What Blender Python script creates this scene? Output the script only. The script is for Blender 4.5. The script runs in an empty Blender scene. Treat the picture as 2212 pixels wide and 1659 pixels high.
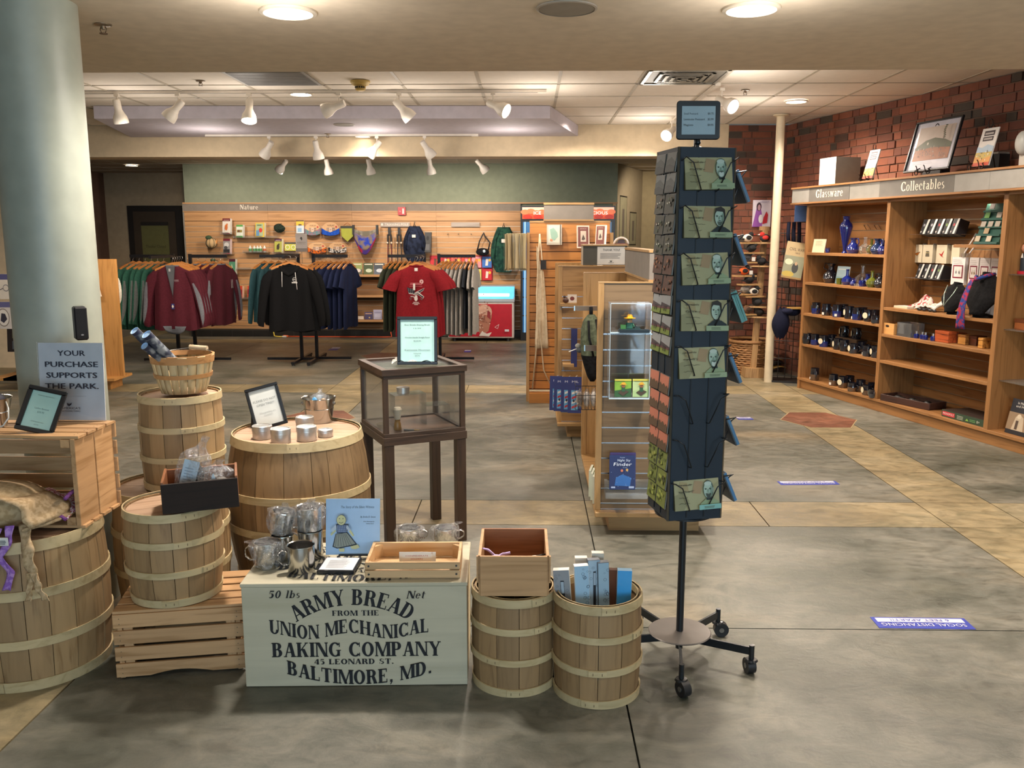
import bpy, math, random
from mathutils import Vector, Matrix
R = math.radians
random.seed(7)
scene = bpy.context.scene
col = scene.collection
# ------------------------------------------------------------------ camera
FPX, W, H, PITCH, YAW, CZ = 1880., 2212, 1659, R(9.57), R(1.15), 1.45
cd = bpy.data.cameras.new('camera'); cam = bpy.data.objects.new('camera', cd); col.objects.link(cam)
cam.location = (0, 0, CZ); cam.rotation_euler = (R(90)-PITCH, 0, YAW)
cd.sensor_width = 36; cd.lens = FPX/W*36; cd.clip_start = .05; cd.clip_end = 100
scene.camera = cam
# ------------------------------------------------------------------ world, exposure
wd = bpy.data.worlds.new('world'); scene.world = wd; wd.use_nodes = True
wd.node_tree.nodes['Background'].inputs[0].default_value = (.62, .78, 1, 1)
wd.node_tree.nodes['Background'].inputs[1].default_value = 1.0
vs = scene.view_settings
vs.view_transform = 'Standard'; vs.look = 'None'; vs.gamma = 1; vs.use_curve_mapping = False; vs.exposure = -0.06
scene.cycles.max_bounces = 8; scene.cycles.diffuse_bounces = 4; scene.cycles.glossy_bounces = 3
scene.cycles.transmission_bounces = 6; scene.cycles.transparent_max_bounces = 12
scene.cycles.caustics_reflective = False; scene.cycles.caustics_refractive = False
scene.cycles.sample_clamp_indirect = 4
WARM = (1, .85, .70); NEUT = (1, .90, .80)
def lamp(kind, name, loc, power, color, size=.1, aim=None, angle=100, blend=.5, size_y=None):
    l = bpy.data.lights.new(name, kind); l.energy = power; l.color = color
    if kind == 'AREA':
        l.size = size
        if size_y: l.shape = 'RECTANGLE'; l.size_y = size_y
        else: l.shape = 'DISK'
    elif kind == 'SPOT':
        l.shadow_soft_size = size; l.spot_size = R(angle); l.spot_blend = blend
    else: l.shadow_soft_size = size
    o = bpy.data.objects.new(name, l); col.objects.link(o); o.location = loc
    if aim is not None:
        o.rotation_euler = (Vector(aim)-Vector(loc)).to_track_quat('-Z', 'Y').to_euler()
    return o
# daylight through the entrance windows behind the camera
lamp('AREA', 'window_daylight', (1.5, -5.6, 1.5), 330, (.62, .84, 1), 6.5, (1.5, 0, 1.1), size_y=2.2)
# recessed lamps over the foreground (two in view, the others unseen, added as fill)
for x, y, p in ((-.92, 3.49, 41), (.83, 3.48, 41), (-3.9, 3.6, 9), (2.6, 3.5, 30), (-2.4, .6, 5), (.2, .9, 9), (3, .6, 14)):
    lamp('SPOT', 'downlight_and_fill', (x, y, 2.285), p*5.2, NEUT, .075, (x, y, 0), 150, .55)
# recessed shop lamps: first two seen, the others added as unseen room fill
for x, y, p in ((-1.892, 7.445, 38), (2.315, 7.926, 42), (-4.3, 6.2, 30), (.6, 8.9, 38), (2.3, 5.4, 42), (-3.9, 8.5, 30), (-.2, 5.9, 26)):
    lamp('SPOT', 'downlight_and_fill', (x, y, 2.6), p*5, WARM, .09, (x, y, 0), 160, .5)
lamp('SPOT', 'downlight_and_fill', (-1.772, 9.40, 2.49), 26, WARM, .08, (-1.772, 9.48, 0), 150, .5)
lamp('SPOT', 'downlight_and_fill', (-5.816, 12.95, 2.47), 22, WARM, .08, (-5.816, 12.95, 0), 140, .5)
lamp('SPOT', 'passage_fill', (2.3, 12.6, 2.45), 90, WARM, .08, (1.9, 13.6, 1.0), 130, .6)  # added to brighten the dark passage, no fixture there
# track spots washing the back wall and racks
for x, aimx, p in ((-3.118, -4.1, 120), (-2.575, -2.7, 110), (-2.039, -1.7, 100), (-1.269, -1.0, 150), (-.642, -.2, 90), (-4.4, -4.6, 90)):
    lamp('SPOT', 'track_lamp_beam', (x, 11.3, 2.22), p*.72, WARM, .03, (aimx, 12.8, 1.35), 95, .8)
for x, y, ax, ay, p in ((-2.95, 7.3, -3.9, 9.8, 120), (-2.29, 7.3, -2.5, 10, 140), (-.25, 7.3, 1.0, 9.0, 80), (-1.64, 9.30, -2.2, 10.2, 22), (1.55, 7.1, 2.9, 7.2, 100), (1.43, 9.05, .6, 11, 60)):
    lamp('SPOT', 'track_lamp_beam', (x, y, 2.38), p*1.6, WARM, .03, (ax, ay, .9), 70, .8)
lamp('SPOT', 'track_lamp_beam', (1.42, 8.0, 2.4), 260, WARM, .03, (.2, 7.7, 1.0), 70, .8)
# unseen points of light added below the ceiling to brighten it
for x, y, z, p in ((-3.3, 7.3, 2.25, 9), (-2.28, 7.2, 2.25, 10), (-1.0, 7.3, 2.25, 9), (.1, 7.2, 2.25, 11), (1.5, 6.5, 2.25, 12), (1.9, 7.9, 2.25, 9), (1.2, 9.0, 2.3, 10), (-1.6, 9.0, 2.2, 12), (-3.2, 8.9, 2.2, 10), (-.2, 9.0, 2.2, 10), (-.9, 3.2, 2.1, 10), (.85, 3.2, 2.1, 10), (2.8, 3.2, 2.1, 12), (-2.6, 11.0, 2.2, 8), (-.9, 11.0, 2.2, 8)):
    lamp('POINT', 'ceiling_fill', (x, y, z), p, NEUT, .12)
# ------------------------------------------------------------------ pixel -> real point helpers
def ray(px, py):
    x = (px-W/2)/FPX; y = -(py-H/2)/FPX
    fy = math.cos(PITCH)+y*math.sin(PITCH); fz = -math.sin(PITCH)+y*math.cos(PITCH)
    c, s = math.cos(YAW), math.sin(YAW)
    return (x*c-fy*s, x*s+fy*c, fz)
def F(px, py, z=0.):                    # on the level z
    r = ray(px, py); t = (z-CZ)/r[2]; return Vector((r[0]*t, r[1]*t, z))
def A(px, py, Y):                       # on the upright plane y = Y
    r = ray(px, py); t = Y/r[1]; return Vector((r[0]*t, Y, CZ+r[2]*t))
# ------------------------------------------------------------------ materials
def lin(h):
    h = h.lstrip('#'); o = []
    for i in (0, 2, 4):
        c = int(h[i:i+2], 16)/255; o.append(c/12.92 if c <= .04045 else ((c+.055)/1.055)**2.4)
    return (*o, 1)
_M = {}
def _new(name):
    m = bpy.data.materials.new(name); m.use_nodes = True
    nt = m.node_tree; return m, nt, nt.nodes, nt.links, nt.nodes['Principled BSDF']
def _coords(nt, scale, kind='Object'):
    tc = nt.nodes.new('ShaderNodeTexCoord'); mp = nt.nodes.new('ShaderNodeMapping')
    nt.links.new(tc.outputs[kind], mp.inputs[0]); mp.inputs['Scale'].default_value = scale
    return mp.outputs[0]
def _ramp(nt, fac, stops):
    r = nt.nodes.new('ShaderNodeValToRGB'); e = r.color_ramp.elements
    e[0].position, e[0].color = stops[0]; e[1].position, e[1].color = stops[-1]
    for p, c in stops[1:-1]:
        x = e.new(p); x.color = c
    nt.links.new(fac, r.inputs[0]); return r.outputs[0]
def m(hexc, rough=.55, metal=0., var=.06, alpha=None, emit=0, coat=0):
    k = (hexc, rough, metal, var, alpha, emit, coat)
    if k in _M: return _M[k]
    mt, nt, N, L, b = _new('paint'); c = lin(hexc)
    n = N.new('ShaderNodeTexNoise'); n.inputs['Scale'].default_value = 14; n.inputs['Detail'].default_value = 2
    L.new(_coords(nt, (1, 1, 1)), n.inputs[0])
    lo = tuple(v*(1-var) for v in c[:3])+(1,); hi = tuple(min(1, v*(1+var)) for v in c[:3])+(1,)
    L.new(_ramp(nt, n.outputs[0], [(.3, lo), (.7, hi)]), b.inputs['Base Color'])
    b.inputs['Roughness'].default_value = rough; b.inputs['Metallic'].default_value = metal
    if coat: b.inputs['Coat Weight'].default_value = coat; b.inputs['Coat Roughness'].default_value = .1
    if emit: b.inputs['Emission Color'].default_value = c; b.inputs['Emission Strength'].default_value = emit
    _M[k] = mt; return mt
def wood(h1, h2, axis='x', rough=.5, fine=1., rnd=.25, dark=None):
    k = ('w', h1, h2, axis, rough, fine, rnd)
    if k in _M: return _M[k]
    mt, nt, N, L, b = _new('wood')
    s = {'x': (2.2, 30, 30), 'y': (30, 2.2, 30), 'z': (30, 30, 2.2)}[axis]
    oi = N.new('ShaderNodeObjectInfo'); v = _coords(nt, tuple(q*fine for q in s))
    ad = N.new('ShaderNodeVectorMath'); ad.operation = 'ADD'; L.new(v, ad.inputs[0])
    ml = N.new('ShaderNodeMath'); ml.operation = 'MULTIPLY'; ml.inputs[1].default_value = 37; L.new(oi.outputs['Random'], ml.inputs[0]); L.new(ml.outputs[0], ad.inputs[1])
    n = N.new('ShaderNodeTexNoise'); n.inputs['Scale'].default_value = 1.4; n.inputs['Detail'].default_value = 5; n.inputs['Distortion'].default_value = .8
    L.new(ad.outputs[0], n.inputs[0])
    cr = _ramp(nt, n.outputs[0], [(.30, lin(h2)), (.48, lin(h1)), (.72, tuple(min(1, q*1.12) for q in lin(h1)[:3])+(1,))])
    hs = N.new('ShaderNodeHueSaturation'); L.new(cr, hs.inputs['Color'])
    mr = N.new('ShaderNodeMapRange'); mr.inputs['To Min'].default_value = 1-rnd; mr.inputs['To Max'].default_value = 1+rnd*.7
    L.new(oi.outputs['Random'], mr.inputs[0]); L.new(mr.outputs[0], hs.inputs['Value'])
    L.new(hs.outputs[0], b.inputs['Base Color']); b.inputs['Roughness'].default_value = rough
    bp = N.new('ShaderNodeBump'); bp.inputs['Strength'].default_value = .15; bp.inputs['Distance'].default_value = .002
    L.new(n.outputs[0], bp.inputs['Height']); L.new(bp.outputs[0], b.inputs['Normal'])
    _M[k] = mt; return mt
def cloth(h, h2=None, scale=60, rough=.9):
    k = ('c', h, h2, scale)
    if k in _M: return _M[k]
    mt, nt, N, L, b = _new('fabric'); c = lin(h); c2 = lin(h2) if h2 else tuple(q*.86 for q in c[:3])+(1,)
    n = N.new('ShaderNodeTexNoise'); n.inputs['Scale'].default_value = scale; n.inputs['Detail'].default_value = 3
    L.new(_coords(nt, (1, 1, 1)), n.inputs[0])
    L.new(_ramp(nt, n.outputs[0], [(.42, c2), (.56, c)]), b.inputs['Base Color']); b.inputs['Roughness'].default_value = rough
    b.inputs['Specular IOR Level'].default_value = .2
    _M[k] = mt; return mt
def clear(tint='#ffffff', alpha=.12, rough=.05):
    k = ('g', tint, alpha, rough)
    if k in _M: return _M[k]
    mt, nt, N, L, b = _new('clear_plastic'); out = N['Material Output']
    tr = N.new('ShaderNodeBsdfTransparent'); tr.inputs[0].default_value = tuple(.75+.25*q for q in lin(tint)[:3])+(1,)
    gl = N.new('ShaderNodeBsdfGlossy'); gl.inputs['Roughness'].default_value = rough; gl.inputs[0].default_value = (1, 1, 1, 1)
    fr = N.new('ShaderNodeFresnel'); fr.inputs[0].default_value = 1.45
    ma = N.new('ShaderNodeMath'); ma.operation = 'MULTIPLY_ADD'; ma.inputs[1].default_value = .6; ma.inputs[2].default_value = alpha; L.new(fr.outputs[0], ma.inputs[0])
    df = N.new('ShaderNodeBsdfDiffuse'); df.inputs[0].default_value = (.8, .85, .88, 1); m0 = N.new('ShaderNodeMixShader'); m0.inputs[0].default_value = .14
    L.new(gl.outputs[0], m0.inputs[1]); L.new(df.outputs[0], m0.inputs[2])
    mx = N.new('ShaderNodeMixShader'); L.new(ma.outputs[0], mx.inputs[0]); L.new(tr.outputs[0], mx.inputs[1]); L.new(m0.outputs[0], mx.inputs[2])
    L.new(mx.outputs[0], out.inputs[0]); _M[k] = mt; return mt
def film():
    """crinkled cellophane: see-through with crisp creases"""
    if 'film' in _M: return _M['film']
    mt, nt, N, L, b = _new('cellophane'); out = N['Material Output']
    tr = N.new('ShaderNodeBsdfTransparent'); gl = N.new('ShaderNodeBsdfGlossy'); gl.inputs['Roughness'].default_value = .12
    n = N.new('ShaderNodeTexNoise'); n.inputs['Scale'].default_value = 55; n.inputs['Detail'].default_value = 4; n.inputs['Distortion'].default_value = 1.5
    L.new(_coords(nt, (1, 1, 1)), n.inputs[0])
    bp = N.new('ShaderNodeBump'); bp.inputs['Strength'].default_value = 1; bp.inputs['Distance'].default_value = .02
    L.new(n.outputs[0], bp.inputs['Height']); L.new(bp.outputs[0], gl.inputs['Normal'])
    mx = N.new('ShaderNodeMixShader')
    mr = N.new('ShaderNodeMapRange'); mr.inputs['From Min'].default_value = .35; mr.inputs['From Max'].default_value = .75
    mr.inputs['To Min'].default_value = .05; mr.inputs['To Max'].default_value = .55
    L.new(n.outputs[0], mr.inputs[0]); L.new(mr.outputs[0], mx.inputs[0])
    df = N.new('ShaderNodeBsdfDiffuse'); df.inputs[0].default_value = (.85, .87, .9, 1); m0 = N.new('ShaderNodeMixShader'); m0.inputs[0].default_value = .28
    L.new(gl.outputs[0], m0.inputs[1]); L.new(df.outputs[0], m0.inputs[2])
    L.new(tr.outputs[0], mx.inputs[1]); L.new(m0.outputs[0], mx.inputs[2]); L.new(mx.outputs[0], out.inputs[0])
    _M['film'] = mt; return mt
def concrete(kind):
    k = ('conc', kind)
    if k in _M: return _M[k]
    mt, nt, N, L, b = _new('stained_concrete'); v = _coords(nt, (1, 1.6, 1))
    n1 = N.new('ShaderNodeTexNoise'); n1.inputs['Scale'].default_value = 1.1; n1.inputs['Detail'].default_value = 6; n1.inputs['Distortion'].default_value = .6
    n2 = N.new('ShaderNodeTexNoise'); n2.inputs['Scale'].default_value = 13; n2.inputs['Detail'].default_value = 9; n2.inputs['Roughness'].default_value = .68; n2.inputs['Distortion'].default_value = .5
    n3 = N.new('ShaderNodeTexNoise'); n3.inputs['Scale'].default_value = .55; n3.inputs['Detail'].default_value = 3
    for n in (n1, n2, n3): L.new(v, n.inputs[0])
    P = {'grey': ('#5a5b50', '#76746a', '#8a867b', '#8f7750'), 'tan': ('#84765a', '#9b8c6d', '#ab9d82', '#98845e'),
         'red': ('#6a4435', '#7d503e', '#8c604c', '#784c3a')}[kind]
    base = _ramp(nt, n1.outputs[0], [(.33, lin(P[0])), (.52, lin(P[1])), (.7, lin(P[2]))])
    mx = N.new('ShaderNodeMix'); mx.data_type = 'RGBA'; mx.blend_type = 'MIX'
    mr = N.new('ShaderNodeMapRange'); mr.inputs['From Min'].default_value = .56; mr.inputs['From Max'].default_value = .72; mr.inputs['To Max'].default_value = .55
    L.new(n3.outputs[0], mr.inputs[0]); L.new(mr.outputs[0], mx.inputs[0]); L.new(base, mx.inputs[6]); mx.inputs[7].default_value = lin(P[3])
    m2 = N.new('ShaderNodeMix'); m2.data_type = 'RGBA'; m2.blend_type = 'MULTIPLY'; m2.inputs[0].default_value = .75
    L.new(mx.outputs[2], m2.inputs[6]); L.new(_ramp(nt, n2.outputs[0], [(.36, (.55, .55, .54, 1)), (.46, (.82, .82, .80, 1)), (.60, (1, 1, 1, 1))]), m2.inputs[7])
    n4 = N.new('ShaderNodeTexNoise'); n4.inputs['Scale'].default_value = 3.6; n4.inputs['Detail'].default_value = 8; n4.inputs['Roughness'].default_value = .72; n4.inputs['Distortion'].default_value = .9; L.new(v, n4.inputs[0])
    m3 = N.new('ShaderNodeMix'); m3.data_type = 'RGBA'; m3.blend_type = 'MULTIPLY'; m3.inputs[0].default_value = 1
    L.new(m2.outputs[2], m3.inputs[6]); L.new(_ramp(nt, n4.outputs[0], [(.35, (.62, .65, .62, 1)), (.5, (.9, .9, .88, 1)), (.66, (1.18, 1.14, 1.08, 1))]), m3.inputs[7])
    L.new(m3.outputs[2], b.inputs['Base Color'])
    L.new(_ramp(nt, n2.outputs[0], [(.3, (.32, .32, .32, 1)), (.7, (.52, .52, .52, 1))]), b.inputs['Roughness'])
    bp = N.new('ShaderNodeBump'); bp.inputs['Strength'].default_value = .35; bp.inputs['Distance'].default_value = .008
    L.new(n2.outputs[0], bp.inputs['Height']); L.new(bp.outputs[0], b.inputs['Normal'])
    _M[k] = mt; return mt
# ------------------------------------------------------------------ mesh builder
class MB:
    def __init__(s): s.v, s.f, s.mi, s.sm, s.mats, s.M = [], [], [], [], [], Matrix.Identity(4)
    def _m(s, mt):
        if isinstance(mt, str): mt = m(mt)
        if mt not in s.mats: s.mats.append(mt)
        return s.mats.index(mt)
    def add(s, vs, fs, mt, smooth=False):
        b = len(s.v); i = s._m(mt); s.v += [tuple(s.M @ Vector(p)) for p in vs]
        for f in fs: s.f.append([b+k for k in f]); s.mi.append(i); s.sm.append(smooth)
        return s
    def poly(s, pts, mt): return s.add(pts, [list(range(len(pts)))], mt)
    def box(s, x0, y0, z0, x1, y1, z1, mt):
        v = [(x, y, z) for z in (z0, z1) for y in (y0, y1) for x in (x0, x1)]
        return s.add(v, [(0, 2, 3, 1), (4, 5, 7, 6), (0, 1, 5, 4), (2, 6, 7, 3), (0, 4, 6, 2), (1, 3, 7, 5)], mt)
    def prism(s, pts, z0, z1, mt, top=None):
        n = len(pts); v = [(x, y, z0) for x, y in pts]+[(x, y, z1) for x, y in pts]
        s.add(v, [tuple(range(n))[::-1]]+[(i, (i+1) % n, n+(i+1) % n, n+i) for i in range(n)], mt)
        return s.add(v, [tuple(range(n, 2*n))], top or mt)
    def prismy(s, pts, y0, y1, mt):         # outline in x,z, thickness in y
        n = len(pts); v = [(x, y0, z) for x, z in pts]+[(x, y1, z) for x, z in pts]
        return s.add(v, [tuple(range(n)), tuple(range(n, 2*n))[::-1]]+[(i, n+i, n+(i+1) % n, (i+1) % n) for i in range(n)], mt)
    def lathe(s, prof, mt, c=(0, 0, 0), n=20, a0=0, a1=2*math.pi, sx=1, sy=1, smooth=True):
        full = abs(a1-a0-2*math.pi) < 1e-6; cols = n if full else n+1
        segs = [[0]]
        for i in range(1, len(prof)-1):
            a = Vector((prof[i][0]-prof[i-1][0], prof[i][1]-prof[i-1][1])); b = Vector((prof[i+1][0]-prof[i][0], prof[i+1][1]-prof[i][1]))
            segs[-1].append(i)
            if a.length > 1e-7 and b.length > 1e-7 and a.angle(b) > .6: segs.append([i])
        segs[-1].append(len(prof)-1)
        for sg in segs:
            vs = [(c[0]+prof[i][0]*sx*math.cos(a0+(a1-a0)*j/n), c[1]+prof[i][0]*sy*math.sin(a0+(a1-a0)*j/n), c[2]+prof[i][1]) for i in sg for j in range(cols)]
            fs = [(r*cols+j, r*cols+(j+1) % cols, (r+1)*cols+(j+1) % cols, (r+1)*cols+j) for r in range(len(sg)-1) for j in range(n)]
            s.add(vs, fs, mt, smooth)
        return s
    def cyl(s, p0, p1, r, mt, n=12, r1=None, cap=True):
        p0, p1 = Vector(p0), Vector(p1); r1 = r if r1 is None else r1
        d = (p1-p0).normalized(); u = d.orthogonal().normalized(); w = d.cross(u)
        ring = lambda p, q: [tuple(p+(u*math.cos(2*math.pi*j/n)+w*math.sin(2*math.pi*j/n))*q) for j in range(n)]
        s.add(ring(p0, r)+ring(p1, r1), [(j, (j+1) % n, n+(j+1) % n, n+j) for j in range(n)], mt, n > 6)
        if cap: s.add(ring(p0, r), [tuple(range(n))[::-1]], mt); s.add(ring(p1, r1), [tuple(range(n))], mt)
        return s
    def tube(s, pts, r, mt, n=6, closed=False, rs=None):
        P = [Vector(p) for p in pts]; k = len(P); vs = []
        u = None
        for i in range(k):
            d = (P[(i+1) % k if closed else min(i+1, k-1)]-P[i-1 if closed or i else 0])
            d = d.normalized() if d.length > 1e-9 else Vector((0, 0, 1))
            u = d.orthogonal().normalized() if u is None else (u-d*u.dot(d)).normalized()
            w = d.cross(u); q = rs[i] if rs else r
            vs += [tuple(P[i]+(u*math.cos(2*math.pi*j/n)+w*math.sin(2*math.pi*j/n))*q) for j in range(n)]
        e = k if closed else k-1
        fs = [(i*n+j, i*n+(j+1) % n, ((i+1) % k)*n+(j+1) % n, ((i+1) % k)*n+j) for i in range(e) for j in range(n)]
        if not closed: fs += [tuple(range(n))[::-1], tuple((k-1)*n+j for j in range(n))]
        return s.add(vs, fs, mt, True)
    def ball(s, c, rx, ry, rz, mt, n=12, k=8):
        prof = [(math.sin(math.pi*i/k), -math.cos(math.pi*i/k)) for i in range(k+1)]
        o = s.M.copy(); s.M = o @ Matrix.Translation(c) @ Matrix.Diagonal((rx, ry, rz, 1)); 
        vs = [(p[0]*math.cos(2*math.pi*j/n), p[0]*math.sin(2*math.pi*j/n), p[1]) for p in prof for j in range(n)]
        s.add(vs, [(i*n+j, i*n+(j+1) % n, (i+1)*n+(j+1) % n, (i+1)*n+j) for i in range(k) for j in range(n)], mt, True)
        s.M = o; return s
    def grid(s, fn, nu, nv, mt, closed_u=False, smooth=True):
        cu = nu if closed_u else nu+1
        vs = [tuple(fn(i/nu, j/nv)) for j in range(nv+1) for i in range(cu)]
        return s.add(vs, [(j*cu+i, j*cu+(i+1) % cu, (j+1)*cu+(i+1) % cu, (j+1)*cu+i) for j in range(nv) for i in range(nu)], mt, smooth)
    def build(s, name, parent=None, bevel=0, solid=0):
        me = bpy.data.meshes.new(name); me.from_pydata(s.v, [], s.f); me.validate()
        for q in s.mats: me.materials.append(q)
        if len(me.polygons) == len(s.f):
            me.polygons.foreach_set('material_index', s.mi); me.polygons.foreach_set('use_smooth', s.sm)
        me.update()
        o = bpy.data.objects.new(name, me); col.objects.link(o); o.parent = parent
        if solid: q = o.modifiers.new('solid', 'SOLIDIFY'); q.thickness = solid; q.offset = 0
        if bevel: q = o.modifiers.new('bevel', 'BEVEL'); q.width = bevel; q.segments = 1; q.limit_method = 'ANGLE'
        return o
def tag(o, label, cat, group=None, kind=None):
    if label: o['label'] = label
    if cat: o['category'] = cat
    if group: o['group'] = group
    if kind: o['kind'] = kind
    return o
def thing(name, label, cat, loc=(0, 0, 0), rz=0, group=None, rx=0, ry=0):
    o = bpy.data.objects.new(name, None); col.objects.link(o); o.empty_display_size = .05
    o.location = loc; o.rotation_euler = (rx, ry, rz); return tag(o, label, cat, group)
def solo(mb, name, label, cat, loc=(0, 0, 0), rz=0, group=None, rx=0, ry=0, bevel=0, solid=0):
    o = mb.build(name, None, bevel, solid); o.location = loc; o.rotation_euler = (rx, ry, rz); return tag(o, label, cat, group)
def struct(mb, name, loc=(0, 0, 0), rz=0, bevel=0):
    o = mb.build(name, None, bevel); o.location = loc; o.rotation_euler = (0, 0, rz); o['kind'] = 'structure'; return o
def dup(t, loc, rz=None, label=None, group=None, name=None):
    r = t.copy(); col.objects.link(r); r.location = loc
    if rz is not None: r.rotation_euler = (t.rotation_euler[0], t.rotation_euler[1], rz)
    if label: r['label'] = label
    if group: r['group'] = group
    for ch in list(t.children):
        c = ch.copy(); col.objects.link(c); c.parent = r
        for g in ch.children:
            d = g.copy(); col.objects.link(d); d.parent = c
    return r
ORD = 'first second third fourth fifth sixth seventh eighth ninth tenth eleventh twelfth thirteenth fourteenth fifteenth sixteenth'.split()
def B(*a, mt): return MB().box(*a, mt)
# ------------------------------------------------------------------ printed flat art on a surface
_T = {}
def text_mesh(t):
    if t in _T: return _T[t]
    cu = bpy.data.curves.new('t', 'FONT'); cu.body = t; cu.resolution_u = 2
    o = bpy.data.objects.new('t', cu); col.objects.link(o)
    me = bpy.data.meshes.new_from_object(o.evaluated_get(bpy.context.evaluated_depsgraph_get()))
    vs = [(v.co.x, v.co.y) for v in me.vertices]; fs = [tuple(p.vertices) for p in me.polygons]
    bpy.data.objects.remove(o); bpy.data.curves.remove(cu); bpy.data.meshes.remove(me)
    _T[t] = (vs, fs); return _T[t]
class Pr:
    """flat print: origin o is the lower left corner, ux / uy span the page"""
    def __init__(s, o, ux=(1, 0, 0), uy=(0, 0, 1), step=.0006, mb=None):
        s.mb = mb or MB(); s.o, s.ux, s.uy = Vector(o), Vector(ux).normalized(), Vector(uy).normalized()
        s.n = s.ux.cross(s.uy); s.k = 1; s.step = step
    def P(s, x, y): return tuple(s.o+s.ux*x+s.uy*y+s.n*(s.step*s.k))
    def poly(s, pts, c): s.mb.poly([s.P(*p) for p in pts], c); s.k += 1; return s
    def rect(s, x, y, w, h, c): return s.poly([(x, y), (x+w, y), (x+w, y+h), (x, y+h)], c)
    def ell(s, x, y, rx, ry, c, n=18): return s.poly([(x+rx*math.cos(2*math.pi*i/n), y+ry*math.sin(2*math.pi*i/n)) for i in range(n)], c)
    def line(s, pts, w, c):
        for (x0, y0), (x1, y1) in zip(pts, pts[1:]):
            d = Vector((x1-x0, y1-y0)); 
            if d.length < 1e-9: continue
            q = Vector((-d.y, d.x)).normalized()*w/2
            s.mb.poly([s.P(x0+q.x, y0+q.y), s.P(x0-q.x, y0-q.y), s.P(x1-q.x, y1-q.y), s.P(x1+q.x, y1+q.y)], c)
        s.k += 1; return s
    def text(s, t, x, y, h, c, w=None, align='c', shear=0):
        vs, fs = text_mesh(t)
        if not vs: return s
        x0 = min(v[0] for v in vs); x1 = max(v[0] for v in vs); y0, y1 = 0, .72
        sc = h/.72; sx = sc if w is None else w/(x1-x0); wd = (x1-x0)*sx
        ox = x-(wd/2 if align == 'c' else 0 if align == 'l' else wd)
        s.mb.add([s.P(ox+(a-x0)*sx+shear*b*sc, y+b*sc) for a, b in vs], fs, c); s.k += 1; return s
    def lines(s, x, y, w, h, n, c, t=.35):
        for i in range(n):
            ww = w*(.75+.25*random.random()); yy = y+h*(n-1-i)/n
            s.mb.poly([s.P(x, yy), s.P(x+ww, yy), s.P(x+ww, yy+h/n*t), s.P(x, yy+h/n*t)], c)
        s.k += 1; return s
    def build(s, name='print', parent=None): return s.mb.build(name, parent)
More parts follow.
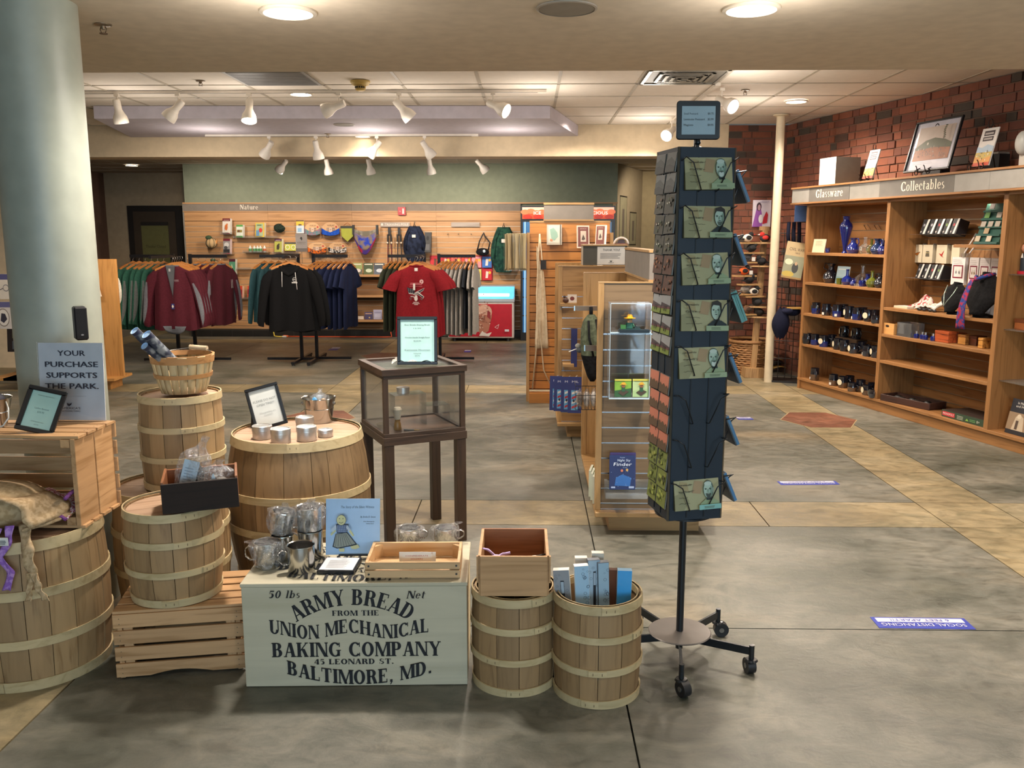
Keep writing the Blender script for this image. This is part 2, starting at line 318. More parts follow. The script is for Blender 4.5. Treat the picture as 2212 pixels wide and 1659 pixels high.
# ------------------------------------------------------------------ serif lettering (own outlines)
def _serif():
    G = {}
    t, T, sh, e = .09, .235, .06, .07
    rc = lambda x0, y0, x1, y1: [(x0, y0), (x1, y0), (x1, y1), (x0, y1)]
    def stem(x, w=T, y0=0., y1=1., f=1, g=1):
        o = [rc(x, y0, x+w, y1)]
        if f: o.append(rc(x-e, y0, x+w+e, y0+sh))
        if g: o.append(rc(x-e, y1-sh, x+w+e, y1))
        return o
    def dia(xa, ya, xb, yb, w): return [[(xa, ya), (xa+w, ya), (xb+w, yb), (xb, yb)]]
    def arc(cx, cy, rx, ry, a0, a1, tx=T, ty=t, n=14):
        o = []
        for i in range(n):
            p, q = R(a0+(a1-a0)*i/n), R(a0+(a1-a0)*(i+1)/n)
            f = lambda a, X, Y: (cx+X*math.cos(a), cy+Y*math.sin(a))
            o.append([f(p, rx-tx, ry-ty), f(p, rx, ry), f(q, rx, ry), f(q, rx-tx, ry-ty)])
        return o
    ft = lambda x, w, y=0.: [rc(x-e, y, x+w+e, y+sh)]
    G['A'] = (dia(.07, 0, .36, 1, t)+dia(.56, 0, .33, 1, T)+[rc(.18, .3, .62, .36)]+ft(.06, t)+ft(.56, T), .86)
    G['R'] = (stem(.07)+[rc(.2, .93, .42, 1), rc(.2, .48, .42, .55)]+arc(.42, .74, .30, .26, -90, 90)+dia(.58, 0, .40, .5, T)+ft(.60, .16), .86)
    G['M'] = (stem(.07, t)+dia(.46, 0, .07, 1, T*.9)+dia(.46, 0, .82, 1, t)+stem(.84, T)+[rc(.0, .945, .25, 1)], 1.1)
    G['Y'] = (dia(.36, .45, .06, 1, T)+dia(.46, .45, .72, 1, t)+stem(.36, T, 0, .5, 1, 0)+ft(.05, T, .945)+ft(.72, t, .945), .86)
    G['B'] = (stem(.07)+[rc(.2, .93, .42, 1), rc(.2, .49, .42, .56), rc(.2, 0, .42, .07)]+arc(.40, .765, .28, .235, -90, 90)+arc(.42, .28, .31, .28, -90, 90), .82)
    G['E'] = (stem(.07)+[rc(.2, .93, .66, 1), rc(.2, 0, .68, .07), rc(.2, .48, .48, .54), rc(.60, .76, .66, 1), rc(.62, 0, .68, .26), rc(.44, .38, .49, .64)], .78)
    G['F'] = (stem(.07)+[rc(.2, .93, .66, 1), rc(.2, .48, .48, .54), rc(.60, .76, .66, 1), rc(.44, .38, .49, .64)], .74)
    G['D'] = (stem(.07)+[rc(.2, .93, .40, 1), rc(.2, 0, .40, .07)]+arc(.38, .5, .42, .5, -90, 90), .9)
    G['O'] = (arc(.45, .5, .42, .51, 0, 360, n=26), .92)
    G['C'] = (arc(.47, .5, .44, .51, 42, 318, n=20)+[rc(.74, .68, .80, .98), rc(.74, .02, .80, .26)], .88)
    G['G'] = (arc(.47, .5, .44, .51, 42, 318, n=20)+[rc(.74, .68, .80, .98), rc(.62, .04, .80, .42), rc(.54, .42, .88, .47)], .94)
    G['T'] = (stem(.31, T, 0, 1, 1, 0)+[rc(.04, .93, .78, 1), rc(.04, .72, .10, 1), rc(.72, .72, .78, 1)], .84)
    G['H'] = (stem(.07)+stem(.62)+[rc(.2, .47, .7, .53)], .93)
    G['U'] = (stem(.07, T, .3, 1, 0)+stem(.68, t, .3, 1, 0)+arc(.415, .32, .345, .34, 180, 360, T*.9), .86)
    G['N'] = (stem(.07, t)+dia(.62, 0, .09, 1, T)+stem(.74, t)+[rc(0, .945, .26, 1)], .9)
    G['I'] = (stem(.08), .38)
    G['L'] = (stem(.07)+[rc(.2, 0, .66, .07), rc(.60, 0, .66, .28)], .74)
    G['K'] = (stem(.07)+dia(.20, .38, .68, 1, t)+dia(.58, 0, .34, .56, T)+ft(.60, .17)+ft(.66, t, .945), .88)
    G['P'] = (stem(.07)+[rc(.2, .93, .42, 1), rc(.2, .43, .42, .5)]+arc(.42, .715, .30, .285, -90, 90), .8)
    G['S'] = (arc(.36, .735, .28, .265, 60, 270, .17)+arc(.36, .255, .30, .265, -120, 90, .17)+[rc(.56, .68, .61, .98), rc(.08, .02, .13, .32)], .74)
    G['4'] = (stem(.38, T, 0, 1, 1, 0)+dia(.04, .3, .40, 1, t)+[rc(.04, .25, .66, .32)], .74)
    G['5'] = (arc(.33, .32, .29, .33, -130, 110)+[rc(.12, .55, .18, 1), rc(.12, .86, .56, 1)], .7)
    G['0'] = (arc(.34, .5, .30, .51, 0, 360, .18, n=22), .72)
    G['.'] = ([rc(.08, 0, .26, .17)], .36); G[','] = ([rc(.08, 0, .26, .17), [(.16, 0), (.26, 0), (.14, -.18), (.08, -.16)]], .36)
    x = .66
    lst = lambda X, w=.16, y1=x: [rc(X, 0, X+w, y1), rc(X-.06, 0, X+w+.06, .05), rc(X-.08, y1-.05, X+.02, y1)]
    bowl = lambda cx, cy=.33, rx=.25, ry=.34, a0=0, a1=360: arc(cx, cy, rx, ry, a0, a1, .14, .05, 18)
    G['l'] = (lst(.1, .16, 1.02), .37); G['i'] = (lst(.1)+[rc(.09, .8, .27, .96)], .37)
    G['b'] = (lst(.08, .16, 1.02)+bowl(.36), .68); G['o'] = (bowl(.31, .33, .27, .345), .64)
    G['s'] = (arc(.26, .49, .19, .175, 50, 270, .12, .05, 10)+arc(.26, .17, .20, .18, -130, 90, .12, .05, 10), .52)
    G['e'] = (bowl(.31, .33, .26, .345, 10, 320)+[rc(.1, .33, .55, .38)], .62)
    G['t'] = ([rc(.12, .1, .28, .9), rc(.03, x-.05, .42, x)]+arc(.30, .14, .18, .15, 180, 300, .13, .05, 8), .46)
    G['a'] = ([rc(.36, 0, .52, .5), rc(.48, 0, .6, .05)]+arc(.31, .46, .21, .2, 0, 160, .14, .05, 10)+arc(.27, .18, .2, .19, 60, 340, .13, .05, 12), .64)
    G['u'] = ([rc(.1, .15, .26, x), rc(.03, x-.05, .26, x), rc(.46, 0, .62, x), rc(.40, x-.05, .6, x), rc(.6, 0, .68, .05)]+arc(.3, .18, .2, .19, 180, 330, .14, .05, 10), .7)
    G['r'] = (lst(.08)+arc(.36, .42, .18, .24, 40, 170, .1, .08, 8)+[rc(.40, .44, .52, .62)], .54)
    G['c'] = (bowl(.31, .33, .27, .345, 45, 315)+[rc(.42, .42, .54, .56)], .58)
    G['w'] = (dia(.2, 0, .03, x, .15)+dia(.2, 0, .38, x, .06)+dia(.5, 0, .34, x, .15)+dia(.52, 0, .72, x, .06)+[rc(-.02, x-.05, .24, x), rc(.64, x-.05, .84, x)], .84)
    G[' '] = ([], .42)
    return G
GL = _serif()
def serif_width(t, sp=.03): return sum(GL[c][1]+sp for c in t)-sp
def serif(pr, t, fn, c, sp=.03, sub=3):
    """fn(u, v, letter_centre) maps advance u and height v to page coordinates"""
    x = 0; mb = pr.mb
    for ch in t:
        ps, adv = GL[ch]
        for q in ps:
            if len(q) == 4 and sub > 1:
                f = lambda a, b: (q[0][0]*(1-a)*(1-b)+q[1][0]*a*(1-b)+q[2][0]*a*b+q[3][0]*(1-a)*b, q[0][1]*(1-a)*(1-b)+q[1][1]*a*(1-b)+q[2][1]*a*b+q[3][1]*(1-a)*b)
                pts = [f(i/sub, 0) for i in range(sub)]+[f(1, i/sub) for i in range(sub)]+[f(1-i/sub, 1) for i in range(sub)]+[f(0, 1-i/sub) for i in range(sub)]
            else: pts = q
            mb.poly([pr.P(*fn(x+a, b, x+adv/2)) for a, b in pts], c)
        x += adv+sp
    pr.k += 1
def serif_line(pr, t, x, y, h, c, w=None, align='c', shear=0, aspect=.85):
    tw = serif_width(t); sx = (w/tw) if w else h*aspect
    ox = x-(tw*sx/2 if align == 'c' else 0)
    serif(pr, t, lambda u, v, cc: (ox+u*sx+shear*v*h, y+v*h), c, sub=1)
# ================================================================== THE SETTING
CREAM, BEIGE, SAGE = m('#c9b596', .8), m('#a8977c', .85), m('#7d8470', .8)
DROP = m('#a9a3b0', .8)
CEILPAINT = m('#d2c6b3', .85)
# floor: stained concrete, saw-cut into slabs, tan bands and red hexagons
fl = struct(B(-8, -6.6, -.06, 7.4, 15, -.02, mt='#24231f'), 'floor')
xs = [-8, -5.98, -5.57, -3.75, -1.92, -1.51, .31, 2.14, 2.55, 4.4, 7.4]
ys = [-6.6, -4.2, -1.6, .46, .87, 3.09, 4.27, 4.69, 8.08, 8.53, 12.0, 12.42, 15]
tx = lambda a: abs(a+1.92) < .01 or abs(a-2.14) < .01 or abs(a+5.98) < .01
ty = lambda a: any(abs(a-q) < .01 for q in (.46, 4.27, 8.08, 12.0))
for x0, x1 in zip(xs, xs[1:]):
    for y0, y1 in zip(ys, ys[1:]):
        cells = [(x0, x1)]
        if ty(y0) and not tx(x0) and x1-x0 > 1.5 and x1-x0 < 2: cells = [(x0, (x0+x1)/2), ((x0+x1)/2, x1)]
        for a, b in cells:
            B(a+.003, y0+.003, -.02, b-.003, y1-.003, 0, mt=concrete('tan' if tx(x0) or ty(y0) else 'grey')).build('floor_slab', fl)
for cx, cy in ((2.33, 6.91), (-1.72, 6.91), (-1.78, 10.65)):
    q = [(cx+.30*math.cos(R(60*i)), cy+.335*math.sin(R(60*i))) for i in range(6)]
    o = MB().prism([(cx+(x-cx)*1.03, cy+(y-cy)*1.03) for x, y in q], 0, .0012, '#a08c68').build('inlay_border', fl)
    MB().prism(q, 0, .0024, concrete('red')).build('floor_inlay', fl)
# ceilings
c1 = struct(B(-8, -6.6, 2.30, 7.4, 4.72, 2.72, mt=CEILPAINT), 'ceiling')
c2 = struct(B(-8, 4.72, 2.645, 7.4, 9.6, 2.72, mt='#8d8474'), 'ceiling')
TILE = m('#dcd3c6', .9, var=.03); BARM = m('#b0a797', .6)
tm = None
def tiles(par, xr, yr, z, mt):
    tm = B(-.296, -.296, 0, .296, .296, .015, mt=mt)
    first = None
    nx = int(round((xr[1]-xr[0])/.61)); ny = int(round((yr[1]-yr[0])/.61))
    for i in range(nx):
        for j in range(ny):
            p = (xr[0]+.305+.61*i, yr[0]+.305+.61*j, z+.004)
            if first is None: first = tm.build('ceiling_tile', par); o = first
            else: o = first.copy(); col.objects.link(o)
            o.location = p
    for i in range(nx+1): B(xr[0]+.61*i-.012, yr[0], z, xr[0]+.61*i+.012, yr[0]+ny*.61, z+.012, mt=BARM).build('grid_bar', par)
    for j in range(ny+1): B(xr[0], yr[0]+.61*j-.012, z, xr[0]+nx*.61, yr[0]+.61*j+.012, z+.012, mt=BARM).build('grid_bar', par)
tiles(c2, (.22-.61*9, .22+.61*6), (9.49-.61*7, 9.49), 2.62, TILE)
c3 = struct(B(-8, 9.9, 2.515, 5, 15, 2.72, mt='#8d8474'), 'ceiling')
tiles(c3, (.22-.61*12, .22+.61*3), (14.6-.61*5, 14.6), 2.49, m('#b5a997', .9, var=.03))
# dropped lilac ceiling cloud hung against the rear soffit
cl = [(-3.95, 8.10), (.18, 8.17), (.51, 9.58), (-4.29, 9.58)]
struct(MB().prism(cl, 2.51, 2.62, m('#b5aeb6', .8)), 'ceiling')
struct(B(-7.7, 9.6, 2.305, 2.11, 9.9, 2.72, mt=m('#cdb999', .85)), 'trim_1')
struct(B(2.03, 9.6, 0, 2.11, 9.9, 2.305, mt=m('#b8a68a', .85)), 'trim_2')
# rear wall, hall on its left, passage on its right
wb = struct(B(-5.01, 12.8, 0, 1.256, 13.0, 2.49, mt=SAGE), 'wall_back')
struct(B(-5.01, 13.0, 0, -4.93, 14.6, 2.49, mt=BEIGE), 'wall_back_left')
struct(B(-7.3, 14.6, 0, -5.0, 14.75, 2.49, mt=BEIGE), 'wall_hall')
struct(MB().prism([(1.257, 12.8), (1.80, 14.3), (1.72, 14.35), (1.20, 12.95)], 0, 2.49, m('#94866a', .85)), 'wall_passage')
struct(B(1.78, 14.3, 0, 5.0, 14.45, 2.49, mt=m('#a3936f', .85)), 'wall_passage_back')
struct(B(-7.7, 9.6, 0, -5.55, 9.75, 2.31, mt=m('#d6c2a2', .85)), 'wall_left_back')
struct(B(-7.8, -6.6, 0, -7.6, 9.75, 2.7, mt=m('#cbb797', .85)), 'wall_left')
# glazed entrance front behind the camera
for k, (a, b) in enumerate(((-7.8, -3.2), (6.2, 7.4))): struct(B(a, -6.6, 0, b, -6.5, 2.3, mt=BEIGE), 'wall_front')
wn = struct(B(-3.2, -6.6, 2.2, 6.2, -6.5, 2.3, mt='#3b3a37'), 'window_1')
B(-3.2, -6.56, .05, 6.2, -6.55, 2.2, mt=clear('#e8f4ff', .05)).build('pane', wn)
for i in range(8): B(-3.2+i*9.34/7, -6.6, 0, -3.14+i*9.34/7, -6.5, 2.2, mt='#3b3a37').build('mullion', wn)
B(-3.2, -6.6, 0, 6.2, -6.5, .06, mt='#3b3a37').build('sill', wn)
struct(B(4.6, 4.0, 0, 4.75, 14.4, 2.7, mt=BEIGE), 'wall_passage_right'); struct(B(-7.45, 9.7, 0, -7.35, 14.75, 2.5, mt=BEIGE), 'wall_hall_left')
# black tile base under the slat wall
bb = struct(B(-5.01, 12.74, 0, -.13, 12.8, .10, mt='#4a4640'), 'baseboard_back')
for i in range(16):
    if -5.0+.305*i+.30 < -.1: B(-5.0+.305*i, 12.733, .002, -5.0+.305*i+.299, 12.74, .098, mt=m('#23211f', .35)).build('base_tile', bb)
# hall door with sign
d1 = struct(B(-6.66, 14.54, 0, -5.76, 14.6, 1.965, mt='#17130f'), 'door_1')
B(-6.56, 14.52, .01, -5.86, 14.54, 1.87, mt='#3a2f22').build('door_leaf', d1)
g = B(-6.43, 14.505, .9, -5.98, 14.52, 1.70, mt=m('#66663f', .4)).build('glass_panel', d1)
B(-6.43, 14.50, 1.64, -5.98, 14.512, 1.70, mt='#191510').build('blind_rail', d1)
Pr((-6.43, 14.503, .9)).text('Theater Closed', .225, .38, .045, '#3b3a22', w=.33).build('sign_lettering', d1)
# ------------------------------------------------------------------ brick walls
BR = [m(c, .85, var=.12) for c in ('#6f4232', '#774530', '#623a2c', '#7f4b37', '#4d382e', '#693e30', '#42382f', '#7a4e3c')]
BW = [5, 5, 4, 4, 2, 4, 1, 2]
MORTAR = m('#6d5344', .95)
def brick_wall(name, loc, rz, L_, z0, z1, single, limit=300):
    w = struct(B(0, .012, z0, L_, .14, z1, mt=MORTAR), name, loc, rz)
    meshes = {}; st = MB(); n = 0; z = z1-.003; row = 0; rnd = random.Random(4)
    protos = {}
    while z > z0+.05:
        u = -(row % 2)*.1545-(row % 3)*.02; k = row % 2
        while u < L_:
            ln = (.199, .094)[k % 2]; k += 1
            a, b = max(u, 0), min(u+ln, L_)
            if b-a > .02:
                mt = rnd.choices(BR, BW)[0]; pr_ = rnd.choice((0, 0, .003, .006, -.004))
                if single(a, z) and n < limit:
                    key = (round(b-a, 3), BR.index(mt))
                    if key not in protos: o = protos[key] = B(0, 0, -.058, b-a, .02, 0, mt=mt).build('brick', w)
                    else: o = protos[key].copy(); col.objects.link(o)
                    o.location = (a, pr_, z); n += 1
                else: st.box(a, pr_, z-.058, b, .02, z, mt)
            u += ln+.0105
        z -= .068; row += 1
    if st.f: tag(st.build('brickwork', w), None, None, kind='stuff')
    return w
RW = R(-75.1)
wr = brick_wall('wall_right', (2.714, 9.6, 0), RW, 6.6, 0, 2.62, lambda u, z: z > 1.88 and u < 3.9)
brick_wall('wall_right_back', (2.11, 9.58, 0), 0, .62, 0, 2.62, lambda u, z: True)
brick_wall('wall_hall_brick', (-7.18, 14.6, 0), R(90)+math.pi, 3.0, 0, 2.49, lambda u, z: False)
struct(MB().prism([(4.4, 3.24), (4.55, 3.24), (7.35, -6.6), (7.2, -6.6)], 0, 2.5, CREAM), 'wall_right_front')
# power box on the brick behind the framed print
# ------------------------------------------------------------------ columns and pole
o = MB().lathe([(.157, 0), (.157, 2.30)], m('#9fa497', .42), n=64)
struct(o, 'trim_column', (-1.835, 3.345, 0)); 
t = MB(); t.lathe([(.042, 0), (.042, 2.60), (.075, 2.61), (.075, 2.62)], m('#d2c3a6', .35), n=24)
struct(t, 'trim_pole', (2.43, 8.79, 0))
# card reader box on the column
t = thing('wall_speaker', 'small black speaker box mounted on the right side of the round column', 'speaker', (-1.672, 3.20, 1.135), R(35))
B(-.022, -.03, -.062, .022, .03, .062, mt=m('#16151a', .5)).build('housing', t, bevel=.006)
B(-.018, -.033, -.056, .018, -.03, .056, mt=m('#0c0c0f', .8)).build('grille', t)
Pr((-.006, -.0335, -.045)).ell(.006, .004, .005, .003, '#8a8a8a', 10).build('badge', t)
# ------------------------------------------------------------------ recessed lights, speakers, sprinklers, vents
def downlight(x, y, z, r, label, on=True, strength=14):
    t = thing('recessed_downlight', label, 'light', (x, y, z), 0)
    MB().lathe([(r, -.001), (r, -.008), (r*.86, -.012), (r*.84, -.002)], m('#cfc6b6', .4), n=32).build('trim_ring', t)
    MB().lathe([(r*.85, -.003), (0, -.003)], m('#fff4e2', .5, emit=strength), n=32, smooth=False).build('lamp_disc', t)
    return t
downlight(-.924, 3.49, 2.30, .108, 'round lit downlight in the near ceiling, above the barrels, left of the ceiling speaker')
downlight(.831, 3.48, 2.30, .108, 'round lit downlight in the near ceiling, above the postcard spinner')
downlight(-1.892, 7.445, 2.62, .10, 'oval-looking lit downlight beside the grey grille, just behind the front track')
downlight(2.315, 7.926, 2.62, .10, 'lit downlight in the tiles in front of the white pole top')
downlight(-1.772, 9.49, 2.51, .09, 'small lit downlight in the lilac dropped ceiling above the second track')
downlight(-5.816, 12.95, 2.49, .10, 'dim downlight in the dark hall ceiling above the closed door')
def cspk(x, y, z, r, label):
    t = thing('ceiling_speaker', label, 'speaker', (x, y, z))
    MB().lathe([(r, -.001), (r, -.006), (r*.93, -.008)], m('#a29a8e', .5), n=32).build('trim_ring', t)
    MB().lathe([(r*.93, -.006), (.006, -.007), (0, -.007)], m('#8b857b', .8), n=32).build('grille', t)
cspk(.136, 3.46, 2.30, .115, 'round grey unlit speaker grille in the near ceiling at the top edge')
cspk(-1.772, 8.55, 2.51, .10, 'pale round speaker grille flush in the lilac dropped ceiling')
def sprinkler(x, y, z, label):
    t = thing('sprinkler_head', label, 'sprinkler', (x, y, z))
    MB().lathe([(.034, 0), (.034, -.004), (.010, -.008), (.006, -.02)], m('#8d7d68', .35, .6), n=16).build('escutcheon', t)
    q = MB()
    for s in (-1, 1): q.tube([(s*.009, 0, -.01), (s*.013, 0, -.022), (s*.006, 0, -.036)], .0022, m('#6a5642', .4, .7))
    q.build('frame', t); MB().lathe([(.0, -.034), (.016, -.035), (.016, -.038), (0, -.038)], m('#6a5642', .4, .7), n=10).build('deflector', t)
sprinkler(-1.729, 3.68, 2.30, 'brass sprinkler head in the near ceiling beside the big column')
sprinkler(-2.504, 6.85, 2.62, 'sprinkler head in the tiles in front of the track, left side')
sprinkler(1.736, 7.36, 2.62, 'sprinkler head in the tiles right of the price board on the spinner')
sprinkler(-2.10, 9.3, 2.51, 'tiny sprinkler head in the lilac dropped ceiling above the second track')
t = thing('ceiling_grille', 'grey perforated return-air grille filling a ceiling tile, left of the smoke detector', 'vent', (-1.914, 6.745, 2.618))
B(-.29, -.29, -.004, .29, .29, 0, mt=m('#a5a4a2', .6)).build('frame', t)
q = MB()
for i in range(24): q.box(-.27, -.27+i*.0226, -.008, .27, -.259+i*.0226, -.004, '#8e8e8d')
tag(q.build('louvre', t), None, None, kind='stuff')
t = thing('air_diffuser', 'square grey metal air diffuser with nested louvres, right of centre in the tiles', 'vent', (1.135, 6.745, 2.618))
for i, s in enumerate((.29, .20, .15, .10, .05)):
    q = MB(); z0 = -.004-.004*i
    for a, b, c, d in ((-s, -s, s, -s+.025), (-s, s-.025, s, s), (-s, -s, -s+.025, s), (s-.025, -s, s, s)): q.box(a, b, z0-.004, c, d, z0, m('#9a978f', .3, .6))
    if i == 0: q.box(-s, -s, -.002, s, s, 0, m('#77746d', .4, .4))
    q.build('louvre_ring', t)
t = thing('smoke_detector', 'yellowed round smoke detector hanging under the tiles by the track', 'detector', (-1.291, 6.875, 2.62))
MB().lathe([(.075, 0), (.075, -.012), (.06, -.03), (.045, -.034)], m('#c9ad63', .5), n=24).build('base', t)
MB().lathe([(.042, -.034), (.038, -.066), (.03, -.07), (0, -.07)], m('#c2a458', .5), n=20).build('sensor_dome', t)
for i in range(5): MB().box(-.006, -.044, -.055, .006, -.036, -.042, '#2a2418').build('slot', t).rotation_euler = (0, 0, R(-50+25*i))
# ------------------------------------------------------------------ track lights
TW = m('#d8cfc2', .45)
def track(x0, x1, y, z, label):
    t = thing('lighting_track', label, 'track', ((x0+x1)/2, y, z)); L_ = (x1-x0)/2
    B(-L_, -.017, -.02, L_, .017, 0, mt=TW).build('rail', t)
    B(-L_, -.006, -.0215, L_, .006, -.02, mt='#57514a').build('groove', t)
    B(L_-.06, -.02, -.024, L_+.01, .02, 0, mt=TW).build('end_cap', t)
track(-3.75, .12, 7.30, 2.62, 'long white lighting track across the tiles nearest the camera')
track(-3.4, -.55, 9.36, 2.51, 'white lighting track under the lilac dropped ceiling')
track(-4.9, .2, 11.3, 2.49, 'rear white lighting track close to the sage wall')
t = thing('lighting_track', 'white lighting track running back towards the rear, right of centre', 'track', (1.44, 8.05, 2.62), 0)
B(-.017, -1.05, -.02, .017, 1.15, 0, mt=TW).build('rail', t); B(-.02, -1.06, -.024, .02, -1.0, 0, mt=TW).build('end_cap', t)
def spot(x, y, z, aim, label, lit=False, s=1., group=None):
    t = thing('track_spotlight', label, 'light', (x, y, z), 0, group)
    B(-.018, -.018, -.022, .018, .018, 0, mt=TW).build('adapter', t)
    MB().cyl((0, 0, -.02), (0, 0, -.085*s), .006, TW, 8).build('stem', t)
    d = Vector(aim).normalized(); rot = d.to_track_quat('-Z', 'Y').to_matrix().to_4x4()
    q = MB(); q.M = Matrix.Translation((0, 0, -.095*s)) @ rot @ Matrix.Diagonal((s, s, s, 1))
    q.lathe([(0, .055), (.026, .052), (.030, .035), (.029, -.03), (.038, -.055), (.054, -.085), (.060, -.12), (.060, -.138), (.054, -.138), (.050, -.115)], TW, n=20); q.build('lamp_housing', t)
    q2 = MB(); q2.M = q.M
    q2.lathe([(.053, -.128), (0, -.128)], m('#fff2dc', .4, emit=30) if lit else m('#5a5450', .3), n=20, smooth=False); q2.build('lamp_face', t)
    return t
FR = 'front track spotlight, '
for x, aim, lit, l in ((-3.36, (.05, .25, -1), 0, FR+'leftmost, unlit, pointing straight down next to the column'), (-2.86, (-.7, .0, -.75), 1, FR+'second from the left, lit, tilted left'), (-2.28, (.05, -.38, -1), 1, FR+'third from the left, shining at the camera'),
                       (-1.55, (-1, .15, -.35), 0, FR+'fourth from the left, turned sideways to the left'), (-1.06, (.75, .3, -.85), 0, FR+'fifth, unlit, tilted down to the right'), (-.30, (.85, -.45, -.45), 1, FR+'rightmost, lit, turned to the right')):
    spot(x, 7.30, 2.60, aim, l, lit)
SR = 'second track spotlight under the lilac ceiling, '
for x, aim, lit, l in ((-2.73, (-.6, .4, -.75), 0, SR+'leftmost, tilted left'), (-2.24, (.12, .3, -1), 0, SR+'second, pointing down'), (-1.60, (-.6, -.25, -.8), 1, SR+'third, lit'), (-1.10, (.55, .45, -.85), 0, SR+'rightmost, tilted right')):
    spot(x, 9.36, 2.49, aim, l, lit)
TR = 'rear track spotlight before the sage wall, '
for x, aim, l in ((-3.118, (-.7, .45, -.7), TR+'leftmost'), (-2.575, (.1, .3, -1), TR+'second from the left'), (-2.039, (.15, .3, -1), TR+'middle one'), (-1.269, (.15, .3, -1), TR+'second from the right'), (-.642, (.7, .35, -.8), TR+'rightmost')):
    spot(x, 11.3, 2.47, aim, l, 0)
spot(1.50, 7.12, 2.60, (.5, -.75, -.45), 'lit spotlight beside the top right of the black price board', 1)
spot(1.42, 9.05, 2.60, (-.55, -.8, -.5), 'lit spotlight left of the price board, far end of the side track', 1)
# ================================================================== FOREGROUND DISPLAY
STAVE = wood('#967853', '#7d6142', 'z', .62, rnd=.28); STAVE2 = wood('#a0825b', '#886944', 'z', .62, rnd=.26)
HOOP = wood('#bfab82', '#aa956b', 'x', .6, fine=.7, rnd=.08); LIDW = wood('#b5957a', '#9f7d60', 'x', .6, rnd=.1)
PINE = wood('#bd9468', '#9f764a', 'x', .5, rnd=.16); PINEZ = wood('#bd9468', '#9f764a', 'z', .5, rnd=.16)
def barrel(name, label, x, y, z, Rt, Rm, Rb, Hh, ns, hoops, lid=True, rz=0, group=None, hw=.02, seed=0, stave=STAVE, thick=.007):
    rnd = random.Random(seed); t = thing(name, label, 'barrel', (x, y, z), rz, group)
    def rad(s): return Rb*(1-s)*(1-2*s)+4*Rm*s*(1-s)+Rt*s*(2*s-1)
    ws = [rnd.uniform(.7, 1.35) for _ in range(ns)]; T = sum(ws); a = 0
    for w in ws:
        a0 = a+.006/Rm*.18; a += w/T*2*math.pi; a1 = a-.006/Rm*.18; q = MB(); nz, na = 6, 3; off = rnd.uniform(-.0012, .0012)
        q.grid(lambda u, v: ((rad(v)+off)*math.cos(a0+(a1-a0)*u), (rad(v)+off)*math.sin(a0+(a1-a0)*u), .004+v*(Hh-.008)), na, nz, stave)
        q.grid(lambda u, v: ((rad(v)-thick)*math.cos(a1+(a0-a1)*u), (rad(v)-thick)*math.sin(a1+(a0-a1)*u), .004+v*(Hh-.008)), na, nz, stave)
        for s_, e in ((0, 1), (1, -1)):
            q.grid(lambda u, v: ((rad(v)+off-thick*(1-u if s_ == 0 else u))*math.cos(a0 if s_ == 0 else a1), (rad(v)+off-thick*(1-u if s_ == 0 else u))*math.sin(a0 if s_ == 0 else a1), .004+v*(Hh-.008)), 1, nz, stave)
        q.grid(lambda u, v: ((rad(1)-thick*v)*math.cos(a0+(a1-a0)*u), (rad(1)-thick*v)*math.sin(a0+(a1-a0)*u), Hh-.004), na, 1, stave)
        q.build('stave', t)
    for i, hs in enumerate(hoops):
        zc = hs*Hh; top = hs > .94; bot = hs < .06
        z0 = max(0, zc-hw/2*1.1) if not bot else 0.; z1 = min(Hh, zc+hw/2*1.1) if not top else Hh+.003
        if top: z0 = z1-hw*1.35
        if bot: z1 = hw*1.35
        q = MB(); r0, r1 = rad(z0/Hh), rad(min(1, z1/Hh)); h = .0055; ph = rnd.uniform(3.9, 5.2)
        q.lathe([(r0+.0005, z0), (r0+h, z0), (r1+h, z1), (r1+.0005, z1)], HOOP, n=48)
        q.build('hoop', t)
        s = MB(); s.lathe([(r0+h, z0+.001), (r0+h+.003, z0+.002), (r1+h+.003, z1-.002), (r1+h, z1-.001)], HOOP, n=6, a0=ph, a1=ph+.12/Rm*.45)
        for k in range(2):
            an = ph+(.25+.5*k)*.12/Rm*.45; rr = (r0+r1)/2+h+.003
            s.box(0, 0, 0, 0, 0, 0, HOOP) if False else s.cyl((rr*math.cos(an), rr*math.sin(an), (z0+z1)/2-.004), (rr*math.cos(an), rr*math.sin(an), (z0+z1)/2+.004), .0012, '#7d6b52', 5)
        s.build('hoop_overlap', t)
        if top and not lid:
            MB().lathe([(r1-thick, z0+.004), (r1-thick-.004, z0+.004), (r1-thick-.004, z1), (r1-thick, z1)], HOOP, n=48).build('inner_hoop', t)
    if lid:
        nb = 4; rl = rad(.97)-thick-.001; zl = Hh-.010
        for i in range(nb):
            ya, yb = -rl+2*rl*i/nb+.0008, -rl+2*rl*(i+1)/nb-.0008
            k = 7; f = lambda yy: math.sqrt(max(rl*rl-yy*yy, 1e-6))
            pts = [(-f(ya+(yb-ya)*j/k), ya+(yb-ya)*j/k) for j in range(k+1)][::-1]+[(f(ya+(yb-ya)*j/k), ya+(yb-ya)*j/k) for j in range(k+1)]
            MB().prism(pts, zl-.008, zl, LIDW).build('lid_board', t)
    MB().lathe([(rad(.02)-thick-.001, .012), (rad(.02)-thick-.001, .018), (0, .018)], LIDW, n=32).build('bottom', t)
    return t
hp4 = (.03, .36, .68, .97)
barrel('barrel', 'largest light wood barrel, cut off by the left edge, carrying the slatted crate', -1.70, 2.795, 0, .228, .243, .225, .50, 22, (.03, .33, .66, .97), seed=3, stave=STAVE2, hw=.027)
barrel('keg', 'small lidded keg standing on the upside-down slatted crate, under the dark box', -1.215, 2.83, .243, .152, .159, .142, .318, 16, hp4, seed=5, rz=.5)
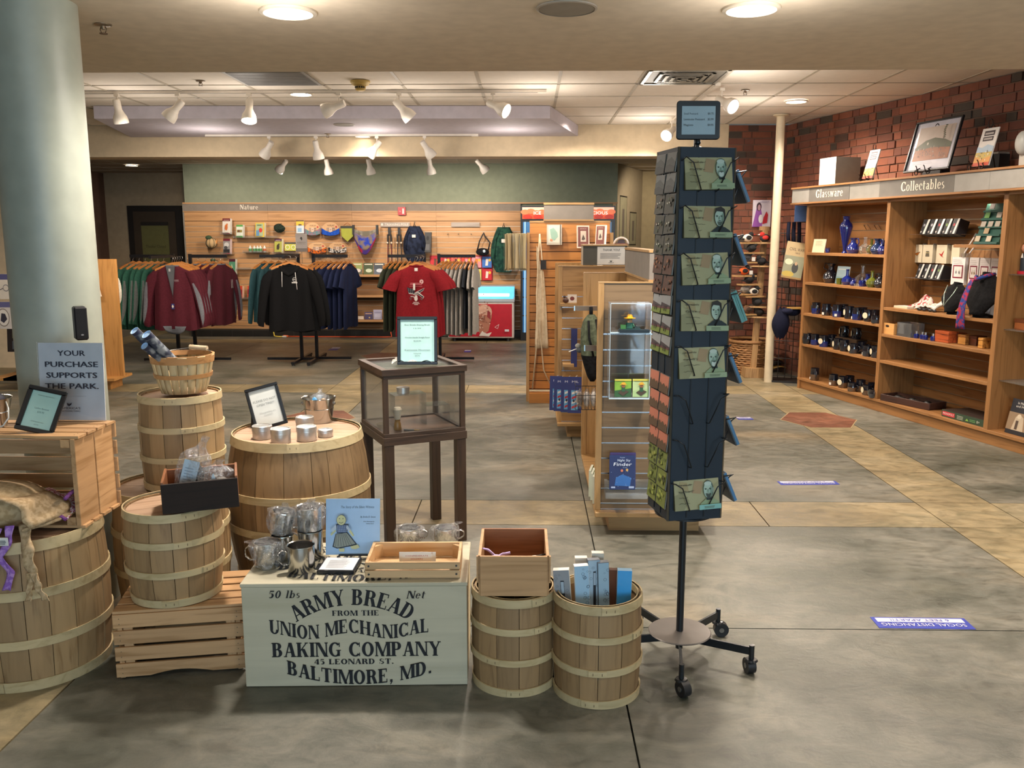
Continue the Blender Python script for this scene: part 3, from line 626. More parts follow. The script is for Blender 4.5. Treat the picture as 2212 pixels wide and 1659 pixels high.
barrel('keg', 'wider lidded barrel on the floor behind the low crate, mostly hidden', -1.43, 3.32, 0, .205, .220, .20, .485, 20, hp4, seed=6, stave=STAVE2, hw=.024)
barrel('keg', 'lidded keg stacked on top of the hidden barrel, under the bushel basket', -1.372, 3.34, .485, .150, .157, .148, .365, 15, (.03, .34, .66, .965), seed=8, stave=STAVE2)
barrel('barrel', 'broad bulging barrel with pale lid carrying round tins and a pail', -1.002, 3.66, 0, .268, .306, .262, .628, 18, (.03, .40, .63, .972), seed=11, hw=.028)
barrel('keg', 'narrow keg right of the lettered box, under the small tan box', -.047, 2.712, 0, .135, .1405, .134, .325, 13, hp4, lid=False, seed=12)
barrel('keg', 'open keg nearest the spinner, filled with boxed pens', .222, 2.648, 0, .137, .1425, .135, .334, 13, hp4, lid=False, seed=14, rz=.3)

def crate(label, loc, rz, rx=0, L_=.45, D_=.31, Hh=.24):
    """bottom slats at z=0, open at z=Hh; x is the length"""
    t = thing('slatted_crate', label, 'crate', loc, rz, None, rx)
    h = L_/2; d = D_/2
    for s in (-1, 1):
        for k, (a, b) in enumerate(((0, .49), (.51, 1))):
            MB().box(s*(h-.018)-.008, -d+.008, .010+(Hh-.012)*a, s*(h-.018)+.008, d-.008, .010+(Hh-.012)*b-.001, PINEZ).build('end_board', t, bevel=.0015)
        for q in (-1, 1): MB().box(min(s*(h-.028), s*(h-.058)), q*(d-.024)-.014, .012, max(s*(h-.028), s*(h-.058)), q*(d-.024)+.014, Hh-.004, PINEZ).build('corner_post', t, bevel=.0015)
        n = 4; w = (Hh-.01)/n
        for i in range(n):
            y0 = s*(d-.004)
            z0 = .008+i*w+.003; z1 = .008+(i+1)*w-.008
            q = MB()
            if i == n-1:
                pts = [(-h, z0), (h, z0), (h, z1)]+[(.10-.20*j/8, z1-.014*math.sin(math.pi*j/8)) for j in range(9)]+[(-h, z1)]
                q.prismy(pts, y0-.005, y0+.005, PINE)
            else: q.box(-h, y0-.005, z0, h, y0+.005, z1, PINE)
            for e in (-1, 1):
                for zz in (.3, .7): q.cyl((e*(h-.02), y0+s*.0052, z0+(z1-z0)*zz), (e*(h-.02), y0+s*.0058, z0+(z1-z0)*zz), .0018, '#6b5a44', 6)
            q.build('side_slat', t, bevel=.0012)
    n = 5; w = D_/n
    for i in range(n): MB().box(-h, -d+i*w+.002, 0, h, -d+(i+1)*w-.010+(i == n-1)*.008, .010, PINE).build('bottom_slat', t, bevel=.0012)
    return t
c = F(253, 1470); d = F(531, 1448); a = math.atan2(d.y-c.y, d.x-c.x)
ce = (c+d)/2+Vector((-math.sin(a), math.cos(a), 0))*.155
crate('low slatted pine crate upside down on the floor, under the small keg', (ce.x, ce.y, .24), a+math.pi, math.pi, (d-c).length, .31, .24)
crate('slatted pine crate on its side atop the largest barrel, bonnets inside', (-1.705, 2.99, .502+.155), 0, R(90), .48, .31, .27)

# ------------------------------------------------------------------ lettered bread box
bx = F(532, 1485); bd = F(1010, 1480); ba = math.atan2(bd.y-bx.y, bd.x-bx.x); BL = (bd-bx).length; BD, BH = .375, .357
t = thing('bread_box', 'cream plywood box lettered ARMY BREAD standing on the floor', 'box', tuple((bx+bd)/2), ba)
PLY = wood('#bab39b', '#b1aa90', 'x', .55, rnd=.02, fine=.45); PLY2 = wood('#d5c49d', '#c2ae84', 'x', .5, rnd=.03, fine=.6)
h = BL/2
B(-h, .001, .002, h, .013, BH-.013, mt=PLY).build('front_panel', t, bevel=.001)
B(-h, BD-.012, .002, h, BD, BH-.013, mt=PLY).build('back_panel', t)
for s in (-1, 1): B(min(s*h, s*(h-.012)), .0135, .002, max(s*h, s*(h-.012)), BD-.0125, BH-.013, mt=PLY2).build('side_panel', t)
B(-h-.003, -.002, BH-.012, h+.003, BD+.002, BH, mt=PLY).build('lid', t, bevel=.0015)
B(-h+.013, .014, .004, h-.013, BD-.013, .014, mt=PLY).build('bottom_panel', t)
def bread(pr, w, hh):
    ink = m('#14161c', .7); X = lambda u: u*w/1.0
    tt = 'ARMY BREAD'; tw = serif_width(tt); R0, hL = .435*w, .155*hh; cx, cy = .490*w, .817*hh-R0; span = R(70)
    def arch(u, v, c):
        an = span/2-span*(c/tw); k = (R0+.45*hL)*span/tw; du = (u-c)*k; q = R0+v*hL
        return (cx-q*math.sin(an)+du*math.cos(an), cy+q*math.cos(an)+du*math.sin(an))
    serif(pr, tt, arch, ink)
    serif_line(pr, 'FROM THE', .503*w, .712*hh, .052*hh, ink, w=.21*w)
    def bulge(txt, x0, x1, yb, yt):
        tw = serif_width(txt)
        serif(pr, txt, lambda u, v, c: (lambda s: (x0+(x1-x0)*s, yb(s)*(1-v)+yt(s)*v))(u/tw), ink)
    b = lambda s: 1-(2*s-1)**2
    wv = lambda s: .029*math.cos(4*math.pi*s)
    bulge('UNION MECHANICAL', .117*w, .83*w, lambda s: hh*(.512+wv(s)), lambda s: hh*(.648+wv(s)))
    bulge('BAKING COMPANY', .123*w, .880*w, lambda s: hh*.305, lambda s: hh*.448)
    serif_line(pr, '45 LEONARD ST.', .49*w, .229*hh, .052*hh, ink, w=.36*w)
    bulge('BALTIMORE, MD.', .188*w, .842*w, lambda s: hh*(.137-.111*b(s)), lambda s: hh*(.2745-.107*b(s)))
    serif_line(pr, '50 lbs', .188*w, .895*hh, .072*hh, ink, w=.143*w, shear=.25)
    serif_line(pr, 'Net', .772*w, .882*hh, .072*hh, ink, w=.082*w, shear=.25)
pr = Pr((-h, .001, 0)); bread(pr, BL, BH-.012); pr.build('front_lettering', t)
pr = Pr((-h, 0, BH), (1, 0, 0), (0, 1, 0)); bread(pr, BL, BD); pr.build('lid_lettering', t)
BT = BH
def onbox(px, py, z=BH): return F(px, py, z)
# ------------------------------------------------------------------ metal mugs, tins, pail
STEEL = m('#dddbd7', .17, 1., .03); TIN = m('#d0cecb', .34, .8, .03); STEELD = m('#8f8d88', .3, 1., .03)
def mug_parts(t, r, hh, ha=0):
    MB().lathe([(0, .001), (r*.94, .001), (r*.96, .003), (r*.96, hh-.003), (r, hh-.001), (r*.985, hh+.001), (r*.93, hh-.002), (r*.93, .004), (0, .004)], STEEL, n=36).build('cup', t)
    q = MB(); pts = [(r*.95, .78*hh), (r*1.35, .86*hh), (r*1.62, .74*hh), (r*1.62, .48*hh), (r*1.3, .3*hh), (r*.95, .3*hh)]
    pts = [(pts[i][0]*(1-s)+pts[i+1][0]*s, pts[i][1]*(1-s)+pts[i+1][1]*s) for i in range(5) for s in (0, .5)]+[pts[-1]]
    c_, s_ = math.cos(ha), math.sin(ha)
    for (a0, z0), (a1, z1) in zip(pts, pts[1:]):
        vs = [(a*c_-o*s_, a*s_+o*c_, z) for a, z in ((a0, z0), (a1, z1)) for o in (-.009, .009)]
        q.add(vs, [(0, 1, 3, 2)], STEEL, True)
    q.build('handle', t, solid=.0012)
def bagged(t, c, rx, ry, h_, tail, seed=1):
    """crumpled see-through bag around something, tail = direction of the twisted end"""
    rnd = random.Random(seed); q = MB(); tl = Vector(tail); ns, nr = 22, 12
    ph = [rnd.uniform(0, 6.28) for _ in range(6)]
    def fn(u, v):
        a = u*2*math.pi; k = 1+.07*math.sin(3*a+ph[0]+5*v)+.06*math.sin(7*a+ph[1]-7*v)+.05*math.sin(11*a+ph[2]+13*v)
        if v < .7:
            s = v/.7; rr = (math.sin(math.pi*(.16+.50*s))**.5)*k; p = Vector((rx*rr*math.cos(a), ry*rr*math.sin(a), h_*s))
        else:
            s = (v-.7)/.3; rr = (1-.80*math.sin(math.pi*min(1, s*1.25)*.62))*k*(1+.12*math.sin(9*a+ph[3]))
            p = Vector((rx*rr*math.cos(a)*.96, ry*rr*math.sin(a)*.96, h_))+tl*s
        return p+Vector(c)
    q.grid(fn, ns, nr, film(), closed_u=True); return q.build('plastic_bag', t)
def mug(px, py, z, label, r=.041, hh=.078, ha=2.6, bag=None, rx=0, ry=0, loc=None, seed=1):
    p = loc or tuple(F(px, py, z)); t = thing('steel_mug', label, 'mug', p, 0, None, rx, ry)
    mug_parts(t, r, hh, ha)
    if bag: bagged(t, (0, 0, -.001), r*1.3, r*1.3, hh*1.03, bag, seed)
    return t
mug(652, 1232, BH, 'open polished steel mug at the front of the lettered box, handle to the left', .046, .090, R(200))
mug(580, 1222, BH, 'steel mug in a clear bag, leftmost on the lettered box', .045, .086, R(190), bag=(-.06, -.01, .0), seed=2)
mug(612, 1205, BH, 'dull steel mug standing under the tilted bagged mug', .040, .085, R(262))
mug(0, 0, 0, 'bagged steel mug lying tilted on top of the dull mug', .040, .080, R(20), bag=(.0, .0, .025), ry=R(12), loc=(F(612, 1205, BH).x-.006, F(612, 1205, BH).y, BH+.091), seed=3)
mug(672, 1203, BH, 'steel mug at the bottom of the bagged pair beside the blue book', .044, .098, R(170))
mug(0, 0, 0, 'tall bagged steel mug stacked above another beside the blue book', .044, .082, R(60), bag=(.01, .0, .022), loc=(F(672, 1203, BH).x, F(672, 1203, BH).y, BH+.101), seed=4)
mug(884, 1172, BH, 'bagged steel mug behind the pine tray, left of the two', .042, .058, R(0), bag=(.035, .0, .02), seed=6)
mug(962, 1172, BH, 'bagged steel mug behind the pine tray, right of the two', .042, .058, R(0), bag=(.05, .0, .018), seed=7)
# blue picture book on a wire easel
p = onbox(762, 1206); t = thing('picture_book', 'pale blue picture book with a drawn doll on the cover, on the lettered box', 'book', (p.x, p.y+.004, BH+.012), R(2), None, R(-12))
bw, bh = .186, .192
B(-bw/2, -.002, 0, bw/2, .004, bh, mt=m('#7fa6cf', .3, coat=.3)).build('cover', t, bevel=.0005)
B(-bw/2+.002, .0042, .001, bw/2-.002, .010, bh-.001, mt='#d8d4c8').build('page_block', t)
pr = Pr((-bw/2, -.0025, 0)); K = '#1c2330'
pr.rect(0, 0, bw, bh, m('#9fbfe2', .3)).text('The Story of the Silent Witness', .108, .160, .0085, K, w=.115, shear=.2)
pr.text('By Emilie D. Stone', .145, .127, .006, K, w=.052, shear=.2).text('With illustrations by', .148, .112, .004, K, w=.038, shear=.2).text('Kathryn Stone', .152, .105, .004, K, w=.026, shear=.2)
SK, DR = '#cfcf9c', '#8c9287'
pr.poly([(.030, .09), (.016, .070), (.020, .066), (.036, .082)], SK).poly([(.085, .088), (.098, .066), (.093, .062), (.080, .08)], SK)
pr.poly([(.034, .072), (.075, .078), (.108, .036), (.090, .030), (.040, .022), (.024, .028)], K).poly([(.036, .071), (.073, .076), (.103, .038), (.088, .034), (.042, .025), (.028, .030)], DR)
for i in range(7): pr.line([(.040+.005*i, .072), (.034+.010*i, .030)], .0008, K)
pr.poly([(.086, .030), (.112, .036), (.118, .026), (.104, .020), (.090, .022)], SK).poly([(.046, .022), (.066, .024), (.066, .012), (.050, .012)], SK)
pr.poly([(.038, .106), (.080, .106), (.074, .076), (.040, .076)], K).poly([(.040, .104), (.078, .104), (.072, .078), (.042, .078)], '#5b6f93')
for i in range(4):
    for j in range(6): pr.ell(.044+.006*j, .083+.006*i, .0013, .0013, '#c9d4e2', 6)
pr.poly([(.040, .106), (.022, .090), (.030, .082), (.042, .094)], '#b9c8d8').poly([(.078, .106), (.090, .088), (.084, .082), (.074, .096)], '#b9c8d8')
pr.ell(.058, .122, .0165, .018, K).ell(.058, .122, .0155, .017, SK).ell(.052, .127, .0014, .0018, K, 8).ell(.064, .127, .0014, .0018, K, 8)
pr.line([(.051, .115), (.055, .112), (.060, .112), (.065, .116)], .0012, K)
pr.build('cover_art', t)
t = thing('wire_easel', 'black twisted-wire easel holding the blue picture book', 'easel', (p.x+.01, p.y, BH+.002), R(2))
BK = m('#15161a', .4, .6)
q = MB(); q.tube([(-.055, -.042, .002), (-.055, -.030, .012), (-.055, -.012, .014), (.07, -.012, .014), (.07, -.030, .012), (.07, -.042, .002)], .0028, BK).build('front_ledge', t)
MB().tube([(-.03, .012, .012), (-.03, .052, .10), (.04, .052, .10), (.04, .012, .012)], .0022, BK).build('back_frame', t)
MB().tube([(0, .055, .10), (0, .09, .002)], .0022, BK).build('prop', t)
# framed price card lying on the box
a_, b_, c_, d_ = onbox(686, 1252), onbox(766, 1252), onbox(778, 1203), onbox(704, 1203)
t = thing('framed_price_list', 'black framed white price list lying on the lettered box', 'frame', tuple((a_+b_+c_+d_)/4), R(-1))
B(-.062, -.062, .001, .062, .062, .014, mt=m('#17181c', .35)).build('frame', t, bevel=.002)
pr = Pr((-.056, -.054, .0142), (1, 0, 0), (0, 1, 0)); pr.rect(0, 0, .112, .110, '#dfe0e2').lines(.018, .014, .076, .075, 10, '#9a9ba0', .3).text('Price List', .056, .096, .006, '#555555').build('price_sheet', t)
# pine tray with papers
c_ = (onbox(787, 1252)+onbox(992, 1250))/2; tw_ = (onbox(992, 1250)-onbox(787, 1252)).length
t = thing('pine_tray', 'pine tray with slatted front holding leaflets on the lettered box', 'tray', (c_.x, c_.y+.092, BH+.001), R(2))
TR_ = wood('#c9a67a', '#b18c5e', 'x', .5, rnd=.06); hw_ = tw_/2; dp = .088
B(-hw_, -dp, 0, hw_, dp, .006, mt=TR_).build('base', t)
for z0 in (.006, .034): B(-hw_, -dp-.009, z0, hw_, -dp, z0+.024, mt=TR_).build('front_slat', t, bevel=.001)
B(-hw_, dp, .006, hw_, dp+.009, .058, mt=TR_).build('back_board', t, bevel=.001)
for s in (-1, 1):
    B(min(s*hw_, s*(hw_-.010)), -dp, .006, max(s*hw_, s*(hw_-.010)), dp, .058, mt=TR_).build('end_board', t, bevel=.001)
    for e in (-1, 1): MB().prism([(s*(hw_-.010), e*dp), (s*(hw_-.034), e*dp), (s*(hw_-.010), e*(dp-.024))][::(s*e)], .006, .052, TR_).build('corner_block', t)
    for z0 in (.018, .046): MB().cyl((s*(hw_-.012), -dp-.0095, z0), (s*(hw_-.012), -dp-.0105, z0), .0035, m('#4b4a48', .4, .8), 10).build('screw', t)
tray = t
for i, (dx, dy, l) in enumerate(((.0, -.045, 'front leaflet in the pine tray'), (-.012, -.03, 'leaflet behind the front one in the pine tray'), (.012, -.02, 'rear leaflet sticking up in the pine tray'))):
    q = B(-.048, -.0007, 0, .048, .0007, .062-.004*i, mt='#e2dccf')
    q2 = Pr((-.048, -.0008, 0), mb=q); q2.text('1864 CONFEDERATE' if i == 2 else 'CONFEDERATE', .048, .048, .005, '#b0553f', w=.075).text('SOLDIERS', .048, .038, .005, '#b0553f', w=.04)
    solo(q, 'leaflet', 'white printed '+l, 'leaflet', (c_.x+dx+.01, c_.y+.092+dy, BH+.0085), R(2), None, R(-12))
# ------------------------------------------------------------------ tan box with lavender on the keg
c_ = (A(1032, 1272, 2.605)+A(1187, 1272, 2.605))/2
t = thing('display_box', 'small open tan wooden box perched on the keg right of the lettered box', 'box', (c_.x, 2.605, .329), R(.5))
LB = wood('#b78f63', '#a47c50', 'x', .5, rnd=.03); LBI = wood('#8e5a34', '#7a4a28', 'x', .5, rnd=.03); w_ = .112
z1 = .132
B(-w_+.006, 0, -.0, w_-.006, .009, z1, mt=LB).build('front_board', t, bevel=.001)
B(-w_, .262, .0, w_, .271, z1, mt=LBI).build('back_board', t)
for s in (-1, 1):
    q = MB().prism([(s*w_, .009), (s*w_, .262), (s*(w_-.009), .262), (s*(w_-.009), .009)][::s], .0, z1, LB); q.build('side_board', t, bevel=.001)
    B(min(s*w_, s*(w_+.005)), -.001, .045, max(s*w_, s*(w_+.005)), .012, z1, mt=LB).build('corner_strip', t)
B(-w_+.009, .009, .0, w_-.009, .262, .008, mt=LBI).build('base', t)
t = thing('sachet', 'purple sachet with lilac ribbon inside the tan box, left', 'sachet', (-.105, 2.70, .338))
MB().ball((0, 0, .035), .034, .030, .036, cloth('#4b3a80'), 14, 8).build('pouch', t)
MB().tube([(-.055, -.01, .075), (-.05, 0, .115), (-.028, .0, .110), (0, 0, .085), (.02, .0, .095), (.045, 0, .10)], .005, m('#c2a6d8', .5)).build('ribbon', t)
MB().ball((.0, -.005, .083), .022, .012, .012, m('#cdb6dd', .5)).build('bow', t)
t = thing('sachet', 'white and black lace sachet inside the tan box, right', 'sachet', (.02, 2.70, .338))
MB().ball((0, 0, .035), .036, .032, .038, cloth('#c8c6c2', '#3a3838', 90), 14, 8).build('pouch', t)
MB().ball((.002, -.004, .080), .026, .018, .012, m('#c9c4ba', .5)).build('bow', t)
MB().tube([(-.03, 0, .078), (0, 0, .088), (.035, 0, .096)], .003, m('#22201f', .5)).build('ribbon', t)
# ------------------------------------------------------------------ boxed pens in the open keg
def penbox(dx, dy, w, hh, rz, tilt, front, side, label, art=0):
    t = thing('pen_box', label, 'box', (.222+dx, 2.648+dy, .02), rz, None, 0, tilt)
    B(-w/2, -.012, 0, w/2, .012, hh, mt=m(side, .35)).build('carton', t, bevel=.0008)
    pr = Pr((-w/2, -.0123, 0)); pr.rect(.001, .001, w-.002, hh-.002, m(front, .2, coat=.5))
    rnd = random.Random(hash(label) % 99 if 0 else int(dx*1000)+50)
    if art:
        for i in range(26):
            x, y = rnd.uniform(.55, .95)*w if art == 2 else rnd.uniform(.05, .95)*w, rnd.uniform(.5, .98)*hh
            r_ = rnd.uniform(.003, .006)
            for k in range(5): pr.mb.add([pr.P(x+r_*math.cos(k*1.3), y+r_*math.sin(k*1.3)), pr.P(x+r_*.75*math.cos(k*1.3+.2), y+r_*.75*math.sin(k*1.3+.2)), pr.P(x+r_*.8*math.cos(k*1.3+1.1), y+r_*.8*math.sin(k*1.3+1.1)), pr.P(x+r_*1.05*math.cos(k*1.3+1.2), y+r_*1.05*math.sin(k*1.3+1.2))], [(0, 1, 2, 3)], '#3c4250')
        pr.k += 1
    if art == 1: pr.rect(w*.42, hh*.55, w*.22, hh*.36, '#20242c').rect(w*.44, hh*.80, w*.18, hh*.1, '#9fb0bd').ell(w*.45, hh*.52, .004, .004, '#111111', 8).ell(w*.45, hh*.42, .004, .004, '#111111', 8)
    pr.build('carton_print', t); return t
penbox(-.085, .0, .052, .385, R(-6), R(-5), '#8f959b', '#d8d4cc', 'grey boxed flute-like pen, leftmost in the open keg', 1)
penbox(-.035, -.012, .046, .405, R(4), R(-3), '#9fc3dc', '#cfd6da', 'pale blue pen box, second from the left in the open keg', 2)
penbox(-.008, .012, .040, .415, R(8), R(-1), '#a4bccd', '#5b626c', 'scroll-patterned pen box in the middle of the open keg', 1)
penbox(.028, .005, .036, .41, R(8), R(-2), '#98b6c9', '#5b626c', 'narrow scroll-patterned pen box right of the middle in the open keg', 2)
penbox(.078, .0, .046, .385, R(-2), R(1), '#3f9fe0', '#8fb4d0', 'glossy bright blue pen box, rightmost in the open keg', 0)
penbox(-.045, .055, .040, .405, R(0), R(-1), '#c8c2b6', '#d8d0c2', 'cream pen box standing behind the pale blue one', 0)
penbox(-.005, .06, .040, .42, R(0), R(1), '#cfc8bb', '#d8d0c2', 'cream pen box at the rear of the open keg, tallest', 0)
penbox(.045, .065, .040, .36, R(0), R(1), '#7a4f3c', '#5b3a2c', 'brown pen box at the rear right of the open keg', 0)
# ------------------------------------------------------------------ dark box with bagged wares on the small keg
t = thing('wooden_box', 'dark walnut-stained open box tilted on the small keg', 'box', (-1.098, 2.80, .572), R(19), None, 0, R(-1))
DK = wood('#241812', '#150d0a', 'x', .85, rnd=.04); DKO = wood('#8a5530', '#6e4124', 'x', .5, rnd=.04); w_ = .118
B(-w_, -.10, 0, w_, -.091, .098, mt=DK).build('front_board', t, bevel=.001)
B(-w_, .091, 0, w_, .10, .098, mt=DKO).build('back_board', t, bevel=.001)
for s in (-1, 1): B(min(s*w_, s*(w_-.008)), -.091, 0, max(s*w_, s*(w_-.008)), .091, .104, mt=DKO).build('side_board', t, bevel=.001)
B(-w_+.008, -.091, 0, w_-.008, .091, .006, mt=DK).build('base', t)
t = thing('bagged_knife', 'black item with a pale tag in a tall clear bag, left in the dark box', 'packet', (-1.155, 2.81, .585), R(8), None, 0, R(16))
MB().ball((0, 0, .065), .042, .03, .062, m('#14161c', .4), 14, 8).build('black_item', t)
Pr((-.028, -.036, .04)).rect(0, 0, .05, .10, m('#b9cbd8', .4)).lines(.008, .02, .034, .06, 6, '#8fa3b5').build('tag', t)
bagged(t, (0, 0, .005), .052, .040, .145, (.015, 0, .07), 9)
t = thing('bagged_soap', 'lumpy pale wares in a crumpled clear bag, right in the dark box', 'packet', (-1.050, 2.80, .585), R(-4))
for i, (x, y, z) in enumerate(((-.02, 0, .03), (.025, .01, .035), (0, -.02, .05), (.03, -.02, .06))): MB().ball((x, y, z), .024, .022, .022, m(('#c3b6a4', '#8d8178', '#b9aa96', '#77706a')[i], .6), 10, 6).build('lump', t)
Pr((.0, -.052, .06)).poly([(0, 0), (.035, 0), (.018, .042)], m('#c9d4dc', .4)).build('tag', t)
bagged(t, (0, 0, 0), .060, .050, .10, (.02, 0, .035), 10)
# ------------------------------------------------------------------ bushel basket with poster tubes
t = thing('bushel_basket', 'small pale bushel basket with wire bail on top of the stacked keg', 'basket', (-1.352, 3.335, .853), R(12))
rnd = random.Random(2); nst = 20
for i in range(nst):
    a0, a1 = 2*math.pi*i/nst+.012, 2*math.pi*(i+1)/nst-.012; off = .0015*(i % 2)
    q = MB(); f = lambda v: .082+.036*v**.8
    q.grid(lambda u, v: ((f(v)+off)*math.cos(a0+(a1-a0)*u), (f(v)+off)*math.sin(a0+(a1-a0)*u), .002+v*.146), 2, 5, STAVE2)
    q.build('splint', t, solid=.002).data.materials[0] = wood('#c9b388', '#b39a6c', 'z', .6, rnd=.12)
for z0, z1, r0 in ((.120, .150, .1145), (.062, .078, .1045)):
    MB().lathe([(r0, z0), (r0+.003, z0), (r0+.006, z1), (r0+.002, z1)], wood('#b58552', '#9c6d3e', 'x', .6, rnd=.05), n=40).build('band', t)
MB().lathe([(.113, .132), (.109, .132), (.112, .150), (.116, .150)], wood('#b58552', '#9c6d3e', 'x', .6, rnd=.05), n=40).build('inner_band', t)
MB().lathe([(.082, .004), (0, .004)], LIDW, n=24).build('bottom', t)
q = MB(); q.tube([(-.108, .045, .142), (-.06, .10, .152), (.0, .118, .158), (.07, .10, .158), (.114, .03, .145)], .0018, m('#8a8a88', .3, .9)).build('wire_bail', t)
q = MB(); q.cyl((.012, .108, .163), (.082, .082, .159), .010, wood('#bda98c', '#a8926f', 'x'), 12).build('bail_grip', t)
def ptube(px, py, lx, ly, lab, r=.0165):
    a = A(px, py, 3.17); b = Vector((lx, ly, .905)); v = b-a; L_ = v.length
    t = thing('poster_tube', lab, 'tube', tuple(a)); t.rotation_euler = v.to_track_quat('Z', 'Y').to_euler()
    MB().lathe([(r, .014), (r, L_)], cloth('#8a8f93', '#3b3f4c', 26), n=20).build('printed_sleeve', t)
    MB().lathe([(r+.0006, 0), (r+.0006, .014)], m('#1f2740', .4), n=20).build('rim_band', t)
    MB().lathe([(0, .004), (r-.001, .004), (r, .0), (r+.0006, 0)], m('#a9c8ea', .35), n=20).build('end_cap', t)
ptube(290, 714, -1.345, 3.325, 'printed poster tube with pale blue cap, highest and leftmost in the bushel basket')
ptube(316, 722, -1.315, 3.32, 'printed poster tube in front with wide pale blue cap in the bushel basket', .0185)
ptube(312, 747, -1.35, 3.34, 'printed poster tube lowest behind the others in the bushel basket', .0145)
# ------------------------------------------------------------------ things on the broad barrel
LT = .6185
def onlid(px, py): return F(px, py, LT)
def tin(px, py, r, hh, lab):
    p = onlid(px, py); t = thing('tin', lab, 'tin', (p.x, p.y, LT+.001))
    MB().lathe([(0, 0), (r-.001, 0), (r, .002), (r, hh*.62)], TIN, n=32).build('can', t)
    MB().lathe([(r+.0012, hh*.60), (r+.0016, hh*.62), (r+.0012, hh*.66), (r+.0016, hh*.75), (r+.0012, hh-.002), (r-.001, hh), (r*.86, hh-.001), (r*.84, hh-.003), (0, hh-.003)], TIN, n=32).build('lid', t)
    return t
tin(567, 947, .040, .056, 'round silver tin, leftmost on the broad barrel')
tin(607, 956, .040, .060, 'round silver tin nearest the front edge of the broad barrel')
tin(663, 951, .040, .060, 'round silver tin right of centre on the broad barrel')
tin(659, 930, .038, .062, 'round silver tin behind the others, with a slot in its lid')
tin(703, 943, .031, .032, 'shallow silver tin, rightmost on the broad barrel')
p = onlid(690, 911); t = thing('pail', 'small galvanised pail with flared rim at the back of the broad barrel', 'pail', (p.x, p.y, LT+.001))
MB().lathe([(0, .001), (.054, .001), (.056, .0), (.066, .06), (.0672, .063), (.066, .066), (.076, .110), (.079, .111), (.078, .114), (.074, .111), (.053, .004), (0, .004)], STEEL, n=40).build('bucket_wall', t)
for s in (-1, 1): MB().ball((s*.073, -.01, .088), .006, .008, .008, STEELD, 8, 6).build('ear', t)
t = thing('bagged_sweets', 'clear crumpled bag with a blue label poking out of the pail', 'packet', (p.x, p.y, LT+.045))
MB().ball((-.018, 0, .04), .016, .012, .03, m('#3a9fe0', .3), 10, 6).build('blue_packet', t)
MB().ball((.02, .005, .035), .018, .014, .03, m('#b8936e', .5), 10, 6).build('tan_packet', t)
bagged(t, (.005, 0, 0), .042, .034, .075, (.004, 0, .035), 12)
p = onlid(588, 925); t = thing('framed_notice', 'black framed PLEASE DO NOT OPEN TINS notice standing on the broad barrel', 'frame', (p.x, p.y+.0, LT+.004), R(12), None, R(-14), R(-14))
def frame(t, w, hh, bw=.012, fm='#0c0d10', paper='#cfd3cf', dp=.012):
    for a in ((-w/2, 0, w/2, bw), (-w/2, hh-bw, w/2, hh), (-w/2, bw, -w/2+bw, hh-bw), (w/2-bw, bw, w/2, hh-bw)):
        B(a[0], -dp, a[1], a[2], 0, a[3], mt=m(fm, .38)).build('frame_side', t, bevel=.0025)
    B(-w/2+.002, -.002, .002, w/2-.002, .002, hh-.002, mt='#1a1a1c').build('backing', t)
    pr = Pr((-w/2+bw, -.0025, bw)); pr.rect(0, 0, w-2*bw, hh-2*bw, m(paper, .25, coat=.6)); return pr, w-2*bw, hh-2*bw
pr, iw, ih = frame(t, .145, .19, .014, paper='#cdd0cb')
pr.text('PLEASE DO NOT', iw/2, ih*.66, .0105, '#8c8f8d', w=iw*.85).text('OPEN TINS!!!', iw/2, ih*.55, .0105, '#8c8f8d', w=iw*.66).text('(The powders are', iw/2, ih*.34, .0065, '#9a9d9b', w=iw*.6).text('unsealed!)', iw/2, ih*.27, .0065, '#9a9d9b', w=iw*.34).build('notice', t)
MB().prismy([(-.0, .0), (-.06, .0), (-.055, .02), (-.01, .09)], .002, .004, '#111214').build('easel_back', t).matrix_local = Matrix.Translation((-.055, 0, -.01)) @ Matrix.Rotation(R(-40), 4, 'Z') @ Matrix.Rotation(R(10), 4, 'X')
# ------------------------------------------------------------------ glass display cabinet
t = thing('display_cabinet', 'dark wooden glass display case on four tall legs, centre', 'cabinet', (-.567, 4.125, 0), R(26))
CW = wood('#3f2d20', '#2b1e15', 'z', .4, rnd=.12); CX = wood('#3f2e22', '#2b1e15', 'x', .4, rnd=.12); h = .200
for s in (-1, 1):
    for e in (-1, 1):
        B(s*h-.046*(s > 0), e*h-.046*(e > 0), 0, s*h+.046*(s < 0), e*h+.046*(e < 0), .508, mt=CW).build('leg', t, bevel=.0015)
        B(s*(h-.002)-.022*(s > 0), e*(h-.002)-.022*(e > 0), .562, s*(h-.002)+.022*(s < 0), e*(h-.002)+.022*(e < 0), .815, mt=CW).build('case_post', t)
def ring(z0, z1, o, w, nm, mt=CX):
    for a in ((-o, -o, o, -o+w), (-o, o-w, o, o), (-o, -o+w, -o+w, o-w), (o-w, -o+w, o, o-w)): B(a[0], a[1], z0, a[2], a[3], z1, mt=mt).build(nm, t, bevel=.001)
ring(.508, .545, h+.004, .03, 'table_rail'); ring(.545, .563, h-.001, .022, 'case_base_rail'); ring(.815, .832, h-.002, .022, 'case_top_rail'); ring(.832, .860, h+.006, .030, 'lid_rail')
B(-h+.01, -h+.01, .546, h-.01, h-.01, .556, mt=wood('#5f4634', '#4a3526', 'x', .5)).build('case_floor', t)
B(-h+.02, -h+.02, .846, h-.02, h-.02, .850, mt=clear('#eef4f4', .12)).build('lid_glass', t)
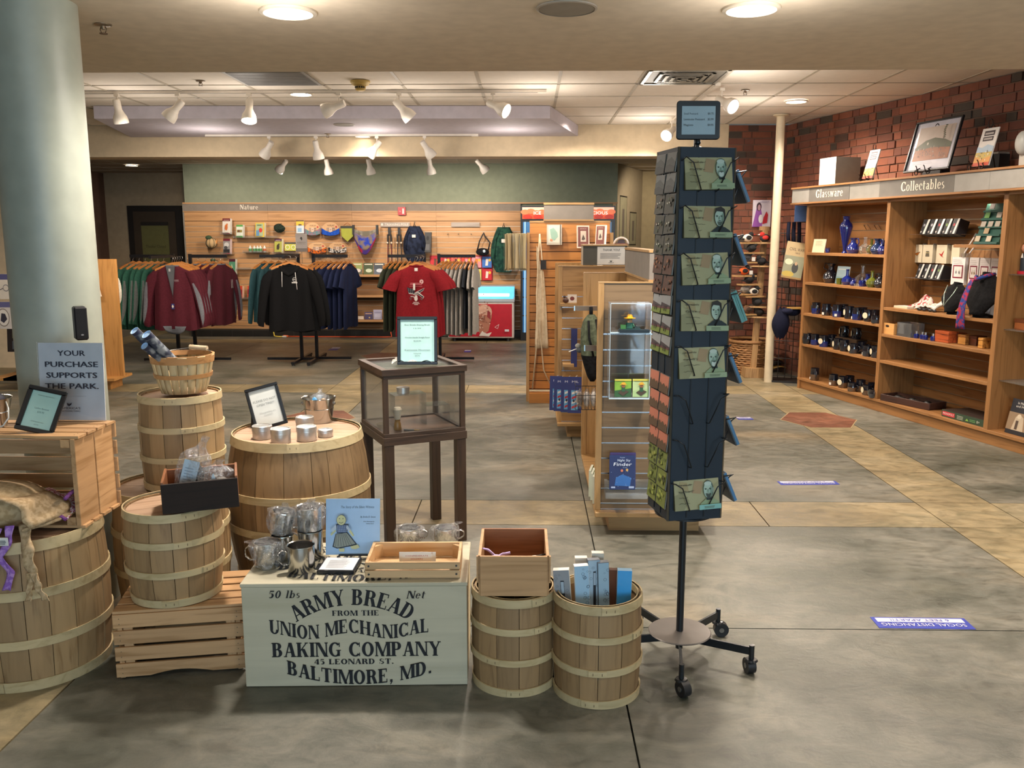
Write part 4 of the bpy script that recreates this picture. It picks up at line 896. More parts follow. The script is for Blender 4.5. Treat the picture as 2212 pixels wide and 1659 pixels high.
for a in ((-h+.014, -h+.008, h-.014, -h+.010), (-h+.014, h-.010, h-.014, h-.008), (-h+.008, -h+.014, -h+.010, h-.014), (h-.010, -h+.014, h-.008, h-.014)):
    B(a[0], a[1], .563, a[2], a[3], .815, mt=clear('#e4e4e0', .015)).build('glass_pane', t)
cr = Matrix.Translation((-.567, 4.125, 0)) @ Matrix.Rotation(R(26), 4, 'Z')
def incab(x, y, z=.557): return tuple(cr @ Vector((x, y, z)))
t = thing('shaving_brush', 'shaving brush with pale bristles and amber handle inside the glass case', 'brush', incab(-.105, -.10))
MB().lathe([(0, 0), (.017, 0), (.018, .006), (.016, .03), (.012, .042), (.015, .05), (0, .05)], wood('#b98430', '#8f5f1c', 'z', .3), n=18).build('handle', t)
MB().lathe([(.012, .05), (.014, .052), (.020, .085), (.0215, .098), (.015, .108), (0, .110)], m('#c9bca6', .9), n=18).build('bristles', t)
t = thing('display_riser', 'clear stepped acrylic riser inside the glass case', 'riser', incab(.02, .0), R(26))
CL = clear('#ffffff', .14)
for a in ((-.12, -.04, .150, .04, .06, .153), (-.12, -.04, 0, -.117, .06, .150), (.037, -.04, 0, .04, .06, .150), (.04, -.04, .087, .16, .06, .09), (.157, -.04, 0, .16, .06, .087)): B(a[0], a[1], a[2], a[3], a[4], a[5], mt=CL).build('acrylic_panel', t)
t = thing('tin', 'shallow silver tin on the clear riser inside the glass case', 'tin', incab(-.04, .01, .711))
MB().lathe([(0, 0), (.03, 0), (.03, .016)], TIN, n=24).build('can', t); MB().lathe([(.0315, .015), (.0315, .028), (0, .029)], TIN, n=24).build('lid', t)
t = thing('folding_knife', 'small knife with brass tip on the floor of the glass case', 'knife', incab(-.06, -.15, .558), R(-8))
B(-.03, -.006, 0, .02, .006, .008, mt=m('#6f6b66', .4)).build('handle', t); MB().prism([(.02, -.006), (.045, -.009), (.045, .006), (.02, .006)], 0, .007, m('#a8883a', .3, .8)).build('brass_tip', t)
t = thing('powder_puff', 'round pale dish at the left corner inside the glass case', 'dish', incab(-.165, -.03, .558))
MB().lathe([(0, 0), (.014, 0), (.024, .02), (.022, .022), (.012, .006), (0, .005)], m('#a3947c', .5), n=18).build('bowl', t)
p = A(902, 787, 4.02); t = thing('framed_notice', 'black picture frame with mint price sheet standing on the glass case', 'frame', (p.x+.0, 4.02, .862), R(3), None, R(-8))
pr, iw, ih = frame(t, .188, .225, .015, paper='#a9cfc6')
for i, (a, b) in enumerate((('Boar Bristle Shaving Brush', '12.99'), ('Wooden Handle Straight Razor', '$24.95'), ('Kennesaw Mountain', 'Folding knife'))):
    pr.text(a, iw/2, ih*(.86-.30*i), .0072, '#4a5a58', w=iw*.74).text(b, iw/2, ih*(.78-.30*i), .006, '#5d6f6c', w=iw*.22)
pr.text('$30.95', iw/2, ih*.12, .006, '#5d6f6c').build('price_sheet', t)
t = thing('lace_cloth', 'crumpled white lace lying behind the mint price sheet frame on the glass case', 'cloth', (p.x-.05, 4.06, .862), 0)
rnd = random.Random(5); LACE = cloth('#d9d4ca', '#9c978c', 160)
MB().grid(lambda u, v: (-.07+.19*u, -.05+.10*v, .004+.012*abs(math.sin(9*u+4*v))+.008*abs(math.sin(17*v+6*u))), 22, 12, LACE).build('lace', t)
# ------------------------------------------------------------------ on the slatted crate: sign, frame, pail
p = A(148, 915, 2.975); t = thing('counter_sign', 'white acrylic YOUR PURCHASE SUPPORTS sign standing on the slatted crate', 'sign', (-1.603, 2.97, .815), R(-1), None, R(-4))
B(-.115, -.002, 0, .115, .002, .272, mt=m('#e2e2e6', .25, coat=.4)).build('sheet', t)
B(-.118, -.0035, -.001, .118, -.0025, .275, mt=clear('#ffffff', .04)).build('acrylic_front', t)
pr = Pr((-.115, -.0022, 0)); K = '#2a2c3a'
BG = lambda s_, y, w_: pr.text(s_, .116, y, .0195, K, w=w_)
for s_, y, w_ in (('YOUR', .227, .098), ('PURCHASE', .188, .188), ('SUPPORTS', .150, .180), ('THE PARK.', .112, .190)):
    for dx in (-.0011, 0, .0011): pr.text(s_, .118+dx, y, .0195, K, w=w_)
pr.rect(.05, .085, .12, .0006, '#8a93a5').poly([(.098, .062), (.108, .058), (.117, .063), (.113, .055), (.106, .050), (.100, .054)], K)
pr.text("AMERICA'S", .112, .040, .0075, K, w=.068).text('NATIONAL PARKS', .112, .031, .005, K, w=.068).build('lettering', t)
t = thing('framed_notice', 'black framed mint price card leaning on the slatted crate in front of the sign', 'frame', (-1.635, 2.775, .813), R(4), None, R(-26), R(13))
pr, iw, ih = frame(t, .125, .155, .015, paper='#abcfc4')
pr.text('Ladies Bonnet', iw/2, ih*.52, .006, '#6f8580').text('$25.95', iw/2, ih*.42, .006, '#6f8580').text('Authentic reproduction', iw/2, ih*.88, .004, '#6f8580').text('Child bonnet sizes', iw/2, ih*.16, .004, '#6f8580').text('$19.95', iw/2, ih*.08, .004, '#6f8580').build('price_sheet', t)
t = thing('pail', 'galvanised pail with looped handle at the left edge on the crate', 'pail', (-1.835, 2.86, .813))
MB().lathe([(0, .001), (.050, .001), (.052, 0), (.064, .05), (.0655, .053), (.064, .056), (.074, .098), (.077, .101), (.073, .100), (.050, .004), (0, .004)], STEEL, n=36).build('bucket_wall', t)
MB().tube([(.076, -.02, .092), (.098, -.045, .075), (.105, -.06, .045), (.09, -.07, .02), (.06, -.075, .012)], .0025, m('#d8d4cc', .3)).build('bail', t)
MB().ball((0, 0, .09), .055, .055, .035, m('#1b1a2a', .6)).build('dark_contents', t)
# bonnets
t = thing('quilted_bonnet', 'straw-coloured quilted sunbonnet with long ties hanging from the slatted crate', 'bonnet', (-1.70, 2.72, .545), R(-6))
BN = cloth('#bda380', '#a58b67', 70)
def bon(u, v):
    a = math.pi*(u*1.25-.12); rr = .15+.045*math.sin(v*math.pi*.5); k = 1+.05*math.sin(14*u*3.1+v*5)
    return (-.02-rr*math.cos(a)*k*1.1, -.13+.16*v, .02+.085*math.sin(a)*k*(1.0-.25*v)+.01*math.sin(20*u))
MB().grid(bon, 40, 8, BN).build('brim', t, solid=.006)
MB().ball((-.03, -.01, .045), .155, .13, .075, cloth('#c0a681', '#a98f69', 50), 24, 12).build('crown', t)
q = MB(); 
def tie(pts, w, mt, nm, t):
    q = MB(); k = len(pts)-1
    def f(u, v):
        s = v*k; i = min(int(s), k-1); fr = s-i; p = Vector(pts[i]).lerp(Vector(pts[i+1]), fr)
        return p+Vector(((u-.5)*w*(1-.25*math.sin(v*9)**2), -.004*math.sin(u*6+v*14), 0))
    q.grid(f, 4, 26, mt); return q.build(nm, t, solid=.002)
tie([(.12, -.10, .01), (.155, -.15, -.05), (.17, -.165, -.10), (.185, -.17, -.145)], .045, BN, 'tie', t)
tie([(.185, -.172, -.12), (.20, -.175, -.17), (.225, -.178, -.205)], .028, BN, 'tie', t)
tie([(.175, -.174, -.12), (.17, -.175, -.17), (.165, -.178, -.21)], .022, BN, 'tie', t)
t = thing('floral_bonnet', 'white floral bonnet with purple trim folded inside the slatted crate', 'bonnet', (-1.60, 2.755, .53), R(0))
FLW = cloth('#d9ccd2', '#a33a52', 120)
MB().grid(lambda u, v: (-.15+.25*u, -.07+.15*v, .02+.075*math.sin(math.pi*min(1, u*.7+.3))*(.6+.4*math.sin(2.2*v+.6))+.006*math.sin(24*u+9*v)), 26, 14, FLW).build('crown', t, solid=.006)
MB().tube([(-.15+.25*s, -.072, .016+.078*math.sin(math.pi*min(1, s*.7+.3))*.86) for s in [i/12 for i in range(13)]], .006, cloth('#7c4a86', '#5c3466', 80)).build('purple_trim', t)
MB().tube([(.10, -.07+.15*s, .085+.01*math.sin(5*s)) for s in [i/8 for i in range(9)]], .007, cloth('#7c4a86', '#5c3466', 80)).build('purple_trim', t)
PUR = cloth('#8a62b0', '#b58fcc', 60)
t = thing('bonnet_ties', 'purple patterned ribbon ties with paper tags hanging over the largest barrel', 'ribbon', (-1.645, 2.565, .52), R(0))
tie([(-.01, 0, .035), (-.012, -.012, .0), (-.02, -.018, -.05), (-.045, -.018, -.11), (-.035, -.018, -.15)], .030, PUR, 'purple_tie', t)
tie([(.03, 0, .045), (.03, -.012, .0), (.0, -.018, -.05), (.03, -.018, -.10), (.012, -.018, -.16)], .028, PUR, 'purple_tie', t)
tie([(-.06, 0, .03), (-.075, -.012, .0), (-.095, -.014, -.04)], .022, cloth('#d6d2d0', '#a39ea0', 90), 'white_tie', t)
for x, z in ((.0, .0), (-.055, .02)):
    q = B(x, -.024, z-.012, x+.035, -.0225, z+.014, mt='#dcdad4'); pr = Pr((x, -.0245, z-.012), mb=q); pr.lines(.004, .004, .026, .015, 4, '#55595f', .5); q.build('paper_tag', t)
# ================================================================== POSTCARD SPINNER
SX, SY, SR_ = .525, 2.85, R(12)
sm = Matrix.Translation((SX, SY, 0)) @ Matrix.Rotation(SR_, 4, 'Z')
t = thing('postcard_spinner', 'tall black wheeled spinner rack with postcards and magnets', 'rack', (SX, SY, 0), SR_)
SB = m('#1b2025', .35, .3, coat=.2); NV = m('#0d1e2c', .5)
MB().lathe([(0, .098), (.105, .098), (.108, .101), (.105, .104), (0, .104)], m('#77716c', .35, .5), n=40).build('base_disc', t)
MB().cyl((0, 0, .04), (0, 0, .56), .0125, SB, 20).build('pole', t)
for i in range(5):
    a = R(-98+72*i)-SR_; c_, s_ = math.cos(a), math.sin(a)
    q = MB(); q.M = Matrix.Rotation(a, 4, 'Z'); q.box(.0, -.004, .070, .245, .004, .097, SB); q.cyl((.248, 0, .055), (.248, 0, .105), .009, SB, 12)
    leg = q.build('leg', t)
    w = MB(); w.M = Matrix.Rotation(a, 4, 'Z'); an = (.6, 2.2, -.8, 1.3, -2)[i]; ux, uy = math.cos(an), math.sin(an)
    w.cyl((.248-uy*.014+ux*.012, ux*.014+uy*.012, .027), (.248+uy*.014+ux*.012, -ux*.014+uy*.012, .027), .0265, m('#1c1c1f', .45), 24)
    w.build('caster_wheel', leg)
    w = MB(); w.M = Matrix.Rotation(a, 4, 'Z')
    w.lathe([(.0, .058), (.018, .056), (.022, .050), (.0, .050)], SB, c=(.248, 0, 0), n=16); w.cyl((.248+ux*.012-uy*.016, ux*.016+uy*.012, .027), (.248+ux*.012+uy*.016, -ux*.016+uy*.012, .027), .009, m('#8d8a86', .3, .8), 10)
    w.build('caster_fork', leg)
HW = .089; Z0, Z1 = .535, 1.722
for i in range(4):
    q = MB(); q.M = Matrix.Rotation(R(90*i), 4, 'Z'); q.box(-HW, -HW-.006, Z0, HW, -HW, Z1, NV)
    q.build('panel', t, bevel=.0015)
    q = MB(); q.M = Matrix.Rotation(R(90*i), 4, 'Z'); 
    for s in (-1, 1): q.box(s*.030-.002, -HW-.0085, Z0+.01, s*.030+.002, -HW-.006, Z1-.03, SB)
    tag(q.build('hanging_wire', t), None, None, kind='stuff')
    q = MB(); q.M = Matrix.Rotation(R(90*i+45), 4, 'Z'); q.box(-.004, -HW*1.414-.006, Z0, .004, -HW*1.414+.012, Z1, m('#77756d', .3, .8)); q.build('corner_channel', t)
MB().lathe([(0, Z0-.006), (HW*1.1, Z0-.006), (HW*1.1, Z0), (0, Z0)], SB, n=32).build('bottom_plate', t)
MB().lathe([(.03, Z1), (.028, Z1+.006), (.008, Z1+.012), (.008, Z1+.04)], SB, n=20).build('top_socket', t)
# card faces
def portrait(pr, x, y, w, h, kind):
    """oval-faced sitter of an old photograph, drawn in flat tones"""
    T1, T2, T3, DKc = '#a9bfae', '#7f9a8a', '#4e5d52', '#1d2a2b'
    coat_ = {0: '#8fa27c', 1: '#1e2b2c'}[0 if kind in (0, 2, 4) else 1]
    pr.poly([(x, y), (x+w, y), (x+w*.97, y+h*.22), (x+w*.72, y+h*.34), (x+w*.36, y+h*.34), (x+w*.12, y+h*.2)], coat_)
    pr.poly([(x+w*.38, y+h*.30), (x+w*.66, y+h*.30), (x+w*.62, y+h*.48), (x+w*.42, y+h*.48)], DKc)
    pr.ell(x+w*.50, y+h*.66, w*.245, h*.31, T3 if kind in (0, 2, 4) else '#26231f').ell(x+w*.48, y+h*.64, w*.205, h*.275, T1).ell(x+w*.62, y+h*.60, w*.06, h*.18, T2)
    if kind in (0, 2, 4): pr.ell(x+w*.47, y+h*.86, w*.17, h*.07, '#b7c7bb').ell(x+w*.71, y+h*.62, w*.05, h*.10, '#93a394')
    else: pr.poly([(x+w*.25, y+h*.72), (x+w*.30, y+h*.93), (x+w*.55, y+h*.99), (x+w*.72, y+h*.90), (x+w*.74, y+h*.66), (x+w*.64, y+h*.82), (x+w*.36, y+h*.84)], '#26231f')
    for s in (-.10, .10): pr.ell(x+w*(.46+s), y+h*.685, w*.045, h*.022, T3, 10).ell(x+w*(.46+s), y+h*.665, w*.022, h*.014, DKc, 8)
    pr.poly([(x+w*.44, y+h*.67), (x+w*.49, y+h*.67), (x+w*.50, y+h*.57), (x+w*.42, y+h*.57)], T2)
    if kind in (0, 2): pr.ell(x+w*.46, y+h*.47, w*.15, h*.115, T2).ell(x+w*.46, y+h*.455, w*.11, h*.09, '#c2cfc4').ell(x+w*.46, y+h*.535, w*.10, h*.022, T3, 12).ell(x+w*.46, y+h*.51, w*.045, h*.010, DKc, 8)
    elif kind == 4: pr.poly([(x+w*.34, y+h*.53), (x+w*.58, y+h*.53), (x+w*.52, y+h*.36), (x+w*.42, y+h*.36)], '#3a423c').ell(x+w*.46, y+h*.52, w*.06, h*.012, T2, 8)
    elif kind == 1: pr.poly([(x+w*.36, y+h*.50), (x+w*.58, y+h*.50), (x+w*.52, y+h*.38), (x+w*.42, y+h*.38)], T3).ell(x+w*.46, y+h*.53, w*.06, h*.012, DKc, 8)
    else: pr.ell(x+w*.46, y+h*.525, w*.055, h*.012, DKc, 8)
CARD = [m('#7d8061', .5), m('#a6a27a', .5), m('#77714f', .5)]
slots = [(376, 0, 'topmost'), (481, 1, 'second'), (582, 2, 'third'), (683, 3, 'fourth'), (785, 0, 'fifth'), (1070, 4, 'lowest')]
desc = ['white-bearded man', 'dark-haired man with a goatee', 'white-bearded man', 'clean-shaven dark-haired man', 'white-bearded man', 'man with a pointed dark beard']
def zof(py): return A(1530, py, 2.745).z
def wireholder(par, z, face=0):
    q = MB(); q.M = Matrix.Rotation(R(90*face), 4, 'Z'); y = -HW
    q.tube([(-.084, y-.006, z+.040), (-.084, y-.045, z+.048), (-.060, y-.042, z+.032), (-.028, y-.031, z-.048), (-.028, y-.008, z-.052)], .0021, SB, 5)
    q.tube([(.084, y-.006, z+.040), (.084, y-.045, z+.048), (.060, y-.042, z+.032), (.028, y-.031, z-.048), (.028, y-.008, z-.052)], .0021, SB, 5)
    q.tube([(-.084, y-.045, z+.048), (.0, y-.012, z+.046), (.084, y-.045, z+.048)], .0014, SB, 5) if False else None
    return tag(q.build('wire_pocket', par), None, None)
for k in range(8): wireholder(t, zof(376)-.1435*k if k < 5 else (zof(785)-(zof(785)-zof(1070))/3*(k-4)), 0)
spinner = t
for k, (py, kind, nm) in enumerate(slots):
    z = zof(py)-.047; loc = sm @ Vector((.002+.0, -HW-.020, z))
    t = thing('postcard', f'{nm} postcard on the spinner front, portrait of a {desc[k]}', 'postcard', tuple(loc), SR_, None, R(-9), R((-1, .5, -1.5, 1, -1, -2)[k]))
    w2, hh = .077, .098
    B(-w2, -.003, 0, w2, .010, hh, mt='#55583f').build('card_stack', t)
    pr = Pr((-w2, -.0032, 0)); pr.rect(0, 0, 2*w2, hh, CARD[1]); pr.poly([(.0, .0), (.03, 0), (.05, .03), (.03, .06), (0, .05)], '#8f8d68').poly([(.06, .055), (.09, .05), (.10, .09), (.07, .095)], '#a38a66').poly([(.02, .07), (.05, .06), (.045, .09), (.02, .095)], '#9f9268')
    rnd = random.Random(k)
    for j in range(4):
        y = .082-.02*j; pts = [(.014+.006*i, y+rnd.uniform(-.0016, .0022)) for i in range(int(6+rnd.random()*5))]; pr.line(pts, .0009, '#2e2b20')
    pr.text('I am with the', .035, .080, .006, '#2b281e', w=.045, shear=.4).text('South in life or', .038, .058, .005, '#2b281e', w=.05, shear=.4)
    portrait(pr, .078, .0, .074, .097, kind)
    pr.rect(.078, 0, .075, .016, '#93a583' if k < 5 else '#7fb5ae').lines(.095, .004, .04, .008, 3, '#5a684f', .5)
    pr.build('printed_face', t)
# leaning stacks on the right-hand face
for k, (py, c_) in enumerate(((405, '#5d7f9c'), (540, '#56799a'), (662, '#6aa3a0'), (792, '#527a9c'), (925, '#4f7b9f'), (1045, '#4f80ac'))):
    z = A(1600, py, 2.85).z-.05; loc = sm @ Vector((HW+.056, .0, z))
    t = thing('postcard_stack', f'{ORD[k]} leaning postcard stack from the top on the right side of the spinner', 'postcard', tuple(loc), SR_+R(90), None, R(-24))
    wd = .018 if k == 2 else .009
    B(-.074, -.002-wd, 0, .074, .0, .105, mt=m('#4a4f52', .5)).build('cards', t)
    for j in range(3 if k == 2 else 1): B(-.0745, -.0042-wd+.006*j, 0, -.074, .001-.004*0-wd+.006*j+.004, .1055, mt=m(c_, .4)).build('card_edge', t)
    B(-.074, -.0045-wd, .0, .074, -.002-wd, .106, mt=m(c_, .4)).build('front_card', t)
    wireholder(spinner, z+.05, 1)
# magnets on the left-hand face
def magart(pr, w, h, k, rnd):
    if k == 0: pr.rect(0, 0, w, h, '#6f7271').poly([(0, .0), (w, 0), (w, h*.5), (w*.75, h*.62), (w*.5, h*.78), (w*.25, h*.66), (0, h*.6)], '#4c504f').poly([(0, 0), (w, 0), (w, h*.25), (w*.4, h*.4), (0, h*.3)], '#3a3e3c')
    elif k == 1:
        pr.rect(0, 0, w, h, '#35362b')
        for _ in range(7): pr.ell(rnd.uniform(.15, .85)*w, rnd.uniform(.15, .85)*h, w*.12, h*.09, rnd.choice(('#4d4a33', '#2b3326', '#54402c', '#3d4a33')), 7)
        pr.ell(w*.42, h*.52, w*.05, h*.05, '#c9c9bd', 8).ell(w*.66, h*.55, w*.05, h*.05, '#c9c9bd', 8)
    elif k == 2:
        pr.rect(0, 0, w, h, '#4d2f22')
        for _ in range(9): pr.ell(rnd.uniform(.15, .85)*w, rnd.uniform(.15, .85)*h, w*.10, h*.08, rnd.choice(('#7a4a2c', '#3a2b20', '#8a5a38', '#5a3426')), 7)
    elif k == 3: pr.rect(0, 0, w, h, '#3e3438').poly([(0, h*.62), (w, h*.45), (w, h), (0, h)], '#8a8c8c').rect(0, 0, w, h*.32, '#6a7a34').rect(0, h*.28, w, h*.1, '#5c3438').rect(w*.35, h*.15, w*.06, h*.3, '#20231a').rect(w*.55, h*.15, w*.06, h*.3, '#20231a')
    elif k == 4: pr.rect(0, 0, w, h, '#b5705a').poly([(0, 0), (w, 0), (w, h*.35), (w*.85, h*.5), (w*.7, h*.38), (w*.5, h*.55), (w*.3, h*.4), (w*.15, h*.55), (0, h*.42)], '#5a4634')
    else:
        pr.rect(0, 0, w, h, '#6f7a3e')
        for _ in range(8): pr.ell(rnd.uniform(.15, .85)*w, rnd.uniform(.15, .85)*h, w*.13, h*.1, rnd.choice(('#9aa552', '#56622e', '#8a8f4a', '#454a2c')), 7)
kinds = [0, 0, 1, 1, 1, 2, 2, 3, 3, 3, None, 4, 4, 4, 4, 5, 5, 5]; ndesc = ['grey misty mountain', 'dark woodland', 'russet woodland', 'field at dusk', 'pink sunset', 'green foliage']
zt, zb = 1.695, .60; ROWS = ORD+['seventeenth', 'eighteenth']
cnt = [0]*6
for r_, k in enumerate(kinds):
    if k is None: continue
    cnt[k] += 1
    for c_ in (0, 1):
        z = zt-(zt-zb)/17.3*r_; rnd = random.Random(r_*2+c_); w_, h_ = .082, .060
        loc = sm @ Vector((-HW-.010, .0835-.088*c_-.0, z-.045))
        t = thing('picture_magnet', f'{ndesc[k]} magnet, {ROWS[r_-(r_ > 10)]} row from the top, {("outer", "inner")[c_]} column of the spinner', 'magnet', tuple(loc), SR_-R(90), None, R(-6)+R(rnd.uniform(-2, 2)), R(rnd.uniform(-2, 2)))
        B(0, -.004, 0, w_, 0, h_, mt=m('#6d6c66', .35)).build('magnet_block', t)
        pr = Pr((.001, -.0042, .001)); magart(pr, w_-.002, h_-.002, k, rnd); pr.build('picture', t)

# price board on top
p = A(1507, 302, 2.82); t = thing('price_board', 'black rounded price board reading Small Postcard on top of the spinner', 'sign', (p.x, 2.82, p.z), R(1), None, R(-3))
w_, h_ = .068, .118; n = []
for cx, cz, a0 in ((w_-.01, .010, -90), (w_-.01, h_-.01, 0), (-w_+.01, h_-.01, 90), (-w_+.01, .010, 180)): n += [(cx+.01*math.cos(R(a0+30*i)), cz+.01*math.sin(R(a0+30*i))) for i in range(4)]
MB().prismy(n, -.006, .004, m('#121316', .35)).build('board_frame', t, bevel=.002)
pr = Pr((-w_+.016, -.0065, .015)); iw, ih = 2*w_-.032, h_-.032; pr.rect(0, 0, iw, ih, m('#9fb4bd', .3)); K = '#2f3a40'
for a, b, y in (('Small Postcard', '$0.75', .70), ('Lenticular Postcard', '$2.99', .50), ('Magnets', '$4.95', .30)): pr.text(a, .006, ih*y, .0062, K, align='l', w=iw*(.42 if len(a) < 16 else .62) if len(a) > 8 else iw*.28).text(b, iw-.006, ih*y, .0062, K, align='r', w=iw*.17)
pr.build('price_sheet', t); MB().cyl((0, 0, 0), (0, 0, -.035), .006, SB, 12).build('stalk', t); MB().ball((0, -.002, -.008), .010, .010, .010, SB, 10, 6).build('swivel', t)

# ================================================================== CENTRE GONDOLAS
OAK = wood('#a88454', '#8e6a3e', 'x', .45, rnd=.05); OAKZ = wood('#b08a58', '#94703f', 'z', .45, rnd=.06); SLATW = wood('#7d6547', '#6b5438', 'x', .45, rnd=.06)
ALU = m('#b9bcc0', .25, 1.0, .02); HEAD = m('#7b746c', .8)
def slat_panel(t, x0, x1, y, z0, z1, th, mt, first=None, groove=ALU, pitch=.0762, plain_top=0):
    """a panel facing -y, built of single planks with metal lined grooves"""
    B(x0, y+.008, z0, x1, y+th, z1, mt=mt).build('core_panel', t)
    z = z1-plain_top
    if plain_top: B(x0, y, z+.002, x1, y+.008, z1, mt=mt).build('top_board', t)
    while z > z0+.02:
        zb_ = max(z0, z-pitch); B(x0, y, zb_+.008, x1, y+.008, z, mt=mt).build('plank', t)
        B(x0, y+.004, zb_+.001, x1, y+.0085, zb_+.008, mt=groove).build('groove_insert', t); z -= pitch
def end_gondola(label, x0, x1, yf, yb, top, spine=None, header=None, alu=ALU, plank=SLATW, plain_top=.17):
    t = thing('display_gondola', label, 'shelving', ((x0+x1)/2, (yf+yb)/2, 0)); cx, cy = (x0+x1)/2, (yf+yb)/2
    X0, X1, YF, YB = x0-cx, x1-cx, yf-cy, yb-cy
    B(X0+.075, YF+.05, 0, X1-.075, YB-.05, .098, mt=OAK).build('plinth', t)
    B(X0, YF-.045, .098, X1, YB, .122, mt=OAK).build('deck', t, bevel=.002)
    slat_panel(t, X0+.028, X1-.028, YF, .122, top, .03, plank, plain_top=plain_top, groove=alu)
    for s in (X0, X1-.028): B(s, YF-.004, .122, s+.028, YF+.034, top, mt=OAKZ).build('edge_strip', t, bevel=.001)
    B(X0, YB-.034, .122, X1, YB, top, mt=OAKZ).build('back_panel', t); B(X0-.001, YB-.040, .122, X0+.028, YB+.001, top, mt=OAKZ).build('edge_strip', t)
    B(X0, YF-.005, top, X1, YF+.035, top+.006, mt=OAK).build('cap', t); B(X0, YB-.036, top, X1, YB+.002, top+.006, mt=OAK).build('cap', t)
    if spine is not None: B(spine-cx-.02, YF+.034, .122, spine-cx+.02, YB-.034, top, mt=OAKZ).build('spine_panel', t)
    if header:
        B(spine-cx-.03, YF+.04, header[0], spine-cx+.03, YB-.04, header[1]-.012, mt=HEAD).build('header_board', t)
        B(spine-cx-.034, YF+.036, header[1]-.012, spine-cx+.034, YB-.036, header[1], mt=OAK).build('header_cap', t); B(spine-cx-.034, YF+.036, header[0]-.012, spine-cx+.034, YB-.036, header[0], mt=OAK).build('header_base', t)
    return t
end_gondola('oak slatwall display stand nearest the spinner, with clear shelves on its front', .325, .925, 4.145, 5.30, 1.236, .60, (1.25, 1.39))
end_gondola('second oak slatwall display stand, behind the nearest one, under the THANK YOU box', .205, .80, 6.22, 7.0, 1.245, .52, None, plank=wood('#a27c4c', '#8a6539', 'x', .45, rnd=.05), plain_top=.14)
# THANK YOU box
p = A(1262, 572, 6.25); t = thing('header_box', 'grey wrapped header box with THANK YOU card above the second stand', 'sign', ((.376+.69)/2, 6.33, 1.255), 0)
B(-.155, -.10, 0, .155, .10, .135, mt=m('#4c4b45', .8)).build('box_shell', t); B(-.157, -.10, 0, -.155, .10, .135, mt='#a39a8c').build('side_trim', t); B(-.16, -.105, .135, .16, .105, .145, mt=OAK).build('top_cap', t)
pr = Pr((-.055, -.1005, .004)); pr.rect(0, 0, .195, .125, m('#cdc9c2', .4)).text('THANK YOU!', .098, .095, .016, '#3b3a38', w=.12).lines(.02, .045, .155, .040, 4, '#8f8b86', .4).poly([(.088, .030), (.100, .026), (.106, .032), (.104, .022), (.094, .018)], '#3b3a38').text('AMERICAS', .098, .010, .007, '#3b3a38', w=.04).build('thank_you_card', t)
t = thing('snow_globe', 'small white arched ornament on the cap behind the THANK YOU card', 'ornament', (.655, 6.33, 1.401), 0)
q = MB(); q.tube([(.05*math.cos(R(a)), 0, .045*math.sin(R(a))) for a in range(0, 181, 15)], .008, m('#ddd2ca', .3)).build('arch', t)
B(-.045, -.012, 0, .045, .012, .006, mt='#8a5a4a').build('base', t); MB().prismy([(-.03, .006), (.03, .006), (.02, .03), (-.02, .03)], -.004, .004, '#4b4048').build('inset', t)
# orange lit third stand
t = thing('display_gondola', 'tall orange-lit slatwall stand with header, third in the row, with the hanging apron', 'shelving', (.345, 7.85, 0))
SLO = wood('#b4793a', '#96602a', 'x', .45, rnd=.05); DKG = m('#4a2f16', .7)
slat_panel(t, -.345, .352, -.15, .10, 1.575, .04, SLO, groove=DKG, plain_top=.10)
B(-.372, -.19, .0, -.345, .15, 1.49, mt=OAKZ).build('side_board', t); B(.352, -.19, 0, .380, .15, 1.49, mt=OAKZ).build('side_board', t)
B(-.348, -.153, 1.575, .355, -.10, 1.592, mt=OAK).build('cap', t)
B(-.345, -.27, .0, .352, -.15, .085, mt=SLO).build('deck_box', t); B(-.33, -.262, -.0, .33, -.16, .012, mt='#1a130c').build('toe_kick', t)
B(-.222, -.16, 1.602, .208, -.10, 1.728, mt=HEAD).build('header_board', t); B(-.225, -.165, 1.728, .212, -.095, 1.745, mt=OAK).build('header_cap', t); B(-.225, -.165, 1.590, .212, -.095, 1.602, mt=OAK).build('header_base', t)
def facebook(name, lab, cat, px0, py0, px1, py1, Y, cover, art=None, th=.02, edge='#e6e0d2', group=None, rz=0, lean=-6, peg=0):
    """a book or pack facing the aisle, seen between two pixel corners of the photo"""
    a, b = A(px0, py1, Y), A(px1, py0, Y); w, h = b.x-a.x, b.z-a.z
    t = thing(name, lab, cat, ((a.x+b.x)/2, Y, a.z), rz, group, R(lean)); 
    B(-w/2, -th/2, 0, w/2, th/2, h, mt=edge).build('body', t)
    pr = Pr((-w/2, -th/2-.0006, 0), step=.0008); pr.rect(0, 0, w, h, cover)
    if art: art(pr, w, h)
    pr.build('cover_print', t)
    if peg: MB().cyl((0, 0, h*.97), (0, peg, h*.97), .003, '#b5b0a8', 6).build('peg', t)
    return t
Yg = 7.66
def mapart(pr, w, h): pr.rect(w*.1, h*.1, w*.75, h*.85, '#cfcabb').poly([(w*.2, h*.75), (w*.45, h*.85), (w*.7, h*.6), (w*.75, h*.4), (w*.5, h*.2), (w*.3, h*.3)], '#8fb0a0').poly([(w*.25, h*.3), (w*.4, h*.25), (w*.35, h*.15), (w*.2, h*.2)], '#c98a68').rect(w*.88, 0, w*.04, h, '#3b342c')
facebook('folded_map', 'map in a clear holder at the left of the orange-lit stand', 'map', 1181, 485, 1214, 529, Yg, '#b5ae9f', mapart)

